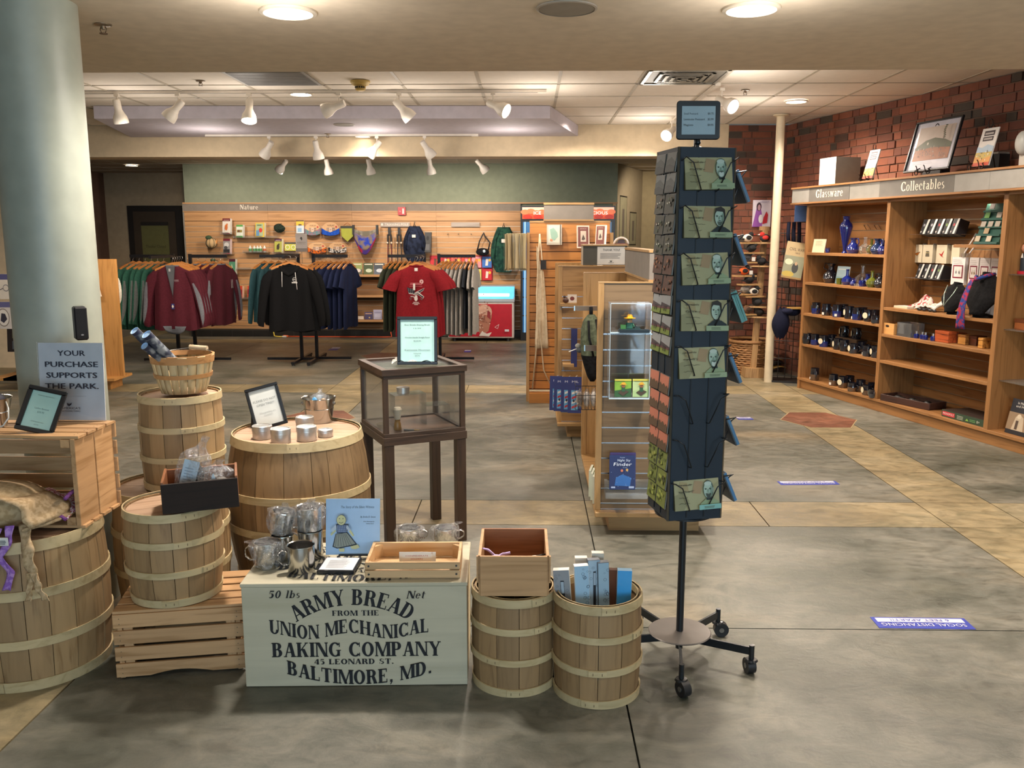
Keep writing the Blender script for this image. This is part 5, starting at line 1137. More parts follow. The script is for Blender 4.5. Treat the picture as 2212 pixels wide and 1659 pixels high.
def crart(pr, w, h): pr.rect(w*.08, h*.06, w*.84, h*.88, '#7d4a44').rect(w*.28, h*.28, w*.46, h*.48, '#cdbfae').poly([(w*.36, h*.38), (w*.5, h*.6), (w*.66, h*.4), (w*.5, h*.34)], '#5a5048').text('GEORGIA', w/2, h*.83, h*.05, '#cdbfae')
facebook('booklet', 'maroon-bordered booklet turned towards the left on the orange-lit stand', 'book', 1246, 487, 1274, 536, Yg, '#d9cdbd', crart, th=.01, rz=R(10))
facebook('booklet', 'fanned maroon-bordered booklets at the right end of the orange-lit stand', 'book', 1286, 486, 1309, 531, Yg-.03, '#d9cdbd', crart, th=.03, rz=R(-28))
p = A(1166, 505, 7.62); t = thing('apron', 'unbleached canvas apron with black tag hanging on the orange-lit stand', 'apron', (p.x, 7.655, p.z))
AP = cloth('#d8c8ad', '#cdbb9e', 30); zz = lambda y: A(1166, y, 7.62).z-p.z; xx = lambda x: (x-1166)/1880*7.7
MB().grid(lambda u, v: (lambda x0, x1, yy, f: (x0+(x1-x0)*u, -.012+.012*math.sin(u*9+v*3), zz(yy)))(xx(1164-7*v**.7), xx(1174+12*v**.8), 585+168*v, 0), 10, 14, AP).build('skirt', t, solid=.004)
MB().grid(lambda u, v: (xx(1162-3*math.sin(v*3)+10*u*(v > .3)*v), -.006, zz(505+85*v)), 4, 10, AP).build('bib', t, solid=.004)
q = MB(); q.tube([(xx(1166), -.02, zz(505)), (xx(1163), -.02, zz(560)), (xx(1160), -.025, zz(640)), (xx(1163), -.025, zz(720)), (xx(1152), -.02, zz(840))], .007, AP).build('apron_string', t)
q = MB(); q.tube([(xx(1166), -.02, zz(505)), (xx(1171), -.02, zz(560)), (xx(1168), -.025, zz(720)), (xx(1176), -.02, zz(800)), (xx(1190), -.02, zz(830))], .006, AP).build('apron_string', t)
B(xx(1168), -.035, zz(582), xx(1180), -.03, zz(562), mt='#1b1a1c').build('hang_tag', t)
# goods on the nearest stand
ACR = clear('#f4faff', .16)
YF_ = 4.13
def shelf_tray(lab, px0, px1, py, depth=.10, lip=.03):
    a, b = A(px0, py, YF_-.02), A(px1, py, YF_-.02); w = (b.x-a.x)/2
    t = thing('acrylic_shelf', lab, 'shelf', ((a.x+b.x)/2, YF_+.01, a.z))
    B(-w, -depth, 0, w, 0, .004, mt=ACR).build('shelf_plate', t); B(-w, -depth-.004, 0, w, -depth, lip, mt=ACR).build('front_lip', t)
    B(-w, -.004, 0, w, 0, .07, mt=ACR).build('back_plate', t)
    for s in (-1, 1): B(s*w-.002, -depth, 0, s*w+.002, 0, lip, mt=ACR).build('side_plate', t)
    return t
shelf_tray('lowest clear shelf on the nearest stand, under the Night Sky Finder packs', 1306, 1408, 1068)
def nsf(pr, w, h):
    pr.rect(w*.02, h*.01, w*.96, h*.97, '#1c2c5c').poly([(w*.2, h*.12), (w*.8, h*.1), (w*.85, h*.35), (w*.5, h*.45), (w*.25, h*.35)], '#2d63a8').ell(w*.48, h*.56, w*.05, h*.04, '#c9785a', 10).ell(w*.68, h*.58, w*.05, h*.04, '#c9a25a', 10)
    pr.text('Night Sky', w*.55, h*.83, h*.07, '#c9d9f0', w=w*.5, shear=.15).text('Finder', w*.5, h*.70, h*.10, '#e3ecf8', w=w*.7, shear=.15).text('for kids', w*.6, h*.64, h*.03, '#9fb5dc').text('Popular', w*.5, h*.93, h*.035, '#9fb5dc').rect(w*.06, h*.05, w*.16, h*.05, '#9fb0d0').rect(w*.75, h*.05, w*.2, h*.06, '#9fb0d0')
    rnd = random.Random(3)
    for i in range(16): pr.ell(rnd.uniform(.05, .95)*w, rnd.uniform(.1, .6)*h, .0012, .0012, '#9fb5dc', 6)
facebook('stargazing_pack', 'front blue Night Sky Finder pack on the lowest clear shelf', 'book', 1316, 985, 1373, 1057, YF_-.085, '#22386e', nsf, th=.012, edge='#16203f')
facebook('stargazing_pack', 'rear blue Night Sky Finder pack behind the front one, purple top showing', 'book', 1317, 979, 1374, 1052, YF_-.055, '#3a2f66', None, th=.016, edge='#20203f')
a_, b_ = A(1315, 862, 4.02), A(1408, 655, 4.02); t = thing('acrylic_case', 'tall clear acrylic display case on the nearest stand', 'case', ((a_.x+b_.x)/2, 4.07, a_.z)); w = (b_.x-a_.x)/2; h_ = b_.z-a_.z; zm = A(1350, 720, 4.02).z-a_.z
EDG = m('#cfe3ec', .2, .2)
for a in ((-w, -.052, 0, w, .052, .006), (-w, -.052, zm, w, .052, zm+.005), (-w, -.052, h_-.004, w, .052, h_), (-w, -.052, 0, -w+.004, .052, h_), (w-.004, -.052, 0, w, .052, h_), (-w, .048, 0, w, .052, h_)): B(*a, mt=ACR).build('acrylic_panel', t)
for a in ((-w, -.055, .0, w, -.052, .007), (-w, -.055, zm, w, -.052, zm+.006), (-w, -.0535, h_-.003, w, -.052, h_), (-w, -.0535, 0, -w+.002, -.052, h_), (w-.002, -.0535, 0, w, -.052, h_)): B(*a, mt=EDG).build('lit_edge', t)
def boxart(g1, g2, left):
    def f(pr, w, h):
        pr.rect(0, 0, w, h, g1).poly([(0, 0), (w, 0), (w, h*.5), (0, h*.35)], g2).rect(0, h*.9, w, h*.1, '#c9c04e')
        pr.poly([(w*.2, h*.25), (w*.5, h*.05), (w*.85, h*.3), (w*.5, h*.45)], '#4a3f30').rect(w*.42, h*.3, w*.2, h*.25, '#2c5a3c').ell(w*.52, h*.62, w*.11, h*.1, '#8a5a3c', 12).poly([(w*.3, h*.68), (w*.74, h*.68), (w*.66, h*.74), (w*.38, h*.74)], '#d9a02e').ell(w*.52, h*.76, w*.13, h*.08, '#e0ab34', 12)
        pr.text('RANGER' if left else 'RANCH RANGER', w*.35 if left else w*.5, h*.84, h*.07, '#23351f', w=w*.5 if left else w*.75)
    return f
facebook('toy_box', 'green toy figure box standing left in the clear case', 'box', 1327, 819, 1364, 857, 4.035, '#8fb04a', boxart('#7fae3e', '#2f5a34', 1), th=.012, edge='#3f6a34', lean=-4)
facebook('toy_box', 'pale green toy figure box standing right in the clear case', 'box', 1366, 819, 1403, 857, 4.035, '#b9cf9a', boxart('#b5cd96', '#a5c48a', 0), th=.012, edge='#8fae6a', lean=-4)
p = A(1360, 717, 4.05); t = thing('toy_figure', 'tiny toy ranger figure in a yellow hat on the upper level of the clear case', 'toy', (p.x, 4.055, p.z+.007))
GR = m('#1f5a45', .4); YL = m('#e0a51f', .35)
B(-.045, -.03, 0, .05, .03, .008, mt=m('#16383a', .4)).build('base_plate', t)
MB().prismy([(-.016, .01), (.014, .01), (.011, .036), (-.011, .036)], -.008, .008, GR).build('torso', t)
for s in (-1, 1): MB().tube([(s*.012, 0, .034), (s*.019, -.003, .022), (s*.02, -.008, .015)], .004, GR).build('arm', t)
MB().cyl((0, 0, .037), (0, 0, .056), .011, m('#caa07a', .4), 16).build('head', t)
q = MB(); q.lathe([(0, .050), (.012, .052), (.0125, .055), (.0, .055)], m('#3a2a1c', .5), n=16); q.build('hair', t)
MB().lathe([(.027, .056), (.028, .058), (.015, .060), (.014, .066), (.009, .074), (0, .075)], YL, n=20).build('hat', t)
B(-.042, -.01, .008, -.018, .012, .026, mt=m('#3f7a3a', .4)).build('green_crate', t); MB().prismy([(.02, .008), (.044, .008), (.048, .02), (.036, .016), (.03, .022)], -.006, .006, '#2a3a3c').build('rock', t)
facebook('toy_diorama', 'dark boxed toy base at the bottom of the upper level in the clear case', 'box', 1337, 712, 1402, 718, 4.03, '#14242e', None, th=.05, edge='#14242e', lean=0)
# left bay of the nearest stand
def rail(px0, px1, py0, py1, Y, lab):
    a, b = A(px0, py1, Y), A(px1, py0, Y); t = thing('faceout_bar', lab, 'rail', (a.x, Y, (a.z+b.z)/2)); L_ = b.x-a.x
    B(0, -.006, -(b.z-a.z)/2, L_, .006, (b.z-a.z)/2, mt=m('#6a5a4a', .35, .5)).build('bar', t); B(-.006, -.009, -(b.z-a.z)/2, .0, .009, (b.z-a.z)/2, mt=m('#a9c6d4', .3, .4)).build('bar_end', t)
rail(1242, 1350, 661, 671, 4.75, 'upper grey metal bar in the left bay of the nearest stand')
rail(1264, 1345, 746, 758, 4.40, 'lower grey metal bar crossing the hanging backpack')
p = A(1275, 664, 4.70); t = thing('backpack', 'olive and black sling backpack hanging in the left bay of the nearest stand', 'bag', (p.x, 4.62, p.z), R(20))
OL = cloth('#59604c', '#474d3c', 60); BKF = cloth('#17181a', '#0d0d0f', 60); zf = lambda y: A(1275, y, 4.65).z-p.z
prof = [(676+2, .018, .012), (690, .045, .03), (710, .058, .045), (740, .062, .055), (765, .058, .055), (790, .042, .045), (812, .026, .03), (822, .012, .012)]
def rings(k0, k1, mt, nm, sx=0, sc=1.):
    q = MB(); pr_ = prof[k0:k1]
    def f(u, v):
        s = v*(len(pr_)-1); i = min(int(s), len(pr_)-2); fr = s-i; y, a, b = [pr_[i][j]*(1-fr)+pr_[i+1][j]*fr for j in range(3)]
        an = u*2*math.pi; return (sx+.012*(y-676)/140+a*sc*math.cos(an), b*sc*math.sin(an), zf(y))
    q.grid(f, 18, 10, mt, closed_u=True); return q.build(nm, t)
rings(0, 5, OL, 'upper_pocket'); rings(4, 8, BKF, 'mesh_pocket', sc=1.03)
MB().tube([(-.03, -.035, zf(690)), (-.035, -.058, zf(725)), (-.01, -.06, zf(765))], .006, BKF).build('zip_strip', t)
MB().tube([(.015, -.03, zf(688)), (.02, -.055, zf(725)), (.03, -.055, zf(765))], .006, BKF).build('zip_strip', t)
MB().tube([(0, 0, zf(680)), (-.002, 0, zf(662))], .010, BKF).build('hanging_loop', t)
a_, b_ = A(1243, 885, 4.75), A(1300, 834, 4.75); t = thing('wire_basket', 'black wire basket with bagged goods in the left bay of the nearest stand', 'basket', (a_.x, 4.75, a_.z)); L_ = b_.x-a_.x; h_ = b_.z-a_.z
q = MB()
for zz_ in (0, h_*.6, h_): q.tube([(0, .16, zz_), (0, 0, zz_*.999), (L_, 0, zz_), (L_, .16, zz_)], .002, '#17181a', 4)
for i in range(9): q.tube([(L_*i/8, 0, h_), (L_*i/8, 0, 0), (L_*i/8, .16, 0)], .0015, '#17181a', 4)
tag(q.build('wirework', t), None, None, kind='stuff')
for i in range(3):
    s = thing('bagged_mug', ('left', 'middle', 'right')[i]+' clear-bagged pale printed mug in the black wire basket', 'packet', (a_.x+.025+.04*i, 4.80, a_.z+.006))
    MB().ball((0, 0, .045), .019, .03, .042, m(('#8f7f72', '#cfc9c2', '#d9d3c9')[i], .4), 12, 8).build('contents', s); bagged(s, (0, 0, 0), .02, .035, .085, (0, 0, .02), 20+i)
    Pr((-.012, -.034, .03)).text('WILL', .012, .018, .010, '#3b3a42', w=.02).text('TO', .012, .004, .010, '#3b3a42', w=.014).build('lettering', s)
t = thing('toy_musket', 'small grey toy figure with a pale rod poking out beside the backpack', 'toy', tuple(A(1247, 752, 4.66)))
MB().ball((.004, 0, .012), .016, .012, .014, m('#8d8a80', .5), 10, 6).build('head', t); MB().ball((.012, 0, -.01), .018, .014, .016, m('#4a4d50', .6), 10, 6).build('body', t); MB().cyl((-.045, 0, -.02), (.005, 0, .0), .0025, m('#cfcac2', .3), 6).build('rod', t)
for i, px in enumerate((1277, 1279, 1281)):
    p = A(px, 1040+16*i, 4.25); t = thing('spiral_book', ('upper', 'middle', 'lower')[i]+' green and white booklet on the deck in the left bay', 'book', (p.x+.012, 4.3+.0*i+(.12-.06*i), .123+.0), R(80))
    B(-.06, -.006, 0, .06, .006, .14, mt='#d6dccb').build('pages', t); Pr((-.06, -.0068, 0)).rect(0, 0, .12, .14, '#7fa05e').rect(.01, .08, .10, .04, '#d3dcc2').build('cover_print', t)
# blue hanging books between first and second stand
def milart(pr, w, h):
    pr.rect(w*.25, h*.08, w*.5, h*.55, '#5f9fc9')
    for i in range(4): pr.poly([(w*.3, h*(.12+.13*i)), (w*.7, h*(.18+.13*i)), (w*.7, h*(.24+.13*i)), (w*.3, h*(.18+.13*i))], ('#b3262e', '#dcd6d0')[i % 2])
    pr.ell(w*.45, h*.34, w*.08, h*.04, '#1a1d2c', 8).text('MIL', w*.55, h*.84, h*.06, '#d6dae6', w=w*.5)
for i, (px0, lab) in enumerate(((1187, 'leftmost'), (1196, 'second from the left'), (1211, 'third from the left'), (1226, 'rightmost'))):
    facebook('flag_book', f'navy blue book with flag stripes, {lab} of the hanging row', 'book', px0, 813+(i > 0)*2, px0+(27, 28, 29, 30)[i], 886+i*2, 5.98-.03*i, '#25306e', milart, th=.012, edge='#1a2252', rz=R(-6), peg=.22+.03*i)
facebook('blue_pouch', 'tall plain blue pack hanging on the front of the second stand', 'packet', 1233, 710, 1247, 792, 6.16, '#232c66', None, th=.03, edge='#1d2456', lean=0)
for (px0, px1, py, lab) in ((1211, 1246, 658, 'upper'), (1216, 1240, 789, 'lower')):
    a, b = A(px0, py, 6.1), A(px1, py, 6.1); t = thing('wooden_shelf', f'{lab} short oak shelf on the front of the second stand', 'shelf', (a.x, 6.1, a.z)); B(0, 0, -.012, b.x-a.x, .11, .006, mt=OAK).build('board', t); B(.0, .04, -.04, .01, .11, -.012, mt='#8b8378').build('bracket', t)
facebook('photo_card', 'red-bird card in a clear stand on the upper short shelf of the second stand', 'card', 1226, 636, 1246, 654, 6.14, '#c9beb2', lambda pr, w, h: pr.ell(w*.5, h*.5, w*.25, h*.25, '#6a2622', 10), th=.01)
t = thing('figurine', 'small dark figurine beside the red-bird card on the short shelf', 'figurine', tuple(A(1222, 656, 6.13)+Vector((0, 0, .003)))); MB().ball((0, 0, .02), .022, .015, .02, m('#4a2c22', .5), 10, 6).build('body', t); MB().ball((-.01, 0, .045), .009, .009, .01, m('#3a241c', .5), 8, 6).build('head', t)

# ================================================================== LEFT STAND BEHIND THE COLUMN
OR_ = wood('#c08a4c', '#a8743a', 'z', .5, rnd=.05); ORX = wood('#c08a4c', '#a8743a', 'x', .5, rnd=.05)
t = thing('display_gondola', 'honey-coloured display stand standing behind the big column', 'shelving', (-4.4, 8.4, 0))
B(.20, -.12, .12, .455, -.08, 1.245, mt=OR_).build('end_panel', t); B(-.20, -.05, .12, .20, -.02, 1.235, mt=OR_).build('back_panel', t)
B(-.62, -.30, .098, .45, .08, .122, mt=ORX).build('deck', t); B(-.50, -.2, 0, .36, .05, .098, mt=ORX).build('plinth', t)
B(-.46, -.22, .12, -.43, .30, 1.235, mt=OR_).build('end_panel', t)
slat_panel(t, -.43, -.20, -.10, .122, 1.235, .03, ORX, groove=m('#d9c9a8', .4), plain_top=.12)
B(-.75, -.3, .098, -.46, .2, .122, mt=ORX).build('side_deck', t)
for py0, py1, px0, px1, lab, colr in ((572, 604, 0, 19, 'upper white packet with a cannon drawing at the left edge', '#cfc6ba'), (632, 668, 2, 24, 'lower white packet with an oval emblem at the left edge', '#c6bfba')):
    facebook('packet', lab+', beside the column', 'packet', px0-12, py0+20 if py0 < 600 else py0+20, px1+4, py1+42, 8.02, colr, (lambda pr, w, h: pr.rect(0, h*.78, w, h*.22, '#4f4f7a').line([(w*.3, h*.35), (w*.8, h*.5)], .006, '#3a3a44').ell(w*.72, h*.45, w*.16, h*.14, '#6a6a72', 14).ell(w*.72, h*.45, w*.13, h*.11, colr, 14)) if py0 < 600 else (lambda pr, w, h: pr.rect(0, h*.8, w, h*.2, '#5c5c86').ell(w*.5, h*.42, w*.3, h*.34, '#8a8078', 18).ell(w*.5, h*.42, w*.26, h*.3, '#d6d0ca', 18).poly([(w*.35, h*.3), (w*.5, h*.22), (w*.68, h*.36), (w*.6, h*.56), (w*.42, h*.58)], '#33303e')), th=.02, lean=0)
facebook('magazine', 'dark illustrated magazine low beside the column on the left stand', 'book', 18, 702, 40, 760, 8.26, '#3b3030', lambda pr, w, h: pr.rect(w*.4, h*.5, w*.5, h*.45, '#8d8c6c').rect(w*.4, h*.1, w*.5, h*.3, '#77808a').ell(w*.6, h*.35, w*.12, h*.1, '#1c1a1c', 10), th=.02)
for py0, py1, lab in ((596, 632, 'upper'), (662, 700, 'lower')):
    p = A(207, py1+8, 8.24); t = thing('card_holder', f'{lab} clear holder with white and red cards on the right side of the left stand', 'holder', (p.x, 8.24, p.z), 0)
    MB().prismy([(-.05, 0), (.06, 0), (.03, .13), (-.05, .16)], -.03, .0, m('#ddd0c2', .4)).build('cards', t); Pr((-.045, -.031, .02)).rect(0, 0, .06, .04, '#b5604a').build('print', t); B(-.05, -.034, -.004, .068, 0, .0, mt=ACR).build('ledge', t)
p = A(257, 596, 8.4); t = thing('cloth_bag', 'white cloth pouch hanging on the far side of the left stand', 'bag', (p.x, 8.36, p.z-.24)); MB().ball((0, 0, .10), .035, .02, .13, cloth('#d0c8b8'), 12, 8).build('pouch', t); MB().tube([(0, 0, .22), (0, 0, .25)], .006, '#c9c2b4').build('cord', t)
# ================================================================== CLOTHES RACKS
RK = m('#15151a', .45, .3); HG = wood('#c07f42', '#9c6230', 'x', .35, rnd=.08)
def rack(label, x, y, la, ra, post):
    """la, ra: reach of left and right arm, post: half distance of the two uprights"""
    t = thing('garment_rack', label, 'rack', (x, y, 0)); z = 1.235
    for s in (-1, 1):
        B(s*post-.017, -.017, .02, s*post+.017, .017, z+.025, mt=RK).build('post', t)
        B(s*post-.018, -.42, .018, s*post+.018, .42, .045, mt=RK).build('base_bar', t)
        for e in (-1, 1): MB().cyl((s*post, e*.40, .0), (s*post, e*.40, .018), .016, '#2a2a2a', 10).build('foot', t)
    B(-post-.40, -.05, .02, post+.0, -.02, .048, mt=RK).build('base_bar', t); B(-post, .02, .02, post+.40, .05, .048, mt=RK).build('base_bar', t)
    B(-la, -.014, z-.018, -post+.01, .014, z+.018, mt=RK).build('arm', t); B(post-.01, -.014, z-.018, ra, .014, z+.018, mt=RK).build('arm', t)
    B(-post-.014, -.62, z-.015, -post+.014, 0, z+.015, mt=RK).build('arm', t)
    return t
rack('black four-arm rack at the left with green and maroon jackets', -4.03, 10.1, .60, .53, .10)
rack('black four-arm rack in the middle with teal, black and navy clothes', -2.61, 10.2, .54, .49, .09)
rack('black four-arm rack at the right with olive, red and grey shirts', -1.14, 10.2, .51, .51, .085)
_hang = None
def hanger(x, y, z, rz, label, group):
    global _hang
    if _hang is None:
        t = thing('clothes_hanger', label, 'hanger', (x, y, z), rz, group)
        q = MB(); P = [(-.20, -.055), (-.12, -.022), (-.04, .004), (0, .018), (.04, .004), (.12, -.022), (.20, -.055)]
        q.prismy([(a, b-.012) for a, b in P]+[(a, b+.012) for a, b in P[::-1]], -.008, .008, HG); q.build('wooden_shoulders', t)
        q = MB(); q.tube([(0, 0, .02), (0, 0, .05), (.016, 0, .062), (.014, 0, .082), (0, 0, .090), (-.014, 0, .082)], .0022, m('#c9c5bd', .25, .9), 5); q.build('hook', t)
        _hang = t; return t
    return dup(_hang, (x, y, z), rz, label, group)
def garment(name, lab, cat, loc, rz, kind, c1, c2=None, L_=.72, grp=None, th=1., open_front=False, seed=0, wd=1.):
    t = thing(name, lab, cat, loc, rz, grp); rnd = random.Random(seed); ph = rnd.uniform(0, 6)
    T = [(0, .075, .030), (-.02, .11, .036), (-.05, .175, .04), (-.085, .205, .046), (-.15, .212, .05), (-.35, .218, .052), (-.55, .232, .048), (-L_, .240, .044)]
    C1 = cloth(c1); C2 = cloth(c2) if c2 else C1
    def f(u, v):
        s = v*(len(T)-1); i = min(int(s), len(T)-2); fr = s-i; z, a, b = [T[i][j]*(1-fr)+T[i+1][j]*fr for j in range(3)]
        an = u*2*math.pi; x = a*math.copysign(abs(math.cos(an))**.8, math.cos(an))*wd; y = b*th*math.sin(an)
        y += .022*th*math.sin(x*34+ph+v*2.5)*min(1, v*1.5)*abs(math.sin(an)); return (x, y, z+.01*math.sin(x*20+ph)*(v > .95))
    MB().grid(f, 36, 14, C1, closed_u=True).build('body', t)
    for s in (-1, 1):
        if kind == 'long': P = [(s*.17*wd, 0, -.060, .045), (s*.23*wd, -.012, -.14, .058), (s*.275*wd, -.018, -.32, .050), (s*.305*wd, -.016, -.50, .043), (s*.318*wd, -.008, -.62, .040), (s*.318*wd, -.005, -.67, .030)]
        else: P = [(s*.17*wd, 0, -.058, .045), (s*.215*wd, -.005, -.12, .068), (s*.265*wd, -.008, -.20, .075), (s*.295*wd, -.01, -.265, .078)]
        q = MB(); ns = 12
        def g(u, v):
            k = v*(len(P)-1); i = min(int(k), len(P)-2); fr = k-i; x, y, z, r_ = [P[i][j]*(1-fr)+P[i+1][j]*fr for j in range(4)]
            an = u*2*math.pi; r2 = r_*(1+.07*math.sin(3*an+v*9+ph))
            return (x+r2*math.cos(an), y+r2*.62*th*math.sin(an), z+r2*.25*math.cos(an)*s)
        q.grid(g, 14, ns, C1, closed_u=True); q.build('sleeve', t)
        if c2 and kind == 'long':
            q = MB(); q.grid(lambda u, v: (lambda p: (p[0]+s*.002, p[1]-.004*(1 if p[1] < 0 else -1), p[2]))(g((.60 if s < 0 else .68)+.20*u*math.sin(math.pi*min(.98, .1+v)), .25+.72*v)), 5, 10, C2); q.build('sleeve_panel', t)
    MB().tube([(.078*math.cos(R(a)), .032*th*math.sin(R(a)), .002+.004*math.sin(R(a))) for a in range(0, 360, 30)], .008, C2 if kind == 'long' else C1, 6, closed=True).build('neckband', t)
    return t
def copyg(src, loc, rz, lab, grp=None): return dup(src, loc, rz, lab, grp)
HZ = 1.150; SZ = 1.142
# left rack: six green jackets, five maroon in front, four maroon on the right arm
g0 = None
for i in range(6):
    x = -4.03-.57+.072*i; rz = R(68+3*(i % 3)); y = 10.1; l = f'{ORD[i]} green and grey jacket from the left on the left rack'
    hanger(x, y, HZ, rz, f'{ORD[i]} hanger from the left on the left arm of the left rack', 'hangers with green jackets')
    g0 = garment('jacket', l, 'jacket', (x, y, SZ), rz, 'long', '#2f5c4c', '#6b6e6c', .74, th=.62, seed=1) if i == 0 else copyg(g0, (x, y, SZ-.004*(i % 2)), rz, l)
g0 = None
for i in range(5):
    y = 9.54+.095*i; x = A(374+5*i, 600, y).x; rz = R(-4+2*i); l = ('frontmost maroon jacket with grey sides and open neck, left rack' if i == 0 else f'{ORD[i]} maroon jacket behind the frontmost one on the left rack')
    hanger(x, y, HZ, rz, f'{ORD[i]} hanger from the front on the front arm of the left rack', 'hangers with maroon jackets')
    if i == 0:
        g0 = garment('jacket', l, 'jacket', (x, y, SZ), rz, 'long', '#4f1b25', '#72747a', .70, th=.8, seed=4, wd=1.04)
    elif i == 1: g1 = copyg(g0, (x, y, SZ), rz, l)
    else: copyg(g1, (x, y, SZ), rz, l)
t = g0; t.name = 'jacket'
pr = Pr((-.075, -.052, -.36)); pr.poly([(.02, .36), (.13, .36), (.085, .0)], '#53565a').line([(.02, .36), (.085, .02), (.13, .36)], .006, '#2c1016').line([(.085, .02), (.086, -.28)], .003, '#3d141c').rect(.055, .30, .022, .03, '#b9b5b2').build('open_neck', t)
pr = Pr((.03, -.058, -.17)); pr.text('KENNESAW', .035, .01, .012, '#b5a9ab', w=.05).text('MOUNTAIN', .035, .0, .006, '#b5a9ab', w=.05).build('chest_lettering', t)
q = B(-.008, -.066, -.47, .024, -.062, -.41, mt='#1f2c6a'); pr = Pr((-.008, -.0665, -.47), mb=q); pr.poly([(.016, .008), (.028, .03), (.016, .052), (.004, .03)], '#d6cdb0'); q.build('hang_tag', t)
MB().grid(lambda u, v: (-.13+.27*u, -.045+.02*math.sin(u*6), -.66-.09*v*math.sin(math.pi*u)**.4), 12, 3, cloth('#66686d')).build('shirt_tail', t, solid=.004)
g0 = None
for i in range(4):
    x = -4.03+.19+.088*i; rz = R(62+4*i); y = 10.1; l = f'{ORD[i]} maroon jacket from the left on the right arm of the left rack'
    hanger(x, y, HZ, rz, f'{ORD[i]} hanger from the left on the right arm of the left rack', 'hangers on the right arm of the left rack')
    g0 = garment('jacket', l, 'jacket', (x, y, SZ), rz, 'long', '#4a1a23', '#72747a', .70, th=.66, seed=6) if i == 0 else copyg(g0, (x, y, SZ), rz, l)
o = Pr((.11, -.05, -.28)); o.rect(0, .0, .006, .10, '#d6cfca').rect(.022, 0, .006, .10, '#d6cfca').build('reflective_stripes', g0)
# middle rack
g0 = None
for i in range(4):
    x = -2.61-.49+.085*i; rz = R(70+3*i); l = f'{ORD[i]} teal sweatshirt from the left on the middle rack'
    hanger(x, 10.2, HZ, rz, f'{ORD[i]} hanger from the left with a teal sweatshirt', 'hangers with teal sweatshirts')
    g0 = garment('sweatshirt', l, 'sweatshirt', (x, 10.2, SZ), rz, 'long', '#27464b', None, .66, th=.66, seed=8) if i == 0 else copyg(g0, (x, 10.2, SZ), rz, l)
hanger(-2.645, 9.62, HZ+.01, R(4), 'honey wooden hanger holding the black hoodie', 'hanger with black hoodie')
t = garment('hoodie', 'black zip hoodie with white drawstrings facing front on the middle rack', 'hoodie', (-2.645, 9.62, SZ), R(4), 'long', '#0c0c0e', None, .72, th=.9, seed=9, wd=1.06)
for x0, x1, l_ in ((-.075, -.078, .17), (.068, .085, .20)): MB().tube([(x0, -.050, -.06), ((x0+x1)/2, -.058, -.06-l_/2), (x1, -.060, -.06-l_)], .004, m('#cfccc6', .6)).build('drawstring', t)
MB().tube([(-.10, 0, -.02), (-.07, -.035, -.06), (0, -.05, -.10), (.07, -.035, -.06), (.10, 0, -.02), (.06, .03, .01), (-.06, .03, .01)], .022, cloth('#0c0c0e'), 8, closed=True).build('hood', t)
pr = Pr((.03, -.062, -.19)); pr.ell(.03, .04, .022, .024, '#c9c6c2').ell(.03, .04, .018, .020, '#101012').rect(.012, .038, .036, .005, '#c9c6c2').rect(.0, .0, .06, .014, '#c9c6c2').build('chest_emblem', t)
Pr((-.012, -.0, -.035)).rect(0, 0, .024, .02, '#cfccc6').build('neck_label', t)
t = garment('hoodie', 'black hoodie behind the front one on the middle rack', 'hoodie', (-2.61, 9.74, SZ), R(-3), 'long', '#0e0f11', None, .74, th=.8, seed=10, wd=1.08); hanger(-2.61, 9.74, HZ, R(-3), 'honey wooden hanger holding the rear black hoodie', 'hanger with rear hoodie')
g0 = None
for i in range(8):
    x = -2.61+.135+.05*i+(.02 if i > 3 else 0); rz = R(60+3*i); l = f'{ORD[i]} navy shirt from the left on the middle rack'
    hanger(x, 10.2, HZ, rz, f'{ORD[i]} hanger from the left with a navy shirt', 'hangers with navy shirts')
    g0 = garment('shirt', l, 'shirt', (x, 10.2, SZ), rz, 'short', '#1e2644', None, .73, th=.42, seed=11) if i == 0 else copyg(g0, (x, 10.2, SZ-.005*(i % 3)), rz, l)
# right rack
g0 = None
for i in range(7):
    x = -1.14-.47+.055*i; rz = R(72+2*i); l = f'{ORD[i]} olive shirt from the left on the right rack'
    hanger(x, 10.2, HZ, rz, f'{ORD[i]} hanger from the left with an olive shirt', 'hangers with olive shirts')
    g0 = garment('shirt', l, 'shirt', (x, 10.2, SZ), rz, 'short', '#34382a', None, .76, th=.45, seed=12) if i == 0 else copyg(g0, (x, 10.2, SZ), rz, l)
for i in range(3):
    x, y = -1.235+.02*i, 9.56+.11*i; l = ('frontmost red tee shirt with crossed flags print on the right rack', 'red tee shirt just behind the frontmost on the right rack', 'rear red tee shirt on the right rack')[i]
    hanger(x, y, HZ+.005, R(-2+2*i), f'{ORD[i]} hanger from the front with a red tee shirt', 'hangers with red shirts')
    if i == 0: r0 = garment('tee_shirt', l, 'shirt', (x, y, SZ), R(-2), 'short', '#7f1820', None, .78, th=.85, seed=13, wd=1.03)
    else: (r1 := copyg(r0, (x, y, SZ), R(-2+2*i), l)) if i == 1 else copyg(r1, (x, y, SZ), R(-2+2*i), l)
pr = Pr((-.12, -.060, -.50)); WH, BKc = '#c9bdb9', '#1a1b26'
pr.rect(.055, .295, .13, .012, '#a54b50').rect(.05, .278, .14, .006, '#a54b50').rect(.06, .31, .12, .010, '#a54b50')
pr.poly([(.02, .27), (.10, .25), (.11, .19), (.04, .20)], BKc)
for i in range(3): pr.line([(.04+.01*i, .205-.018*i), (.085, .20-.015*i), (.135, .175-.015*i)], .008, WH if i % 2 == 0 else '#8c1a24')
for i in range(9): pr.ell(.04+.02*(i % 3), .215+.018*(i//3), .003, .003, WH, 5)
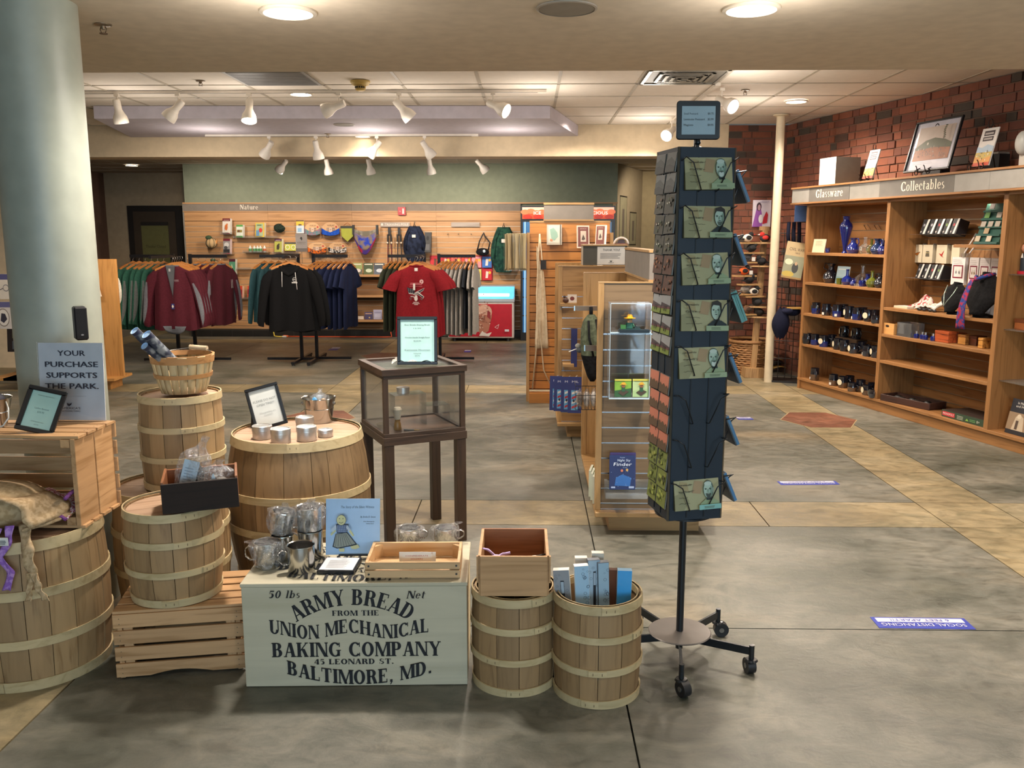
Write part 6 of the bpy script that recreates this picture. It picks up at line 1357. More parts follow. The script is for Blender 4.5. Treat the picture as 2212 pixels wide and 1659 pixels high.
pr.poly([(.215, .265), (.20, .235), (.13, .19), (.10, .205), (.12, .22)], WH).poly([(.212, .262), (.20, .240), (.13, .195), (.112, .207)], BKc).poly([(.21, .17), (.20, .15), (.13, .20), (.12, .215), (.15, .22)], WH).poly([(.205, .168), (.195, .156), (.13, .205), (.13, .215)], BKc)
pr.poly([(.045, .16), (.06, .13), (.08, .15)], '#5a3a3c').poly([(.16, .15), (.185, .13), (.20, .155)], '#5a3a3c').ell(.12, .15, .02, .03, WH, 10).rect(.09, .105, .06, .006, WH).rect(.08, .092, .08, .005, WH).rect(.10, .080, .04, .006, WH).build('shirt_print', r0)
B(-.03, -.066, -.26, -.008, -.063, -.19, mt='#d9d2cc').build('price_tag', r0); o = Pr((.05, -.059, -.19)); o.ell(.012, .022, .022, .024, '#c9a3a0').ell(.012, .022, .008, .009, '#8c3a3c', 5).build('round_sticker', r0)
Pr((-.018, -.032, -.055)).rect(0, 0, .036, .034, '#d6cfc9').build('neck_label', r0)
g0 = None
for i in range(10):
    x = -1.14+.13+.042*i; rz = R(66+2.2*i); l = f'{ORD[i]} grey shirt from the left on the right rack'
    hanger(x, 10.2, HZ, rz, f'{ORD[i]} hanger from the left with a grey shirt', 'hangers with grey shirts')
    if i == 0: g0 = garment('shirt', l, 'shirt', (x, 10.2, SZ), rz, 'short', '#a8a49e', None, .80, th=.36, seed=14)
    elif i == 7: garment('shirt', 'dark charcoal shirt among the grey ones on the right rack', 'shirt', (x, 10.2, SZ), rz, 'short', '#2b2f36', None, .74, th=.36, seed=15)
    else: copyg(g0, (x, 10.2, SZ-.008*(i % 3)), rz, l)
# ================================================================== REAR SLAT WALL
SWM = wood('#b3875a', '#9c7249', 'x', .5, rnd=.035, fine=.6); GRV = m('#cbb9a0', .35, .5)
t = thing('slatwall', 'long honey slatwall covering the rear wall under a grey Nature fascia', 'shelving', (0, 12.79, 0))
XL, XR, ZT = -5.01, -.13, 1.81
B(XL, -.014, .10, XR, -.002, 1.945, mt=m('#7a5a34', .7)).build('core_panel', t)
for k in range(4):
    a = XL+1.22*k; b = min(a+1.218, XR)
    z = ZT; B(a, -.036, z-.125, b, -.014, z, mt=SWM).build('plank', t); z -= .1325
    while z > .13:
        zb_ = max(.11, z-.0762); B(a, -.036, zb_+.009, b, -.014, z, mt=SWM).build('plank', t); B(a, -.030, zb_, b, -.014, zb_+.009, mt=GRV).build('groove_insert', t); z -= .0762
    B(a, -.044, ZT+.014, b, -.014, 1.925, mt=m('#7b7268', .8)).build('fascia', t)
B(XL-.01, -.052, ZT, XR, -.012, ZT+.014, mt=SWM).build('trim_strip', t); B(XL-.01, -.052, 1.925, 1.256, -.012, 1.945, mt=SWM).build('trim_strip', t); B(XL-.02, -.04, .10, XL, 0, 1.945, mt=m('#8f8a80', .5, .4)).build('end_trim', t)
B(1.19, -.05, 0, 1.235, 0, 1.925, mt=OAKZ).build('door_jamb', t)
pr = Pr((A(516, 453, 12.75).x, -.0446, A(516, 453, 12.75).z)); serif_line(pr, 'Nature', .15, .004, .068, '#d9cfc0', w=A(556, 450, 12.75).x-A(516, 450, 12.75).x); pr.build('fascia_lettering', t)
p = A(868, 465, 12.72); t = thing('fire_alarm', 'small red fire alarm pull station on the fascia of the rear slatwall', 'alarm', (p.x, 12.745, p.z)); B(-.055, -.03, 0, .055, 0, .115, mt=m('#a81f28', .4)).build('housing', t); B(.008, -.034, .02, .035, -.03, .095, mt='#d9b9b4').build('pull_handle', t); Pr((-.05, -.031, .0)).text('FIRE', .025, .05, .012, '#d9b9b4', w=.03).build('lettering', t)
YB_ = 12.66
def bird(c1, c2, c3): return lambda pr, w, h: (pr.rect(0, h*.82, w, h*.18, c1), pr.rect(w*.15, h*.87, w*.7, h*.03, '#c9b9a9'), pr.ell(w*.5, h*.42, w*.2, h*.2, c2), pr.ell(w*.62, h*.6, w*.1, h*.08, c2, 10), pr.poly([(w*.3, h*.35), (w*.42, h*.5), (w*.25, h*.12)], c3), pr.rect(0, 0, w, h*.05, c1))
W_ = '#d9d2c6'
BK_ = [(481.6, 472, 501.4, 505.6, W_, bird('#6a1f26', '#c9703a', '#5a3a2c'), 'white field guide with an orange bird under a maroon band, top left', '#e6e2da'),
 (511.7, 485.8, 529, 513.3, '#d3d8c9', lambda pr, w, h: (pr.rect(0, h*.85, w, h*.15, '#4f9a4a'), pr.rect(0, 0, w, h*.12, '#4f9a4a'), pr.rect(w*.1, h*.4, w*.8, h*.2, '#8a7a3a'), pr.rect(w*.3, h*.42, w*.2, h*.16, '#5a2a3a')), 'small white and green guide with a middle picture band', '#e2e0d6'),
 (552.6, 481.5, 575.3, 512.5, '#cfae2e', lambda pr, w, h: (pr.rect(w*.08, h*.06, w*.8, h*.88, '#9fae8a'), pr.ell(w*.6, h*.48, w*.2, h*.16, '#c9382a'), pr.rect(w*.1, h*.08, w*.35, h*.4, '#5f8ab0'), pr.rect(w*.2, h*.8, w*.5, h*.06, '#4a6a3a')), 'yellow-bordered guide with a red bird', '#ded6b8'),
 (483.3, 516, 501.4, 548.5, '#8f8c8a', lambda pr, w, h: (pr.rect(0, h*.85, w, h*.15, '#6a1f2c'), pr.rect(w*.05, h*.05, w*.9, h*.25, '#2a2a2c'), pr.ell(w*.5, h*.6, w*.35, h*.15, '#c9c6c2'), pr.ell(w*.4, h*.4, w*.25, h*.12, '#4a4a4c'), pr.rect(0, 0, w, h*.04, '#b5404a')), 'black and white patterned guide under a maroon band', '#e0c9c6'),
 (594, 516, 613, 547, '#a8a84c', bird('#4a2340', '#3a3228', '#7a4a2a'), 'olive-yellow guide with a dark bird under a purple band', '#dedcc0'),
 (496, 559.7, 512.5, 592.4, '#4f8a6c', lambda pr, w, h: (pr.rect(0, h*.82, w, h*.18, '#4a1f2c'), pr.poly([(w*.45, h*.7), (w*.6, h*.45), (w*.5, h*.1), (w*.35, h*.4)], '#c3c9a8')), 'green guide with a pale figure under a maroon band', '#d6d9cc'),
 (477.3, 601.8, 497, 636, '#d3cba6', bird('#1f1a14', '#c9a02e', '#8a3a20'), 'white guide with a yellow bird under a black band', '#e0dccb'),
 (510.8, 618, 528, 644, '#c94a2e', lambda pr, w, h: (pr.rect(0, h*.3, w, h*.4, '#8f1f2e'), pr.poly([(w*.2, h*.62), (w*.5, h*.42), (w*.8, h*.62), (w*.5, h*.52)], '#d9c9b0')), 'left of two small red booklets', '#e6c0a8'),
 (535.7, 618, 553, 643, '#c94a2e', lambda pr, w, h: (pr.rect(0, h*.3, w, h*.4, '#8f1f2e'), pr.poly([(w*.2, h*.62), (w*.5, h*.42), (w*.8, h*.62), (w*.5, h*.52)], '#d9c9b0')), 'right of two small red booklets', '#e6c0a8')]
def clip_shelf(px0, px1, py, lab):
    a, b = A(px0, py, 12.7), A(px1, py, 12.7); t = thing('acrylic_shelf', lab, 'shelf', ((a.x+b.x)/2, 12.76, a.z)); w = (b.x-a.x)/2
    B(-w, -.13, -.004, w, 0, 0, mt=ACR).build('shelf_plate', t); B(-w, -.133, -.004, w, -.13, .03, mt=ACR).build('front_lip', t)
for x0, y0, x1, y1, c_, art, lab, edge in BK_:
    facebook('field_guide', lab+', rear slatwall', 'book', x0, y0, x1-3, y1, YB_, c_, art, th=.05, edge=edge, rz=R(-14)); 
for i, (a, b, y) in enumerate(((480, 504, 506), (508, 602, 513.5), (480, 504, 549), (592, 648, 547.5), (492, 515, 593), (474, 500, 637), (507, 556, 645), (528, 582, 545), (515, 545, 581))):
    clip_shelf(a, b, y, ('clear shelf under the orange-bird guide', 'long clear shelf under the yellow-bordered guide', 'clear shelf under the black and white guide', 'clear shelf under the olive-yellow guide', 'clear shelf under the green guide', 'clear shelf under the yellow-bird guide', 'clear shelf under the two red booklets', 'clear tray under the little bottles', 'empty clear tray right of the green guide')[i])
for i, (x, y, w) in enumerate(((441, 505, 31), (453, 555, 26))):
    p = A(x+w/2, y+w*.55, 12.62); s = w/1880*12.8/2; t = thing('plush_turtle', ('upper', 'lower')[i]+' netted cream and green plush ball on the left of the rear slatwall', 'toy', tuple(p))
    MB().ball((.0, 0, -.02), s*.75, s*.6, s*.7, m('#b99a6e', .8), 14, 10).build('cream_body', t)
    q = MB()
    for k in range(4): a = R(45*k); q.tube([(s*.77*math.cos(b)*math.cos(a), s*.62*math.cos(b)*math.sin(a)-.001, -.02+s*.72*math.sin(b)) for b in [R(15*j) for j in range(24)]], .004, '#2a2a20', 4, closed=True)
    tag(q.build('netting', t), None, None, kind='stuff')
    MB().ball((-.03, -.02, s*.55), s*.45, s*.35, s*.3, cloth('#3d4f38'), 12, 8).build('green_head', t); MB().prismy([(s*.5, 0), (s*.9, s*.3), (s*.8, -s*.3)], -.02, .0, '#c98a4a').build('orange_flap', t); MB().tube([(0, .03, 0), (-.02, .145, .05)], .004, '#6a5a40').build('cord', t)
p = A(603, 493, 12.64); t = thing('folded_net', 'crumpled dark green net pouch on the rear slatwall', 'pouch', tuple(p)); MB().grid(lambda u, v: (.078*math.cos(u*6.283)*(1+.15*math.sin(u*19+v*4))*math.sin(math.pi*v), .05*math.sin(u*6.283)*math.sin(math.pi*v), -.055*math.cos(math.pi*v)*(1+.2*math.sin(u*13))), 20, 10, cloth('#2c3a30', '#151c18', 90), closed_u=True).build('pouch', t); MB().tube([(0, .04, .03), (.0, .11, .07)], .005, '#23302a').build('cord', t)
for i, (x, c_) in enumerate(((541, '#4f8a52'), (550, '#4f8a52'), (557, '#4f8a52'), (563, '#4f8a52'), (572, '#b5623a'))):
    p = A(x, 544.5, 12.66); t = thing('lotion_bottle', ('leftmost', 'second', 'third', 'fourth', 'orange-labelled rightmost')[i]+' small white bottle on the clear tray', 'bottle', tuple(p))
    MB().lathe([(0, 0), (.021, 0), (.022, .004), (.022, .062), (.012, .074), (0, .074)], m('#d6d6cc', .4), n=14).build('bottle_body', t); MB().lathe([(.0225, .012), (.0226, .05)], m(c_, .5), n=14).build('label_band', t); MB().cyl((0, 0, .074), (0, 0, .092), .010, '#d9d9d4', 10).build('cap', t)
for i, x in enumerate((615.6, 628)): facebook('magnifier_pack', ('left', 'right')[i]+' yellow-green pack with a round lens beside the grey bird sign', 'packet', x, 523.6, x+12, 541.7, YB_, '#b9b540', lambda pr, w, h: pr.rect(0, h*.8, w, h*.2, '#3a3a34').ell(w*.5, h*.42, w*.38, h*.3, '#cfd0b8').ell(w*.5, h*.42, w*.28, h*.22, '#a8b03e'), th=.02)
facebook('yellow_pack', 'tall yellow and pale blue pack left of the striped headband disc', 'packet', 640.5, 476, 656, 504, YB_, '#b9c3c9', lambda pr, w, h: pr.rect(0, h*.6, w, h*.4, '#d9a92e').rect(0, h*.92, w, h*.08, '#3a2a1c').ell(w*.5, h*.65, w*.25, h*.06, '#4a3a1c', 10).rect(w*.2, h*.1, w*.5, h*.3, '#7fa3c0'), th=.02)
for i, (x0, y0, x1, y1, c_, c2, nm) in enumerate(((658.6, 480.7, 692, 511, '#8f6a7a', '#4f8a8a', 'striped'), (695.5, 480, 733, 511.6, '#1f4aa8', '#2a5ac0', 'blue'), (665.5, 523, 705, 550, '#d96a1f', '#3a3a3c', 'orange'), (710, 523, 748, 549, '#26262a', '#d6d0c9', 'black and white'))):
    a, b = A(x0, y1, YB_), A(x1, y0, YB_); w, h = b.x-a.x, b.z-a.z; t = thing('headband_card', f'round tan card carrying a {nm} headband on the rear slatwall', 'headband', ((a.x+b.x)/2, YB_, a.z))
    MB().prismy([(w/2*.98*math.cos(R(k*15)), h*.5+h*.5*math.sin(R(k*15))) for k in range(24)], -.004, .004, m('#cda377', .6)).build('card', t)
    pr = Pr((-w/2, -.0046, 0)); pr.text('BUFF' if 0 else 'WRAP', w*.52, h*.72, h*.12, '#4a2f1c', w=w*.42).ell(w*.82, h*.68, w*.06, h*.07, '#b53a30', 10)
    for k in range(3): pr.rect(w*(.28+.16*k), h*.36, w*.13, h*.26, ('#8f7f72', '#cfc0b4', '#6a5f58')[k]).ell(w*(.345+.16*k), h*.5, w*.04, h*.08, '#b08a72', 8)
    pr.build('card_print', t)
    MB().grid(lambda u, v: (-w*.5+w*1.0*u, -.012-.022*math.sin(math.pi*u)-.004*math.sin(v*20), h*.08+h*.40*v*(.55+.45*abs(2*u-1))+h*.12*(2*u-1)**2), 14, 8, cloth(c_, c2, 40)).build('cloth_tube', t, solid=.006)
    MB().tube([(0, 0, h*.95), (0, .09, h*1.0)], .003, '#8a8a88').build('hook', t)
a = A(750, 490, YB_); t = thing('pennant', 'lime green pointed pouch with dark trim on the rear slatwall', 'pouch', (a.x, YB_, a.z)); MB().prismy([(-.09, 0), (-.085, -.13), (0, -.21), (.085, -.13), (.09, 0)], -.012, .012, m('#a3a63c', .7)).build('lime_panel', t); B(-.095, -.016, -.02, .095, .014, .012, mt='#2a2c26').build('top_binding', t); MB().tube([(-.088, 0, 0), (-.085, -.002, -.13), (0, -.002, -.212), (.085, -.002, -.13), (.088, 0, 0)], .006, '#2a2c26').build('edge_binding', t); MB().tube([(-.05, .0, .02), (0, .02, .06), (.05, 0, .02)], .005, '#a8683e').build('hanger_loop', t)
p = A(652, 544, 10.0); t = thing('sign_holder', 'grey card sign with a small bird on a thin stem above the middle rack', 'sign', (p.x, 10.0, p.z)); B(-.066, -.003, 0, .066, .003, .205, mt=m('#9a918b', .6)).build('card', t); pr = Pr((-.066, -.0036, 0)); pr.poly([(.05, .15), (.062, .17), (.075, .165), (.08, .145), (.07, .125), (.062, .14)], '#33302e').text("AMERICA'S", .066, .10, .012, '#55504c', w=.10).text('NATIONAL PARKS', .066, .085, .008, '#55504c', w=.09).rect(.0, .0, .132, .04, '#6a625c').build('print', t); MB().cyl((0, 0, 0), (0, 0, -.13), .003, '#3a3836', 6).build('stem', t)
# colourful bag
a = A(790, 489, YB_); t = thing('tote_bag', 'bright blue, red and yellow hammock-like tote hanging on black clips', 'bag', (a.x, YB_-.03, a.z))
for nm, v0, v1, c1, c2 in (('grey_top', 0, .22, '#8a8478', '#6a6458'), ('blue_body', .2, .82, '#2a3fa0', '#7f6f5a'), ('red_base', .80, 1, '#8c2230', '#3a2a6a')):
    MB().grid(lambda u, v: (lambda s: ((-.185+.37*u)*(1-.16*math.sin(s*1.6)), -.05*math.sin(math.pi*u)-.04*s-.006*math.sin(u*22), -.03-.33*s*(.45+.55*math.sin(math.pi*u))-.04*math.sin(math.pi*u)))(v0+(v1-v0)*v), 20, 6, cloth(c1, c2, 9)).build(nm, t, solid=.01)
for s in (-1, 1): B(s*.17-.015, -.03, -.12, s*.17+.015, .02, .02, mt='#17171a').build('clip_strap', t)
for px0, px1, lab, txt in ((821.5, 885, 'grey plank sign reading TREKKING POLE', 'TREKKING POLE'), (974.6, 1036, 'grey plank sign right of the navy backpack', '')):
    a, b = A(px0, 490, 12.72), A(px1, 480, 12.72); t = thing('plank_sign', lab+' on the rear slatwall', 'sign', (a.x, 12.735, a.z)); w = b.x-a.x; B(0, -.012, 0, w, 0, b.z-a.z, mt=wood('#9c9188', '#857a70', 'x', .7, rnd=.02)).build('plank', t)
    if txt: Pr((0, -.0126, 0)).text(txt, w*.55, .017, .036, '#d6cfc4', w=w*.8).ell(w*.06, .034, .014, .018, '#d6cfc4', 10).build('lettering', t)
for i, px in enumerate((841, 862)):
    a = A(px, 491, 12.68); t = thing('trekking_pole', ('left', 'right')[i]+' pair of black trekking poles hanging under the TREKKING POLE sign', 'pole', (a.x, 12.68, a.z))
    B(-.02, -.01, -.12, .018, .02, 0, mt='#1a1718').build('hang_card', t)
    for s in (-1, 1): MB().cyl((s*.02, -.02, -.12), (s*.035, -.01, -.78), .008, m('#5a2028' if i == 0 else '#2c2a2e', .4), 8).build('shaft', t); MB().cyl((s*.02, -.02, -.10), (s*.024, -.02, -.24), .014, '#1a1a1c', 8).build('grip', t); MB().ball((s*.03, -.03, -.22), .016, .012, .016, m('#c9b8a4', .5), 8, 6).build('tag', t)
def pack(name, lab, px, pyt, w, h, c1, c2, Y=12.62, pocket=True):
    a = A(px, pyt, Y); t = thing(name, lab, 'bag', tuple(a)); C1 = cloth(c1, c2, 18)
    MB().grid(lambda u, v: (w/2*math.sin(math.pi*min(1, .12+.62*v+.1*v*v))**.75*math.cos(u*6.283)*(1+.03*math.sin(9*u*6.283+v*6)), .075*math.sin(math.pi*min(1, .15+.8*v))*math.sin(u*6.283)*(1+.1*math.sin(5*u*6.283)), -.05-h*v), 26, 14, C1, closed_u=True).build('body', t)
    B(-w*.08, -.085, -h*.42, w*.08, -.080, -h*.34, mt='#cfc9c0').build('label_patch', t); MB().cyl((0, 0, 0), (0, .12, .01), .004, '#b5b0a8', 6).build('peg', t); MB().tube([(-w*.04, 0, -.06), (0, 0, .01), (w*.04, 0, -.06)], .007, '#1c1c20').build('grab_loop', t)
    for s in (-1, 1): MB().tube([(s*w*.1, -.03, -.07), (s*w*.30, -.075, -h*.35), (s*w*.36, -.06, -h*.75)], .012, C1).build('strap', t)
    return t
pack('backpack', 'navy backpack with white patch hanging on the rear slatwall', 895, 481, .33, .50, '#232b40', '#161b2a')
pack('backpack', 'dark green drawstring backpack at the right of the rear slatwall', 1088, 483, .37, .64, '#23483a', '#15302a')
facebook('boot_card', 'tall dark grey display card right of the navy backpack', 'card', 917, 501.6, 931, 545, 12.6, '#3a3a3a', lambda pr, w, h: pr.rect(w*.1, h*.1, w*.7, h*.3, '#5a5a5c').ell(w*.5, h*.7, w*.2, h*.12, '#1a1a1c', 10), th=.03, edge='#55524e', rz=R(-15))
for i, px in enumerate((967.7, 990.5, 1018)): a = A(px, 502, 12.72); t = thing('slatwall_hook', ('left', 'middle', 'right')[i]+' empty metal hook on the rear slatwall', 'hook', (a.x, 12.76, a.z)); B(-.012, -.006, -.05, .012, 0, 0, mt=m('#b5b0a8', .3, .8)).build('back_plate', t); MB().tube([(0, -.006, -.02), (0, -.12, -.03), (0, -.13, -.015)], .004, m('#b5b0a8', .3, .8)).build('prong', t)
a = A(1043, 503, 12.66); t = thing('waist_bag', 'black waist bag hanging by its strap right of the empty hooks', 'bag', tuple(a)); MB().ball((-.005, -.02, -.27), .095, .04, .055, cloth('#18191d', '#0c0c0e'), 16, 10).build('pouch', t); MB().tube([(-.08, 0, -.24), (-.05, 0, -.12), (0, 0, -.02), (.01, 0, 0), (.03, 0, -.05), (.10, 0, -.14), (.075, 0, -.25)], .010, '#1a1a1c').build('strap', t); MB().cyl((0, 0, 0), (0, .09, .01), .004, '#b5b0a8', 6).build('peg', t); MB().ball((.02, -.055, -.26), .022, .01, .022, m('#c0cbd3', .3), 10, 6).build('badge', t)
for i in range(8):
    x = -.045-.022*i; t = thing('wooden_stick_pack', f'{ORD[i]} bagged bundle of pale sticks from the right, left of the orange-lit stand', 'packet', (x+.0, 7.64+.025*(i % 3), 1.475), R(8*i-20))
    MB().grid(lambda u, v: (.020*math.cos(u*6.283)*(1-.3*math.sin(v*3)), .012*math.sin(u*6.283), -.30*v-.01*math.sin(u*6)), 8, 6, wood('#e0cfa6', '#c2ab7c', 'z', .5, rnd=.12), closed_u=True).build('sticks', t); B(-.022, -.015, -.315, .022, .015, .005, mt=clear('#fff6e0', .06)).build('bag', t)
# wooden shelves with books
for k, (py, nm) in enumerate(((594, 'upper'), (638, 'middle'), (690.6, 'lower'))):
    a, b = A(733, py, 12.55), A(832, py, 12.55); t = thing('wall_shelf', f'{nm} honey wooden shelf on the rear slatwall', 'shelf', ((a.x+b.x)/2, 12.6, a.z)); w = (b.x-a.x)/2
    B(-w, -.16, -.02, w, .155, 0, mt=SWM).build('board', t); B(-w, -.165, -.022, w, -.16, .012, mt=SWM).build('front_edge', t)
    B(w-.015, -.16, 0, w, .155, .14 if k != 1 else .02, mt=SWM).build('end_board', t); B(-w, .0, -.07, w, .15, -.02, mt=m('#4f3a22', .7)).build('support', t)
land = lambda c1, c2, c3: (lambda pr, w, h: pr.rect(0, h*.45, w, h*.55, c1).rect(0, 0, w, h*.45, c2).ell(w*.55, h*.35, w*.32, h*.16, c3).rect(w*.1, h*.84, w*.8, h*.08, '#d9d3c3'))
for x0, x1, c_, lab in ((736, 757, ('#8a9a8a', '#c9662a', '#cfc9c0'), 'orange-based landscape'), (761, 782, ('#8f9a5a', '#5a5a4a', '#d6cfca'), 'white waterfall'), (785.6, 806, ('#3a4a2c', '#4f5a34', '#c0c9b0'), 'dark forest'), (808, 830, ('#3a4450', '#556070', '#c9d0da'), 'blue and white')):
    facebook('guide_book', f'{lab} guide book on the upper wooden shelf', 'book', x0, 568, x1, 593.5, 12.55, c_[0], land(*c_), th=.02, lean=-8)
facebook('picture_card', 'small white card with a triangle on the middle wooden shelf', 'card', 742, 622, 757, 637.5, 12.55, '#cfc3b4', lambda pr, w, h: pr.rect(w*.12, h*.12, w*.76, h*.76, '#ddd5c9').poly([(w*.3, h*.6), (w*.75, h*.6), (w*.5, h*.35)], '#a8705a'), th=.02)
facebook('star_book', 'black book titled Stars with a light beam on the lower wooden shelf', 'book', 744, 661, 772, 690, 12.52, '#1c1f24', lambda pr, w, h: pr.text('Stars', w*.45, h*.72, h*.16, '#c9b878', w=w*.65, shear=.2).poly([(w*.40, 0), (w*.46, 0), (w*.62, h*.6), (w*.56, h*.6)], '#b9bcb8').rect(w*.2, h*.64, w*.7, h*.015, '#8a7a4a'), th=.02, edge='#23252a')
facebook('card_pack', 'small white pack between the black and purple books on the lower shelf', 'packet', 773, 683, 786, 690, 12.55, '#cdbfae', None, th=.03)
facebook('purple_book', 'small purple book on the lower wooden shelf', 'book', 788, 674, 805, 690, 12.54, '#4a4468', lambda pr, w, h: pr.rect(w*.1, h*.72, w*.8, h*.12, '#c9a38a').ell(w*.6, h*.25, w*.1, h*.1, '#c9b070', 8), th=.02)
facebook('lavender_book', 'pale lavender book at the right of the lower wooden shelf', 'book', 807, 669, 825, 690, 12.54, '#a8a6c0', lambda pr, w, h: pr.rect(w*.12, h*.7, w*.76, h*.06, '#7a789c').rect(w*.15, h*.2, w*.7, h*.35, '#bcbbd0'), th=.02)
# poster over the freezer
a, b = A(929, 606, 12.72), A(1064, 552, 12.72); w, h = b.x-a.x, b.z-a.z; t = thing('poster', 'red ice-cream menu poster behind the grey shirts, above the freezer', 'poster', (a.x, 12.745, a.z)); B(0, 0, 0, w, .01, h, mt='#a8202a').build('sheet', t)
pr = Pr((0, -.001, 0), step=.001)
for i in range(6):
    for j in range(2):
        x0, y0 = w*(.01+.165*i), h*(.02+.5*j); pr.rect(x0, y0, w*.15, h*.44, ('#c9303a', '#b8262e', '#d05a4a', '#c9402e', '#d98a8f' if j else '#c9c26a', '#3a6ab0' if j else '#b81f2a')[i])
        pr.poly([(x0+w*.05, y0+h*.08), (x0+w*.09, y0+h*.08), (x0+w*.10, y0+h*.34), (x0+w*.06, y0+h*.36)], ('#6a4030', '#cfc0ae', '#5a3020', '#c98a9a', '#e07a2a', '#d6c9c0')[i]); pr.ell(x0+w*.12, y0+h*.3, w*.018, h*.06, '#d9b03a', 10)
pr.build('poster_print', t)
# freezer
t = thing('ice_cream_freezer', 'red and white ice-cream chest freezer with a lit lid, right of the grey shirts', 'freezer', (-.68, 12.45, 0)); fw = .465
B(-fw, -.27, .05, fw, .25, .56, mt=m('#c9c2bd', .35)).build('cabinet_body', t, bevel=.01); B(-fw+.012, -.276, .07, fw-.03, -.27, .53, mt=m('#b01226', .35)).build('front_panel', t, bevel=.003)
B(-fw-.004, -.28, .56, fw+.004, .25, .60, mt=m('#a8b0b8', .3)).build('lid_frame', t)
MB().add([(-fw, -.27, .60), (fw, -.27, .60), (fw, .05, .76), (-fw, .05, .76)], [(0, 1, 2, 3)], m('#5fb8e8', .2, emit=.9)).build('lit_glass_lid', t)
MB().add([(-fw*.7, -.21, .633), (fw*.85, -.21, .633), (fw*.85, -.14, .668), (-fw*.7, -.14, .668)], [(0, 1, 2, 3)], m('#eefaff', .2, emit=3)).build('light_tube', t)
B(-fw-.004, .04, .60, fw+.004, .25, .765, mt=m('#8f9aa3', .35)).build('rear_hood', t)
for s in (-1, 1): MB().prismy([(0, 0), (0, 0), (0, 0)], 0, 0, ALU) if 0 else B(s*fw-.008, -.275, .59, s*fw+.008, .06, .62, mt=m('#a8b0b8', .3)).build('side_rail', t)
pr = Pr((-fw, -.2768, .05), step=.001); pr.ell(.50, .36, .12, .12, '#a87a68').ell(.52, .37, .10, .10, '#c9a08c').poly([(.40, .34), (.62, .32), (.57, .10), (.47, .03), (.42, .12)], '#a8705a').poly([(.56, .40), (.60, .36), (.60, .26), (.55, .30)], '#8a2a30')
rnd = random.Random(8)
for _ in range(46): pr.ell(.50+rnd.gauss(0, .05), .28+rnd.gauss(0, .09), .010, .008, rnd.choice(('#d6b8a4', '#7a4238', '#e0cabb', '#8f5a4a')), 6)
pr.poly([(.44, .04), (.58, .03), (.62, .09), (.55, .07), (.48, .10)], '#d6cfc6').line([(.66, .16), (.72, .20), (.70, .14), (.66, .16)], .005, '#e0cfcf').rect(.80, .10, .06, .03, '#cfcfd6').build('front_art', t)
for s in (-1, 1): MB().cyl((s*.38, -.2, .0), (s*.38, -.2, .05), .025, '#2a2a2c', 10).build('caster', t)
# drinks fridge
t = thing('drinks_cooler', 'tall black glass-door drinks cooler with glowing orange header, partly hidden', 'fridge', (.53, 12.55, 0)); cw = .655
B(-cw, -.25, .0, cw, .22, 1.88, mt=m('#101114', .35)).build('cabinet_body', t)
B(-cw+.02, -.262, 1.70, cw-.02, -.25, 1.86, mt=m('#d8532a', .4, emit=.55)).build('lit_header', t)
pr = Pr((-cw+.02, -.263, 1.70), step=.001); W2 = 2*cw-.04
OG = [m('#f0784a', .4, emit=.7), m('#f6c9a8', .4, emit=.8), m('#c9301c', .4, emit=.5), m('#fff2ea', .4, emit=1.1)]
pr.rect(0, .11, W2, .05, OG[1])
for i in range(16): pr.ell(W2*(i+.5)/16, .095+.012*math.sin(i*2.1), .06, .035, OG[0], 12)
for i in range(9): pr.ell(W2*(i+.5)/9, .03, .06, .03, OG[2], 12)
pr.text('ICE', .21, .06, .045, OG[3], w=.10).text('DELICIOUS', 1.0, .06, .045, OG[3], w=.36).build('header_art', t)
for i in range(2):
    B(-cw+.03+.64*i, -.258, .12, -cw+.62+.64*i, -.252, 1.66, mt=m('#2f6fa9', .2, emit=.12)).build('lit_door_glass', t); B(-cw+.05+.64*i, -.27, .12, -cw+.07+.64*i, -.258, 1.66, mt=m('#9fd4ff', .3, emit=.25)).build('door_light', t)
    for k in range(5): B(-cw+.03+.64*i, -.262, .35+.26*k, -cw+.62+.64*i, -.256, .365+.26*k, mt='#1a2a3a').build('shelf_edge', t)
# cords
t = thing('extension_cord', 'orange extension cord lying along the black tile base', 'cord', (0, 0, 0)); q = MB(); P = [F(624, 726, .012), F(660, 727, .008), F(720, 727, .008), F(780, 727.5, .008), F(835, 728, .008), F(848, 726, .01)]; P = [(p.x, min(p.y, 12.68), p.z) for p in P]+[(P[-1].x-.02, 12.70, .10), (P[-1].x-.05, 12.71, .17)]
q.tube(P, .009, m('#d4552a', .5)); q.build('cable', t); MB().cyl(P[0], (P[0][0]-.07, P[0][1], .015), .016, m('#e0622a', .5), 10).build('socket_end', t)
t = thing('power_adapter', 'yellow power adapter with a short yellow lead at the base of the rear wall', 'adapter', tuple(A(590, 712, 12.68))); B(-.035, -.03, -.0, .035, .03, .11, mt=m('#d8b52a', .5)).build('adapter_body', t); B(-.012, -.032, .06, .014, -.03, .095, mt='#2a2a20').build('label', t); MB().tube([(0, 0, 0), (.02, -.02, -.09), (.08, -.03, -.10), (.14, -.03, -.10)], .009, m('#dcc048', .5)).build('lead', t); MB().cyl((.14, -.03, -.10), (.20, -.03, -.10), .014, '#cfc9c0', 8).build('plug', t)
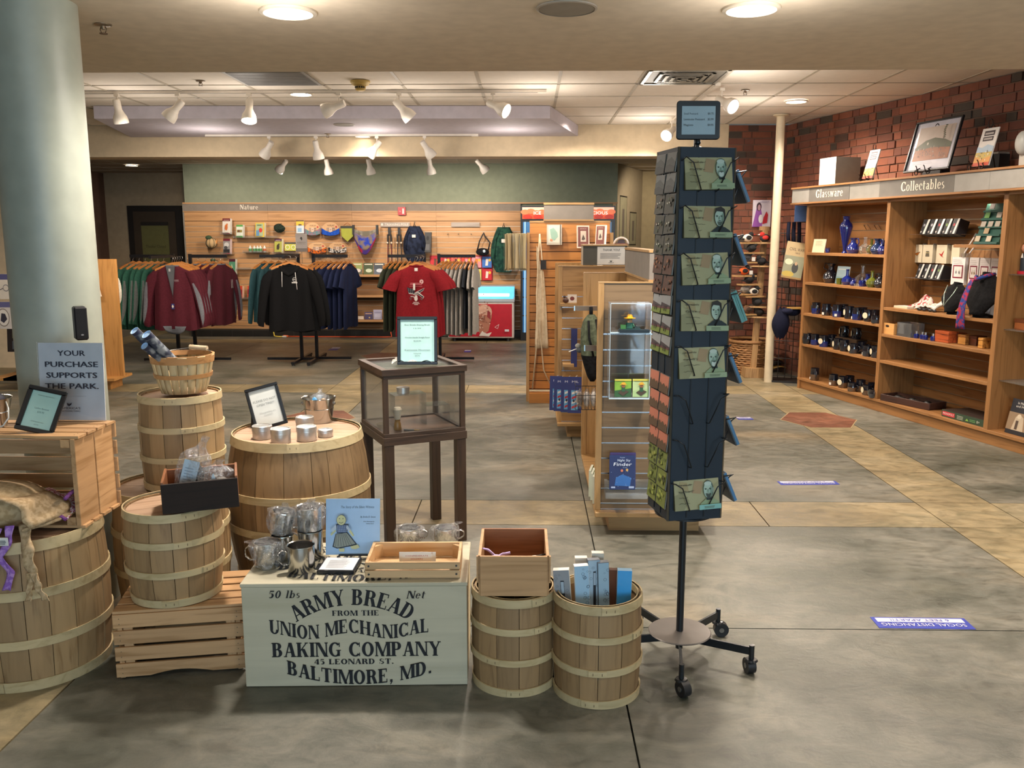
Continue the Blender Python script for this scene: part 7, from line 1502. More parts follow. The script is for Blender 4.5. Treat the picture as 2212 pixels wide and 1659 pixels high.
# ================================================================== RIGHT WALL BOOKCASE
CO = Vector((2.629, 8.397, 0)); CU = Vector((math.cos(RW), math.sin(RW), 0)); CN = Vector((-math.sin(RW), math.cos(RW), 0))
def CP(u, v, z): return CO+CU*u+CN*v+Vector((0, 0, z))
def pxof(P):
    c, s = math.cos(YAW), math.sin(YAW); X = P.x*c+P.y*s; Yf = -P.x*s+P.y*c; Z = P.z-CZ
    return W/2+FPX*X/(Yf*math.cos(PITCH)-Z*math.sin(PITCH))
def uat(px, v, z):
    lo, hi = -1., 4.5
    for _ in range(40):
        mid = (lo+hi)/2
        if pxof(CP(mid, v, z)) < px: lo = mid
        else: hi = mid
    return lo
K1 = wood('#94683c', '#7c532c', 'z', .5, rnd=.05); K2 = wood('#94683c', '#7c532c', 'x', .5, rnd=.05)
case = thing('bookcase', 'long honey wood wall bookcase under a grey Glassware and Collectables fascia', 'shelving', tuple(CO), RW)
D_ = .37; EU = 3.62
def K(*a, mt=K2, nm='board', bv=.001): return B(*a, mt=mt).build(nm, case, bevel=bv)
K(-.045, 0, 0, -.008, D_, 1.76, mt=K1, nm='side_panel'); 
for u in (1.125, 2.348, 3.58): K(u, 0, .085, u+.04, D_, 1.76, mt=K1, nm='divider')
K(-.03, .018, 0, EU, D_, .084, nm='plinth'); K(-.045, -.004, .084, EU, D_, .106, nm='bottom_shelf')
SH1 = [.44, .735, 1.03, 1.308]
for z in SH1: K(-.008, .002, z-.024, 1.125, D_-.01, z, nm='shelf')
for z in (.44, .66, .88): K(1.165, .002, z-.024, 2.348, D_-.01, z, nm='shelf')
K(1.905, .002, 1.376, 2.348, D_-.05, 1.398, nm='shelf')
K(-.045, 0, 1.735, EU, D_, 1.765, nm='top_rail')
K(-.225, -.068, 1.757, EU, .30, 1.772, nm='fascia_base'); K(-.225, -.068, 1.900, EU, D_, 1.916, nm='top_board')
K(-.218, -.055, 1.772, EU, -.045, 1.900, mt=m('#85827b', .8), nm='fascia'); K(-.218, -.045, 1.772, -.208, .3, 1.90, mt=m('#9c9890', .7), nm='fascia_return')
for a, b in ((uat(1748, -.055, 1.83), uat(1835, -.055, 1.83)), (uat(1900, -.055, 1.83), uat(2062, -.055, 1.83))): K(a, -.0575, 1.773, b, -.055, 1.899, mt=m('#68645e', .8), nm='lettered_plate', bv=0)
for a, b in ((-.218, uat(1748, -.055, 1.83)), (uat(2062, -.055, 1.83), uat(2138, -.055, 1.83)), (uat(2138, -.055, 1.83)+.002, 3.0)): K(a, -.0565, 1.774, b, -.055, 1.898, mt=m('#8c8983', .8), nm='blank_plate', bv=0)
for i, (u0, u1, plank) in enumerate(((-.008, 1.125, 1), (1.165, 2.348, 1), (2.388, 3.58, 1))):
    z = 1.735
    K(u0, D_-.012, .10, u1, D_, 1.74, mt=m('#8a5f30', .6), nm='back_panel', bv=0)
    while z > .14: zb_ = max(.106, z-.0762); K(u0, D_-.024, zb_+.008, u1, D_-.012, z, nm='plank', bv=0); K(u0, D_-.019, zb_, u1, D_-.012, zb_+.008, mt=m('#a09078', .35, .5), nm='groove_insert', bv=0); z -= .0762
for z in (1.20, .82, .46):
    K(2.388, .06, z-.006, 3.58, D_-.03, z, mt=clear('#cfe4d8', .10), nm='glass_shelf', bv=0)
pr = Pr((0, -.0578, 0)); 
a, b = uat(1762, -.058, 1.83), uat(1821, -.058, 1.83); serif_line(pr, 'Glassware', (a+b)/2, 1.806, .072, m('#e0d8c4', .6), w=b-a)
a, b = uat(1946, -.058, 1.83), uat(2041, -.058, 1.83); serif_line(pr, 'Collectables', (a+b)/2, 1.806, .072, m('#e0d8c4', .6), w=b-a); pr.build('fascia_lettering', case)
def oncase(name, lab, cat, px, v, z, rz=0, group=None, rx=0): return thing(name, lab, cat, tuple(CP(uat(px, v, z), v, z+.001)), RW+rz, group, rx)
# lamps hidden under the fascia light the shelves
for u in (.3, .85, 1.5, 2.05, 2.8): 
    p = CP(u, .16, 1.715); lamp('SPOT', 'shelf_lamp', tuple(p), 3.2, (1, .82, .62), .03, tuple(p-Vector((0, 0, 1))), 130, .6)
NB = m('#101f66', .12, coat=.8); NBK = m('#14161f', .12, coat=.8); GLZ = m('#2c2f36', .15, coat=.8); BRN = m('#5a4432', .2, coat=.6); BLU = m('#15286a', .15, coat=.8); OLV = m('#5a5f1f', .12, coat=.8)
def cmug(px, v, z, body, lab, h=.098, r=.043, badge=None, ha=0, top=NBK, k=0):
    t = oncase('stoneware_mug', lab, 'mug', px, v, z, R(ha))
    MB().lathe([(0, 0), (r*.86, 0), (r*.95, .008), (r*.98, h*.5)], body, n=20).build('lower_glaze', t)
    MB().lathe([(r*.98, h*.5), (r*.90, h*.86), (r*.96, h), (r*.88, h), (r*.84, .02), (0, .02)], top, n=20).build('upper_glaze', t)
    MB().tube([(r*.9, 0, h*.78), (r*1.5, 0, h*.74), (r*1.62, 0, h*.45), (r*1.35, 0, h*.22), (r*.95, 0, h*.22)], .006, top, 6).build('handle', t)
    if badge == 'b': MB().lathe([(.026, 0), (.0, .0005)], m('#cfc6a8', .5), n=16, smooth=False).build('clay_badge', t).matrix_local = Matrix.Translation((-r*.45, -r*.92, h*.52)) @ Matrix.Rotation(R(-25), 4, 'Z') @ Matrix.Rotation(R(90), 4, 'X')
    if badge == 't': B(-.010, -r-.002, .008, .012, -r*.97, .030, mt='#d6cfc4').build('price_sticker', t)
    return t
c_ = lambda x: 1700+x/3.458
def mrow(z, items, shelf):
    for i, (x, v, body, badge, h, desc_) in enumerate(items): cmug(c_(x), v, z, body, desc_+f', on the {shelf} Glassware shelf', h=h, badge=badge, ha=(-20, 15, 40, -35, 10)[i % 5])
mrow(.735, [(215, .06, BLU, 'b', .105, 'bright blue mug with clay badge, leftmost'), (292, .05, NBK, 't', .105, 'dark stoneware mug with white sticker, second from left'), (372, .05, BLU, 't', .11, 'tall blue mug with sticker'), (420, .13, NBK, None, .11, 'dark mug behind the blue one'), (462, .05, NBK, 'b', .11, 'dark mug with large clay badge, centre'), (520, .05, BLU, 't', .105, 'blue and black mug with sticker, right of centre'), (560, .12, NBK, None, .105, 'black mug in the second row'), (606, .06, NBK, 'b', .10, 'black mug with badge, third from the right'), (650, .10, NBK, 'b', .10, 'black mug with badge, second from the right'), (665, .03, GLZ, None, .06, 'low grey glazed bowl-mug at the right end')], 'third')
mrow(.44, [(150, .04, NBK, 'b', .10, 'dark mug with pale badge, leftmost'), (208, .06, BLU, None, .10, 'plain dark blue mug'), (272, .05, BLU, 'b', .105, 'dark blue mug with badge'), (335, .14, NBK, None, .11, 'black mug set back'), (378, .06, NBK, 'b', .10, 'black mug with badge left of centre'), (428, .05, NBK, 'b', .10, 'black mug with badge right of centre'), (496, .04, GLZ, 'b', .085, 'grey glazed mug with badge'), (560, .12, NBK, None, .10, 'black mug behind the grey ones'), (600, .04, GLZ, 't', .09, 'grey glazed mug with sticker'), (662, .05, GLZ, 'b', .10, 'grey mug with badge at the right end')], 'fourth')
cmug(c_(426), .17, .44+.105, NBK, 'black mug with badge in the upper tier of the fourth shelf, left', badge='b'); cmug(c_(516), .17, .44+.105, NBK, 'black mug with badge in the upper tier of the fourth shelf, right', badge='b')
t = oncase('mug_riser', 'low dark wooden riser under the upper-tier mugs', 'riser', c_(470), .17, .44); B(-.16, -.05, 0, .16, .06, .104, mt='#3b2a18').build('riser_box', t)
mrow(.106, [(205, .05, BRN, 't', .115, 'tall brown mug, alone at the left'), (345, .05, BRN, 't', .10, 'brown and black mug, second from the left'), (415, .06, BRN, 'b', .10, 'brown mug with badge left of the low pot'), (466, .15, NBK, None, .10, 'black mug at the back'), (487, .03, BRN, None, .075, 'low round brown pot in front'), (548, .10, BRN, None, .10, 'plain brown mug right of the pot'), (596, .04, BRN, 'b', .085, 'brown mug with badge, second from the right'), (636, .10, GLZ, 'b', .10, 'grey mug with badge at the back right'), (648, .02, GLZ, 'b', .07, 'low grey mug with badge at the right end')], 'bottom')
def vessel(name, lab, px, v, z, prof, mt, handle=None, sc=1.):
    t = oncase(name, lab, name.split('_')[-1], px, v, z); P = [(a*sc, b*sc) for a, b in prof]
    MB().lathe([(0, 0)]+P+[(P[-1][0]*.85, P[-1][1]-.002), (P[-1][0]*.7, P[-1][1]*.9)], mt, n=22).build('glass_body', t)
    if handle: a, b, c2 = [q*sc for q in handle]; MB().tube([(a*.6, 0, b), (c2, 0, b*1.02), (c2*1.15, 0, b*.75), (a, 0, b*.5)], .005, mt, 6).build('handle', t)
    return t
AMPH = [(.030, .0), (.016, .02), (.018, .05), (.045, .17), (.062, .24), (.055, .27), (.030, .30), (.026, .33), (.040, .345)]
JUG = [(.04, 0), (.055, .03), (.050, .06), (.022, .09), (.020, .11), (.032, .13)]
FLASK = [(.03, 0), (.045, .025), (.042, .05), (.012, .075), (.010, .12), (.016, .125)]
vessel('glass_vase', 'tall cobalt blue amphora vase on the top shelf of the Glassware bay', c_(430), .10, 1.308, AMPH, NB, sc=.95)
vessel('glass_jug', 'cobalt jug with two curled handles right of the tall vase', c_(492), .08, 1.308, JUG, NB, (.05, .12, .065), sc=1.05)
vessel('glass_flask', 'clear stoppered glass flask on the top shelf', c_(580), .07, 1.308, FLASK, clear('#ffffff', .2), sc=1.15)
vessel('glass_flask', 'dark olive flask behind the clear one on the top shelf', c_(628), .14, 1.308, FLASK, OLV, sc=1.0)
vessel('glass_jug', 'dark teal-blue jug with handle at the right of the top shelf', c_(670), .06, 1.308, JUG, m('#13284f', .12, coat=.8), (.05, .12, .07), sc=1.0)
vessel('glass_jug', 'cobalt jug cut off by the divider on the top shelf', c_(712), .08, 1.308, JUG, NB, (.05, .11, -.06), sc=.9)
vessel('glass_cup', 'small cobalt cup beside the white notice on the top shelf', c_(303), .05, 1.308, [(.018, 0), (.022, .02), (.02, .035), (.026, .045)], NB)
vessel('glass_jug', 'large black-blue pitcher on the second shelf of the Glassware bay', c_(325), .12, 1.03, JUG, NBK, (.05, .13, -.075), sc=1.35)
vessel('glass_cup', 'small olive green tumbler in front of the blue card', c_(388), .04, 1.03, [(.020, 0), (.024, .03), (.027, .055)], OLV)
vessel('glass_vase', 'cobalt bottle vase right of the blue card on the second shelf', c_(447), .07, 1.03, FLASK, NB, sc=1.1)
vessel('glass_cup', 'small cobalt creamer in the middle of the second shelf', c_(492), .04, 1.03, JUG, NB, (.05, .1, .06), sc=.5)
vessel('glass_cup', 'tiny clear glass dish on the second shelf', c_(520), .03, 1.03, [(.02, 0), (.026, .02)], clear('#ffffff', .25))
vessel('glass_flask', 'tall clear bottle at the back of the second shelf', c_(560), .16, 1.03, FLASK, clear('#e8e8e0', .12), sc=1.4)
vessel('glass_cup', 'cobalt cup right of the tall clear bottle on the second shelf', c_(560), .05, 1.03, [(.022, 0), (.03, .03), (.028, .05)], NB)
vessel('glass_flask', 'olive gourd bottle with a yellow neck on the second shelf', c_(632), .04, 1.03, FLASK, OLV, sc=1.1)
vessel('glass_jug', 'cobalt jug behind the olive gourd on the second shelf', c_(600), .12, 1.03, JUG, NB, (.05, .1, .06), sc=.8)
vessel('glass_jug', 'dark jug at the right end of the second shelf', c_(692), .06, 1.03, JUG, NBK, (.05, .11, -.06), sc=.95)
def ccard(name, lab, cat, px0, px1, v, z, h, cover, art=None, th=.01, edge='#d9d2c6', lean=-8, rz=0):
    u0, u1 = uat(px0, v, z), uat(px1, v, z); w = u1-u0; t = thing(name, lab, cat, tuple(CP((u0+u1)/2, v, z+.001)), RW+rz, None, R(lean))
    B(-w/2, 0, 0, w/2, th, h, mt=edge).build('body', t); pr = Pr((-w/2, -.0006, 0)); pr.rect(0, 0, w, h, cover)
    if art: art(pr, w, h)
    pr.build('cover_print', t); return t
ccard('notice_card', 'cream printed notice standing at the left of the top Glassware shelf', 'card', c_(186), c_(276), .04, 1.308, .125, '#cfc4a4', lambda pr, w, h: pr.lines(w*.2, h*.5, w*.6, h*.4, 5, '#8f8468', .3), th=.004)
ccard('picture_card', 'pale blue picture card among the glass on the second shelf', 'card', c_(358), c_(450), .10, 1.03, .16, '#8aa0a8', lambda pr, w, h: pr.rect(0, 0, w, h*.4, '#6f8f94').rect(w*.1, h*.8, w*.8, h*.06, '#b9c3c0'), th=.004)
for px in (1868, 1890): t = thing('wire_prong', ('left' if px == 1868 else 'right')+' empty wire display bracket on the back of the Glassware bay', 'bracket', tuple(CP(uat(px, .32, 1.50), .335, 1.50)), RW); MB().tube([(0, .0, .02), (0, -.03, .06), (.06, -.03, .06), (.06, 0, .02)], .003, m('#8f8878', .3, .8)).build('wire', t)
# Collectables bay
d = lambda x: 1900+x/5.529
e = lambda x: 1900+x/4.609
def crow(px0, px1, z, n, lab, h=.12):
    t = oncase('acrylic_shelf', f'clear shelf under the {lab} row of slim black boxes', 'shelf', (px0+px1)/2, .22, z-.006); w = (uat(px1, .2, z)-uat(px0, .2, z))/2+.03; B(-w, -.06, 0, w, .12, .004, mt=ACR).build('plate', t)
    for i in range(n):
        px = px0+(px1-px0)*(i+.35)/n*.92; v = .19
        q = ccard('pocket_knife_box', f'{ORD[i]} slim black box with white stripe in the {lab} row', 'box', px, px+(px1-px0)/n*.80, v, z, h, '#17171a', lambda pr, w, hh: pr.poly([(w*.45, 0), (w*.75, 0), (w*.98, hh), (w*.68, hh)], '#c9c4bd').ell(w*.35, hh*.6, w*.15, hh*.10, ('#8a8a92', '#9a9aa2', '#8f2a30', '#5f7a3a', '#a03038')[i % 5], 8).rect(w*.05, hh*.08, w*.2, hh*.12, '#9a9590'), th=.09, edge='#17161a', lean=-16)
crow(1981, 2068, 1.475, 5, 'upper'); crow(1972, 2032, 1.125, 4, 'lower', .115)
for i, (x0, x1, lab, f_) in enumerate(((395, 500, 'orange butterfly', lambda pr, w, h: pr.poly([(w*.15, h*.5), (w*.8, h*.6), (w*.5, h*.38)], '#b06a2a').line([(w*.15, h*.5), (w*.8, h*.6), (w*.5, h*.38), (w*.15, h*.5)], .003, '#2a1a10')), (508, 625, 'grey owl', lambda pr, w, h: pr.poly([(w*.3, h*.35), (w*.7, h*.35), (w*.65, h*.65), (w*.35, h*.65)], '#5a5448').ell(w*.42, h*.56, w*.05, h*.03, '#c9b878', 8).ell(w*.58, h*.56, w*.05, h*.03, '#c9b878', 8)), (670, 795, 'red bird', lambda pr, w, h: pr.poly([(w*.25, h*.55), (w*.5, h*.5), (w*.75, h*.72), (w*.6, h*.4), (w*.75, h*.3), (w*.45, h*.4)], '#a82a24')), (850, 945, 'plain', None))):
    u0, u1 = uat(d(x0), .27, 1.26), uat(d(x1), .27, 1.26); t = thing('note_card_pack', f'cream hanging pack with a {lab} design in the Collectables bay', 'packet', tuple(CP((u0+u1)/2, .27, 1.245)), RW+R(0)); w = u1-u0
    B(-w/2, 0, 0, w/2, .05, .145, mt='#cfc3a8').build('pack', t)
    if f_: pr = Pr((-w/2, -.0006, 0)); f_(pr, w, .145); pr.build('pack_print', t)
    MB().cyl((0, .05, .15), (0, .078, .15), .004, '#b5b0a8', 6).build('peg', t)
for i, (x0, x1) in enumerate(((845, 1000), (1050, 1160), (1175, 1295), (1305, 1415))):
    u0, u1 = uat(d(x0), .22, 1.09), uat(d(x1), .22, 1.09); w = u1-u0; t = thing('earring_card', ('leftmost', 'second', 'third', 'rightmost')[i]+' white card with a maroon frame and earrings in the Collectables bay', 'jewellery', tuple(CP((u0+u1)/2, .22, 1.09)), RW)
    B(-w/2, 0, 0, w/2, .03, .21, mt='#d9d2cf').build('card', t); pr = Pr((-w/2, -.0006, 0)); pr.rect(w*.12, .05, w*.76, .10, '#7a1f34').rect(w*.2, .06, w*.6, .08, '#d9d0ca').lines(w*.1, .16, w*.8, .04, 3, '#b5aaa6', .2)
    for s in (-1, 1): pr.ell(w*(.5+.12*s), .095, w*.05, .012, '#8a6a3a' if i else '#6a6a70', 10).rect(w*(.5+.12*s)-.001, .10, .002, .02, '#8a7a5a')
    pr.build('card_print', t); MB().cyl((0, .03, .205), (0, .125, .205), .003, '#b5b0a8', 6).build('peg', t)
u0, u1 = uat(d(1160), .10, 1.40), uat(d(1440), .10, 1.40); t = thing('pin_board', 'dark green stepped stand with carded pins on the short shelf', 'display', tuple(CP((u0+u1)/2, .08, 1.399)), RW, None, R(-16)); w = (u1-u0)/2; GRN = m('#1f4a40', .7)
B(-w, 0, 0, w, .02, .30, mt=GRN).build('stand_back', t)
for k in range(5): B(-w, -.014, .0+.058*k, w, 0, .016+.058*k, mt=GRN).build('step', t)
for k, (x, z, c2) in enumerate(((-.3, .255, '#b5b0b0'), (-.5, .19, '#4f7a3a'), (.5, .19, '#8f8a80'), (-.6, .125, '#9c9488'), (0, .125, '#9c9488'), (.6, .125, '#9c9488'), (-.15, .075, '#a08a6a'), (-.7, .018, '#a89a80'), (.25, .018, '#b0a590'))): B(x*w-.022, -.018, z, x*w+.022, -.015, z+.04, mt=c2).build('carded_pin', t)
for i in range(2): t = thing('paint_brush', ('left', 'right')[i]+' slim pale-handled brush leaning by the clear holder', 'brush', tuple(CP(uat(d(985+60*i), .2, 1.33), .22, 1.33)), RW+R(30)); MB().cyl((0, 0, 0), (.05+.02*i, .03, .12), .006, '#bcb2aa', 8).build('handle', t); MB().cyl((.05+.02*i, .03, .12), (.062+.025*i, .037, .15), .008, '#4a4440', 8).build('bristles', t); B(-.02, -.01, -.03, .02, .02, .0, mt=ACR).build('clip', t)
# shelf z .88: scarf, necklace bust, tie bust
ccard('booklet', 'flat cream booklet at the left of the necklace shelf', 'book', d(170), d(330), .05, .88, .018, '#c9bea0', None, th=.10, lean=0)
t = oncase('plaid_pouch', 'red and white plaid pouch at the back of the necklace shelf', 'pouch', d(480), .16, .88); MB().grid(lambda u, v: (-.09+.2*u+.02*v, -.05+.08*v, .012+.10*math.sin(math.pi*u*.9)*v+.008*math.sin(u*17)), 14, 8, cloth('#cbbfb4', '#96303a', 40)).build('pouch', t, solid=.008)
t = oncase('white_scarf', 'white folded printed scarf beside the necklace bust', 'scarf', d(640), .10, .88); MB().grid(lambda u, v: (-.14+.22*u, -.06+.12*v, .01+.13*max(0, u-.45)*v+.03*math.sin(u*3)+.006*math.sin(u*25+v*9)), 18, 8, cloth('#d0cabf', '#a39c92', 60)).build('scarf', t, solid=.01)
t = oncase('sunglasses', 'dark sunglasses lying in front of the white scarf', 'glasses', d(560), .03, .88)
for s in (-.085, -.03, .035, .08): MB().ball((s, 0, .012), .026, .008, .012, m('#17171a', .2), 12, 6).build('lens', t)
MB().tube([(-.11, 0, .02), (0, -.004, .022), (.10, 0, .02)], .003, '#1a1a1c').build('frame', t)
def bust(lab, px, v, sc, lean):
    t = oncase('display_bust', lab, 'display', px, v, .88, R(lean)); VEL = cloth('#0e0e10', '#050506')
    MB().lathe([(0, 0), (.055*sc, 0), (.055*sc, .012*sc), (.025*sc, .02*sc)], VEL, n=20, sy=.8).build('foot', t)
    MB().grid(lambda u, vv: (lambda w_, z_: ((2*u-1)*w_, -.02*sc-.045*sc*math.cos((2*u-1)*1.3)*(1-vv*.4)+.05*sc*vv, z_))(sc*(.03+.085*math.sin(math.pi*min(1, vv*1.25)**1.4*.95)**1.0 if vv < .78 else .115-.34*(vv-.78)), sc*(.015+.20*vv)), 16, 14, VEL).build('torso', t, solid=.03*sc)
    MB().cyl((0, .01*sc, .19*sc), (0, .02*sc, .235*sc), .032*sc, VEL, 16).build('neck', t); return t
t = bust('black velvet bust with a thin necklace in the Collectables bay', d(885), .08, 1.0, 0); MB().tube([(-.045, -.035, .215), (-.045, -.06, .15), (-.02, -.078, .06), (.0, -.075, .09), (.045, -.055, .16), (.05, -.03, .205)], .0028, m('#b8c9bc', .3, .7)).build('necklace', t)
t = bust('tall black velvet bust wearing a patterned tie in the Collectables bay', d(1230), .09, 1.35, R(0)); 
TI = cloth('#2c3f7a', '#9c2c40', 34); MB().grid(lambda u, v: ((-.03-.06*v)+(u-.5)*(.035+.055*v), -.09-.05*math.sin(math.pi*v)*.6-.015*v, .27-.36*v), 6, 14, TI).build('necktie', t, solid=.004); MB().tube([(-.05, -.04, .29), (-.02, -.07, .27), (.04, -.03, .30), (.05, .03, .31)], .014, TI).build('tie_collar', t)
ccard('scarf_card', 'white card with a dark red triangle behind the tie bust', 'card', d(1255), d(1372), .16, .88, .19, '#bfc0c6', lambda pr, w, h: pr.rect(0, h*.78, w, h*.22, '#d6cdc8').poly([(w*.25, h*.78), (w*.75, h*.78), (w*.5, h*.5)], '#7a2034').rect(0, 0, w*.45, h*.45, '#a8b8cc'), th=.01)
# shelf z .66
t = oncase('small_crate', 'tiny light wooden crate with a hand hole on the lower Collectables shelf', 'crate', e(120), .06, .66); w = .075
LC = wood('#c9965a', '#b07f45', 'x', .5, rnd=.02); B(-w, -.04, 0, w, -.034, .09, mt=LC).build('front_board', t); B(-w, .07, 0, w, .076, .09, mt=LC).build('back_board', t); B(-w, -.034, 0, -w+.006, .07, .09, mt=LC).build('side_board', t); B(w-.006, -.034, 0, w, .07, .09, mt=LC).build('side_board', t); Pr((-w, -.0405, 0)).ell(w*.9, .066, .022, .010, '#2a1a0e').build('hand_hole', t); B(-w+.006, -.034, 0, w-.006, .07, .005, mt=LC).build('base', t)
t = oncase('clear_box', 'clear acrylic box with white cards inside on the lower Collectables shelf', 'box', e(290), .07, .66); w = .085
for a in ((-w, -.05, 0, w, -.047, .11), (-w, .07, 0, w, .073, .11), (-w, -.047, 0, -w+.003, .07, .11), (w-.003, -.047, 0, w, .07, .11), (-w, -.05, 0, w, .073, .003)): B(*a, mt=ACR).build('acrylic_panel', t)
B(-w+.01, -.046, .02, -.005, -.042, .062, mt='#d3cfcb').build('card', t); B(-w+.01, -.040, .055, -.018, -.036, .10, mt='#d3cfcb').build('card', t)
for i, x in enumerate((365, 425, 455, 530)): t = oncase('ink_bottle', ('leftmost', 'second', 'third', 'rightmost')[i]+' small blue bottle with silver cap on the lower Collectables shelf', 'bottle', e(x), .05, .66); MB().lathe([(0, 0), (.019, 0), (.021, .01), (.02, .03), (.010, .036)], NB, n=16).build('bottle_body', t); MB().cyl((0, 0, .036), (0, 0, .056), .010, m('#c0bdb8', .25, .9), 12).build('cap', t)
def wbox(lab, x0, x1, v, h, colr):
    u0, u1 = uat(e(x0), v, .66), uat(e(x1), v, .66); w = (u1-u0)/2; t = thing('wooden_box', lab, 'box', tuple(CP((u0+u1)/2, v, .661)), RW); mt = wood(colr, '#5a2814', 'x', .35, rnd=.05); B(-w, 0, 0, w, .09, h*.72, mt=mt).build('base', t, bevel=.002); B(-w-.002, -.002, h*.72+.001, w+.002, .092, h, mt=mt).build('lid', t, bevel=.003)
wbox('glossy reddish wooden box in the middle of the lower Collectables shelf', 545, 680, .05, .085, '#a8502a'); wbox('dark wooden box behind the reddish one', 700, 765, .12, .075, '#8a4020'); wbox('pale wooden block box right of the reddish one', 775, 850, .10, .07, '#b5803f'); wbox('small dark box towards the right of the lower Collectables shelf', 870, 960, .13, .07, '#4a2412'); wbox('short light wooden box at the right end of that shelf', 975, 1020, .06, .075, '#c08a45')
# bottom
u0, u1 = uat(e(15), .04, .106), uat(e(505), .04, .106); w = (u1-u0)/2*.82; t = thing('wicker_tray', 'dark brown woven tray with black trinkets on the bottom Collectables shelf', 'tray', tuple(CP((u0+u1)/2-.02, .11, .107)), RW+R(10)); WK = wood('#3a2016', '#241008', 'x', .6, rnd=.1)
B(-w, -.07, 0, w, .11, .008, mt=WK).build('base', t)
for a in ((-w, -.078, 0, w, -.07, .055), (-w, .11, 0, w, .118, .055), (-w, -.07, 0, -w+.008, .11, .055), (w-.008, -.07, 0, w, .11, .055)): B(*a, mt=WK).build('woven_side', t, bevel=.003)
for i in range(5): MB().ball((-w*.6+.3*w*i, .02*(-1)**i, .035), .035, .03, .02, m(('#121212', '#2a2420')[i % 2], .4), 10, 6).build('trinket', t)
def mono(pr, w, h): pr.rect(0, 0, w, h, '#2f4432').rect(w*.02, h*.2, w*.30, h*.62, '#b5303a').text('MONOPOLY', w*.17, h*.36, h*.34, '#e0d6cf', w=w*.27).lines(w*.38, h*.2, w*.16, h*.6, 3, '#a8b09c', .4).poly([(w*.58, h*.25), (w*.62, h*.6), (w*.66, h*.25)], '#7faa4a').lines(w*.68, h*.3, w*.14, h*.4, 2, '#5f8f5a', .5).text('8+', w*.88, h*.3, h*.4, '#b9c0ae')
t = ccard('board_game', 'flat green board game box with red title on the bottom Collectables shelf', 'game', e(618), e(1036), .03, .106, .052, '#2f4432', mono, th=.24, edge='#33261f', lean=0)
def memo(pr, w, h): pr.rect(0, h*.62, w, h*.38, '#20232b').rect(0, 0, w, h*.12, '#191a20').text('In Memory', w*.55, h*.86, h*.07, '#d6d2c9', w=w*.55, align='c').text('and Honor', w*.55, h*.77, h*.07, '#d6d2c9', w=w*.65).rect(0, h*.12, w, h*.50, '#8a735a').poly([(w*.25, h*.12), (w*.35, h*.5), (w*.5, h*.58), (w*.7, h*.5), (w*.8, h*.12)], '#b5a48c').ell(w*.5, h*.52, w*.1, h*.07, '#c9b9a0', 10).rect(w*.4, h*.15, w*.12, h*.25, '#4a3a30')
ccard('memorial_book', 'large dark book with a sepia photograph at the right edge of the bookcase', 'book', 2170, 2216, .06, .106, .245, '#20232b', memo, th=.02, edge='#1a1c22', lean=-12)
t = oncase('bobblehead', 'small suited figurine on a red base at the right edge of the picture', 'figurine', 2213, .16, 1.20); MB().lathe([(0, 0), (.045, 0), (.045, .02), (0, .02)], m('#a31c2c', .4), n=20).build('base', t); MB().lathe([(.03, .02), (.034, .10), (.018, .14), (0, .145)], m('#1c2630', .6), n=14).build('suit', t); MB().ball((0, 0, .175), .032, .032, .038, m('#b8826a', .5), 14, 10).build('head', t); MB().ball((0, .006, .192), .031, .03, .026, m('#4a3024', .6), 12, 8).build('hair', t); MB().prismy([(-.008, .11), (.008, .11), (0, .14)], -.035, -.03, '#d6d2cc').build('shirt_front', t)
t = oncase('wooden_box', 'brown wooden chest on the glass shelf at the right edge', 'box', 2216, .14, .82); B(-.07, -.03, 0, .07, .10, .05, mt=wood('#8a4f2a', '#5a2f18', 'x', .4)).build('base', t); B(-.072, -.032, .051, .072, .102, .075, mt=wood('#6a3a20', '#4a2614', 'x', .4)).build('lid', t)
# on top of the bookcase
TZ = 1.917
def ontop(name, lab, cat, px, v, rz=0, rx=0): return oncase(name, lab, cat, px, v, TZ, rz, None, rx)
t = ontop('white_box', 'square box with white front and grey side on top of the bookcase, left', 'box', 1812, .15)
B(-.125, -.125, 0, .125, .125, .243, mt=m('#6b675e', .7)).build('carton', t); B(-.126, -.1265, 0, .126, -.125, .244, mt='#c9c4ba').build('carton_face', t)
def scroll_easel(px, v, s, lab, rz=0):
    t = ontop('scroll_easel', lab, 'easel', px, v, rz); BKM = m('#1f1712', .35, .7)
    def curl(cx, cz, r_, a0, a1, y=0): return [(cx+r_*(1-.5*i/12)*math.cos(R(a0+(a1-a0)*i/12)), y, cz+r_*(1-.5*i/12)*math.sin(R(a0+(a1-a0)*i/12))) for i in range(13)]
    for q_ in (-1, 1):
        MB().tube([(q_*.045*s, .0, .05*s)]+[(q_*x, y, z) for x, y, z in curl(.05*s, .018*s, .018*s, 80, -230, -.03*s)], .003*s, BKM).build('scroll_foot', t)
        MB().tube([(q_*.035*s, .0, .02*s), (q_*.035*s, -.035*s, .022*s)]+[(q_*.035*s, -.035*s-.004*i, .022*s+.012*s*math.sin(i*.5)+.006*s*i) for i in range(6)], .003*s, BKM).build('ledge_hook', t)
    MB().tube([(-.03*s, 0, .02*s), (-.02*s, .05*s, .20*s), (0, .06*s, .24*s), (.02*s, .05*s, .20*s), (.03*s, 0, .02*s)], .003*s, BKM).build('back_frame', t)
    for cx, cz in ((0, .285), (-.022, .245), (.022, .245)): MB().tube([(cx*s+.018*s*math.cos(R(a)), .055*s, cz*s+.024*s*math.sin(R(a))) for a in range(0, 360, 30)], .0028*s, BKM, 5, closed=True).build('top_loop', t)
    MB().tube([(0, .06*s, .20*s), (0, .12*s, 0)], .003*s, BKM).build('prop', t); return t
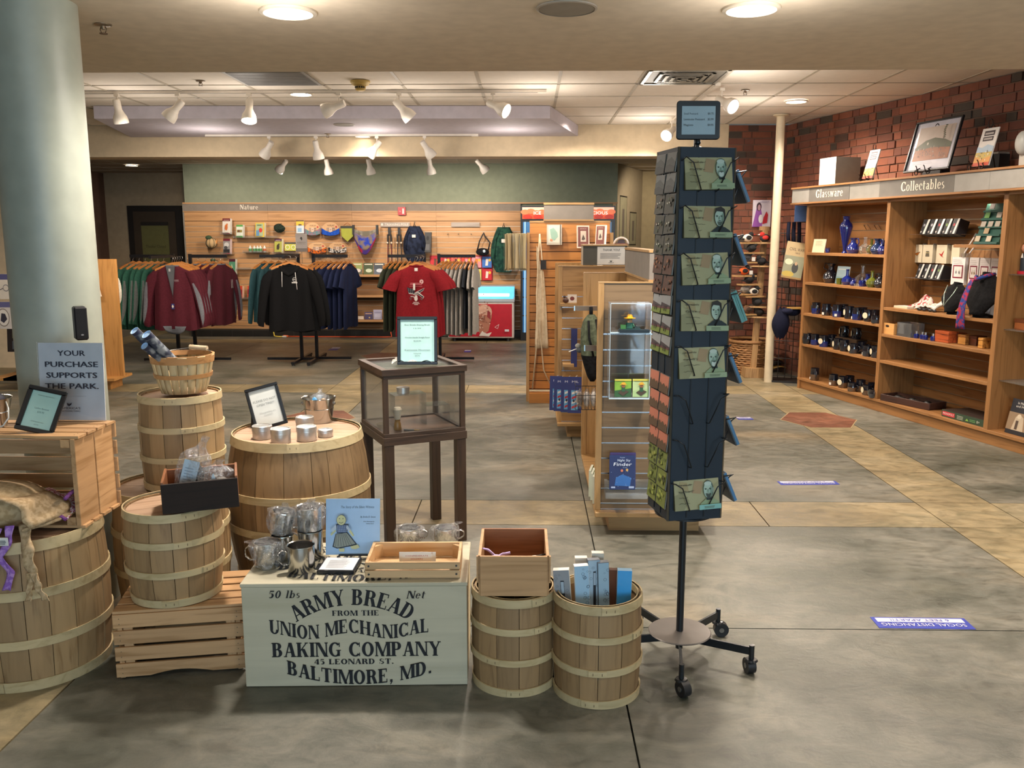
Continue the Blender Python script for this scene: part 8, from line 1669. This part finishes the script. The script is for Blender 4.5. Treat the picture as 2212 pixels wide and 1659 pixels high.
def trail(pr, w, h):
    pr.rect(0, 0, w, h, '#cfcac6').rect(w*.18, h*.80, w*.64, h*.13, '#3a3034').rect(w*.18, h*.66, w*.64, h*.11, '#3a3034').rect(w*.24, h*.83, w*.52, h*.05, '#a8a09c').rect(w*.24, h*.69, w*.52, h*.05, '#a8a09c')
    pr.poly([(0, h*.34), (w, h*.36), (w, h*.5), (w*.6, h*.56), (w*.3, h*.48), (0, h*.52)], '#9fb0c0').rect(0, h*.08, w, h*.28, '#b8a05a').poly([(0, h*.08), (w, h*.08), (w, h*.24), (w*.5, h*.18), (0, h*.26)], '#c28a4a').rect(0, 0, w, h*.09, '#b04a34')
    rnd = random.Random(6)
    for _ in range(14): pr.ell(rnd.uniform(.1, .9)*w, rnd.uniform(.14, .4)*h, w*.03, h*.02, rnd.choice(('#d6cfc0', '#6a5a3c', '#7f8f9a')), 6)
def topcard(px, v, z, w, h, lab, art, name='guide_booklet', rz=0, lean=-14):
    t = thing(name, lab, 'book', tuple(CP(uat(px, v, TZ+z), v, TZ+z)), RW+rz, None, R(lean)); B(-w/2, 0, 0, w/2, .006, h, mt='#c9c4bc').build('pages', t); pr = Pr((-w/2, -.0008, 0)); art(pr, w, h); pr.build('cover_print', t)
scroll_easel(1872, .03, 1.0, 'small black scroll easel with the left booklet'); topcard(1874, .015, .022, .135, .245, 'narrow landscape booklet on the left scroll easel', trail)
scroll_easel(2115, .03, 1.15, 'black scroll easel with the right booklet'); topcard(2118, .01, .028, .150, .27, 'narrow landscape booklet on the right scroll easel', trail)
scroll_easel(2000, .02, 1.25, 'wide scroll easel under the framed print')
t = thing('framed_print', 'large black framed battlefield-like print standing on the bookcase', 'picture', tuple(CP(uat(2002, .01, TZ+.03), .005, TZ+.03)), RW, None, R(-14), R(0)); w, h = .50, .40
pr, iw, ih = frame(t, w, h, .014, paper='#b9b9c6', dp=.018)
pr.rect(iw*.09, ih*.20, iw*.82, ih*.70, '#a89a88').rect(iw*.09, ih*.55, iw*.82, ih*.35, '#b5a79c').poly([(iw*.09, ih*.48), (iw*.3, ih*.62), (iw*.5, ih*.66), (iw*.75, ih*.60), (iw*.91, ih*.52), (iw*.91, ih*.4), (iw*.09, ih*.4)], '#4f5238').poly([(iw*.09, ih*.20), (iw*.91, ih*.20), (iw*.91, ih*.42), (iw*.5, ih*.46), (iw*.09, ih*.42)], '#9c6240')
rnd = random.Random(9)
for _ in range(60): pr.ell(iw*rnd.uniform(.12, .88), ih*rnd.uniform(.23, .46), iw*.008, ih*rnd.uniform(.012, .03), rnd.choice(('#3a3028', '#c0b09a', '#5a4030', '#7a5a40')), 6)
for k in range(8): pr.ell(iw*(.80+.012*math.sin(k)), ih*(.56+.04*k), iw*.03, ih*.018, '#4a4a34', 8)
pr.ell(iw*.48, ih*.50, iw*.02, ih*.03, '#c9bfb0', 8).lines(iw*.25, ih*.08, iw*.5, ih*.07, 2, '#8f8f9e', .35).build('print', t)
t = ontop('emergency_light', 'white twin-head emergency light at the right edge on top of the bookcase', 'light', 2212, .10, 0); B(-.05, .0, .0, .06, .08, .09, mt=m('#b8b2a8', .5)).build('base', t); MB().ball((-.02, -.01, .16), .05, .045, .08, m('#a8a8a2', .4), 16, 10).build('lamp_head', t)
for px, w_ in ((2020, .10), (2150, .07)):
    t = ontop('black_speaker', ('left' if px < 2100 else 'right')+' black box half hidden on top of the bookcase behind the easels', 'speaker', px, .24); B(-w_, -.04, 0, w_, .05, .12, mt=m('#131211', .6)).build('housing', t); B(-w_*.8, -.045, .122, w_*.9, .05, .135, mt=m('#8f877a', .5)).build('top_plate', t)
# ================================================================== CORNER: BIRD STAND, BASKET, GRID RACK
WD = wood('#a88458', '#8a683e', 'z', .5, rnd=.08)
p = A(1628, 745, 9.12); bs = thing('bird_stand', 'wooden post stand with small pegs of plush birds in the brick corner', 'stand', (p.x, 9.12, 0), 0, None, 0, R(2.2))
B(-.028, -.028, .10, .028, .028, 1.52, mt=WD).build('post', bs); B(-.05, -.03, 1.52, .04, .03, 1.56, mt=WD).build('post_cap', bs); B(-.10, -.10, .0, .10, .10, .10, mt=WD).build('foot_block', bs)
fs = lambda x, y: A(1560+x/3.77, 400+y/3.77, 9.0)
BD_ = [(215, 430, '#d6cfc4', '#1a1a1c', '#a82a20', 'white and black bird with red crest, top left'), (355, 430, '#26262a', '#b02a24', '#d6d0c8', 'black and red bird beside the pole, top'), (245, 512, '#1c1c1e', '#2a2a2c', '#8a5a2a', 'black bird, second row'), (205, 590, '#5a5a5e', '#3a3a3e', '#d6d0c8', 'grey bird with a white tag, left'), (325, 620, '#17171a', '#222226', '#c9642a', 'round black bird with an orange beak, right'), (185, 700, '#d0571f', '#1a1a1c', '#d9d3ca', 'orange and black bird with a tag, far left'), (225, 770, '#17171a', '#1f1f22', '#b5662a', 'black bird in the middle rows'), (262, 868, '#d3ccc0', '#1a1a1c', '#3a3a3c', 'white-bellied bird with a black cap'), (195, 850, '#8f877c', '#77706a', '#55504a', 'pale grey bird, lower left'), (290, 952, '#1a1a1c', '#2a2a2c', '#a35a2a', 'black bird, third row from the bottom'), (215, 1015, '#5a4030', '#3a2a20', '#a8a090', 'brown bird, lowest left'), (305, 1035, '#241c18', '#1a1412', '#8a5a3a', 'dark brown bird, lowest right')]
for x, y, c1, c2, c3, lab in BD_:
    p = fs(x, y); s = 1 if x > 270 else -1; t = thing('plush_bird', lab+' of the bird stand', 'toy', (p.x, 9.03, p.z), R(-20*s))
    MB().ball((0, 0, 0), .052, .042, .040, m(c1, .95), 14, 10).build('body', t); MB().ball((-.028*s, -.012, .035), .028, .026, .026, m(c2, .95), 12, 8).build('head', t)
    MB().cyl((-.052*s, -.02, .034), (-.072*s, -.03, .030), .008, m(c3, .6), 8, r1=.001).build('beak', t); MB().prismy([(.035*s, .0), (.095*s, -.012), (.04*s, -.022)][::s], -.012, .012, m(c2, .95)).build('tail', t)
    MB().ball((.01*s, -.036, .004), .034, .012, .022, m(c2, .95), 10, 6).build('wing', t)
    if 'tag' in lab: B(.03, -.05, -.035, .07, -.047, .005, mt='#d9d6cf').build('paper_tag', t)
    w = MB().box(min(p.x, p.x-.02)-bs.location.x-.10, -.15, p.z-.058, max(p.x, 0)-bs.location.x+.10, -.0, p.z-.042, WD); 
    B(-.10 if s < 0 else -.12, -.05, -.058, .12 if s < 0 else .10, .07, -.043, mt=WD).build('perch', t)
a, b = A(1625, 490, 9.56), A(1667, 432, 9.56); t = thing('poster', 'white poster of a purple-hooded figure and a red bird on the brick corner', 'poster', (a.x, 9.568, a.z), R(0)); w, h = b.x-a.x, b.z-a.z
B(0, 0, 0, w, .008, h, mt='#d3cbd6').build('sheet', t); pr = Pr((0, -.001, 0)); pr.poly([(0, 0), (w*.55, 0), (w*.5, h*.5), (w*.42, h*.75), (w*.2, h*.7), (w*.12, h*.4)], '#8a4a9c').ell(w*.33, h*.75, w*.14, h*.16, '#3a2230').ell(w*.34, h*.72, w*.08, h*.11, '#b08a94').ell(w*.45, h*.3, w*.12, h*.16, '#d9d3d6').poly([(w*.55, h*.1), (w*.8, h*.15), (w*.85, h*.45), (w*.75, h*.58), (w*.6, h*.35)], '#b8202c').text('COLLECT', w*.62, h*.90, h*.06, '#6a6a9c', w=w*.5).build('poster_print', t)
# wicker basket
p = F(1614, 806); t = thing('wicker_basket', 'large round wicker basket on the floor behind the white pole', 'basket', (p.x+.02, 9.33, 0)); WB = [wood('#8a6238', '#5f4222', 'x', .6, rnd=.1), wood('#a3764a', '#70502c', 'x', .6, rnd=.1)]
for i in range(14):
    z = .02+.0235*i; r_ = .17+.05*(i/14)**.7; q = MB(); q.tube([((r_+.005*math.sin(k*math.pi+i*math.pi))*math.cos(2*math.pi*k/36), (r_+.005*math.sin(k*math.pi*.999+i*3.1416))*math.sin(2*math.pi*k/36), z+.004*(-1)**(k+i)) for k in range(36)], .011, WB[i % 2], 5, closed=True); q.build('woven_hoop', t)
MB().tube([(.232*math.cos(2*math.pi*k/30), .232*math.sin(2*math.pi*k/30), .36) for k in range(30)], .018, WB[0], 6, closed=True).build('rim', t); MB().lathe([(.165, .01), (0, .01)], WB[0], n=24).build('bottom', t)
# grid rack right of the pole
GX = A(1708, 700, 8.85); g = thing('grid_rack', 'black wire grid rack between the white pole and the bookcase', 'rack', (GX.x, 8.85, 0), R(-20)); q = MB()
for i in range(6): q.cyl((-.17+.068*i, 0, .02), (-.17+.068*i, 0, 1.52), .004, '#17120f', 5)
for i in range(9): q.cyl((-.17, 0, .05+.18*i), (.17, 0, .05+.18*i), .004, '#17120f', 5)
tag(q.build('wire_grid', g), None, None, kind='stuff'); B(-.18, -.15, 0, .18, .10, .02, mt='#1a1613').build('base_frame', g)
a, b = A(1716, 479, 8.7), A(1741, 444, 8.7); t = thing('blue_folder', 'plain blue sheet hanging under the left end of the fascia', 'sheet', ((a.x+b.x)/2, 8.68, a.z)); B(-.06, -.004, 0, .06, .004, b.z-a.z, mt=m('#5a7ab0', .5)).build('sheet', t); MB().cyl((0, .004, .15), (0, .03, .15), .006, '#26262a', 6).build('peg', t)
t = thing('dark_garment', 'dark blue cloth straps hanging below the blue sheet', 'cloth', tuple(A(1720, 480, 8.75))); 
for i in range(3): MB().tube([(-.07+.05*i, 0, 0), (-.08+.055*i, -.02, -.12), (-.06+.05*i, 0, -.22-.02*i)], .018, cloth('#15182a')).build('strap', t)
def cwar(pr, w, h): pr.rect(0, 0, w, h, '#a8926a').text('CIVIL WAR', w*.55, h*.76, h*.085, '#3a2418', w=w*.75).text('1863', w*.6, h*.68, h*.05, '#4a3424').rect(0, 0, w, h*.62, '#7f8068').ell(w*.6, h*.3, w*.16, h*.14, '#2a2c2a').ell(w*.62, h*.42, w*.07, h*.05, '#a88a6c', 10).ell(w*.25, h*.45, w*.2, h*.08, '#c2bfa0').ell(w*.3, h*.12, w*.3, h*.08, '#a8923c').rect(0, 0, w, h*.05, '#8a6a3a')
a = A(1706, 602, 8.65); t = thing('map_poster', 'tall illustrated map titled CIVIL WAR leaning on the grid rack', 'map', (a.x, 8.62, a.z), R(-12), None, R(-16), R(9)); B(-.095, 0, 0, .095, .012, .37, mt='#6a4a2a').build('folded_map', t); pr = Pr((-.095, -.001, 0)); cwar(pr, .19, .37); pr.build('cover_print', t)
t = thing('kepi_cap', 'dark navy cloth cap hanging on the grid rack beside the pole', 'cap', tuple(A(1687, 698, 8.62))); MB().grid(lambda u, v: (.085*math.cos(u*6.283)*math.sin(math.pi*(.1+.8*v))*(1+.08*math.sin(u*19)), .06*math.sin(u*6.283)*math.sin(math.pi*(.1+.8*v)), .15-.30*v+.01*math.sin(u*25)), 20, 10, cloth('#171a2e'), closed_u=True).build('crown', t); MB().ball((.05, -.02, .12), .06, .05, .03, cloth('#1f2238'), 12, 6).build('band', t)
t = thing('kepi_cap', 'navy cap with tan brim right of the hanging cap', 'cap', tuple(A(1712, 673, 8.66))); MB().ball((0, 0, 0), .08, .05, .045, cloth('#161a30'), 14, 8).build('crown', t); MB().prism([(-.08, -.07), (.06, -.08), (.08, .0), (-.06, .0)], .03, .045, m('#a8823e', .6)).build('tan_brim', t)
t = thing('leather_bundle', 'tan and black leather goods on the floor of the grid rack', 'goods', tuple(F(1695, 800, .03)+Vector((0, .05, 0))));
for i in range(3): MB().grid(lambda u, v: (-.12+.2*u, -.05+.1*v+.03*i, .02+.05*i+.02*math.sin(u*4+i)), 8, 4, m(('#a8843e', '#17130f', '#8f6a38')[i], .5)).build('flap', t, solid=.01)
# ================================================================== FLOOR STICKERS
def sticker(c, lab, rz=None, txt=True):
    P = [F(*q) for q in c]; ctr = sum(P, Vector())/4; w = ((P[1]-P[0]).length+(P[2]-P[3]).length)/2; h = ((P[3]-P[0]).length+(P[2]-P[1]).length)/2*.97; an = math.atan2(P[1].y-P[0].y, P[1].x-P[0].x)
    q = B(-w/2, -h/2, 0, w/2, h/2, .001, mt=m('#22349c', .5)); pr = Pr((w/2, h/2, .001), (-1, 0, 0), (0, -1, 0), mb=q, step=.0005); pr.rect(w*.04, h*.08, w*.92, h*.36, '#c3c3d0')
    if txt: pr.text('6 FEET APART!!', w*.5, h*.16, h*.20, m('#22349c', .5), w=w*.62).text('SOCIAL DISTANCING', w*.5, h*.56, h*.26, '#d0d0dc', w=w*.88)
    solo(q, 'floor_sticker', lab, 'sticker', (ctr.x, ctr.y, .0005), an)
sticker(((1880, 1333), (2083, 1336), (2108, 1361), (1898, 1357)), 'blue and white SOCIAL DISTANCING floor sticker nearest the camera')
sticker(((1676, 1040), (1806, 1039), (1813, 1048), (1688, 1047)), 'blue and white distancing floor sticker beyond the nearest one')
sticker(((1590, 901), (1622, 901), (1627, 907), (1594, 907)), 'small distancing floor sticker peeping out right of the spinner', None)
sticker(((1003, 756), (1017, 756), (1018, 761), (1003, 761)), 'tiny blue and white floor sticker behind the glass case', None, False)
sticker(((716, 750), (735, 750), (730, 757), (711, 757)), 'tiny pale floor sticker under the navy shirts', None, False)
# framed pictures in the right passage
for i, (px0, px1, py0, py1) in enumerate(((1349, 1366, 423, 520), (1368, 1382, 458, 530))):
    y = 13.15+.6*i; x = 1.257+(y-12.8)*.362; t = thing('wall_picture', ('larger', 'smaller')[i]+' dark framed tall picture on the passage wall right of the cooler', 'picture', (x-.02, y, A(px1, py1, y).z), R(70)); h = A(px0, py0, y).z-A(px1, py1, y).z
    B(-.22, -.02, 0, .22, .0, h, mt='#17120e').build('frame', t); pr = Pr((-.20, -.0206, .02)); pr.rect(0, 0, .40, h-.04, '#8a8468').rect(.14, .05, .12, h*.6, '#5f564c').build('picture', t)
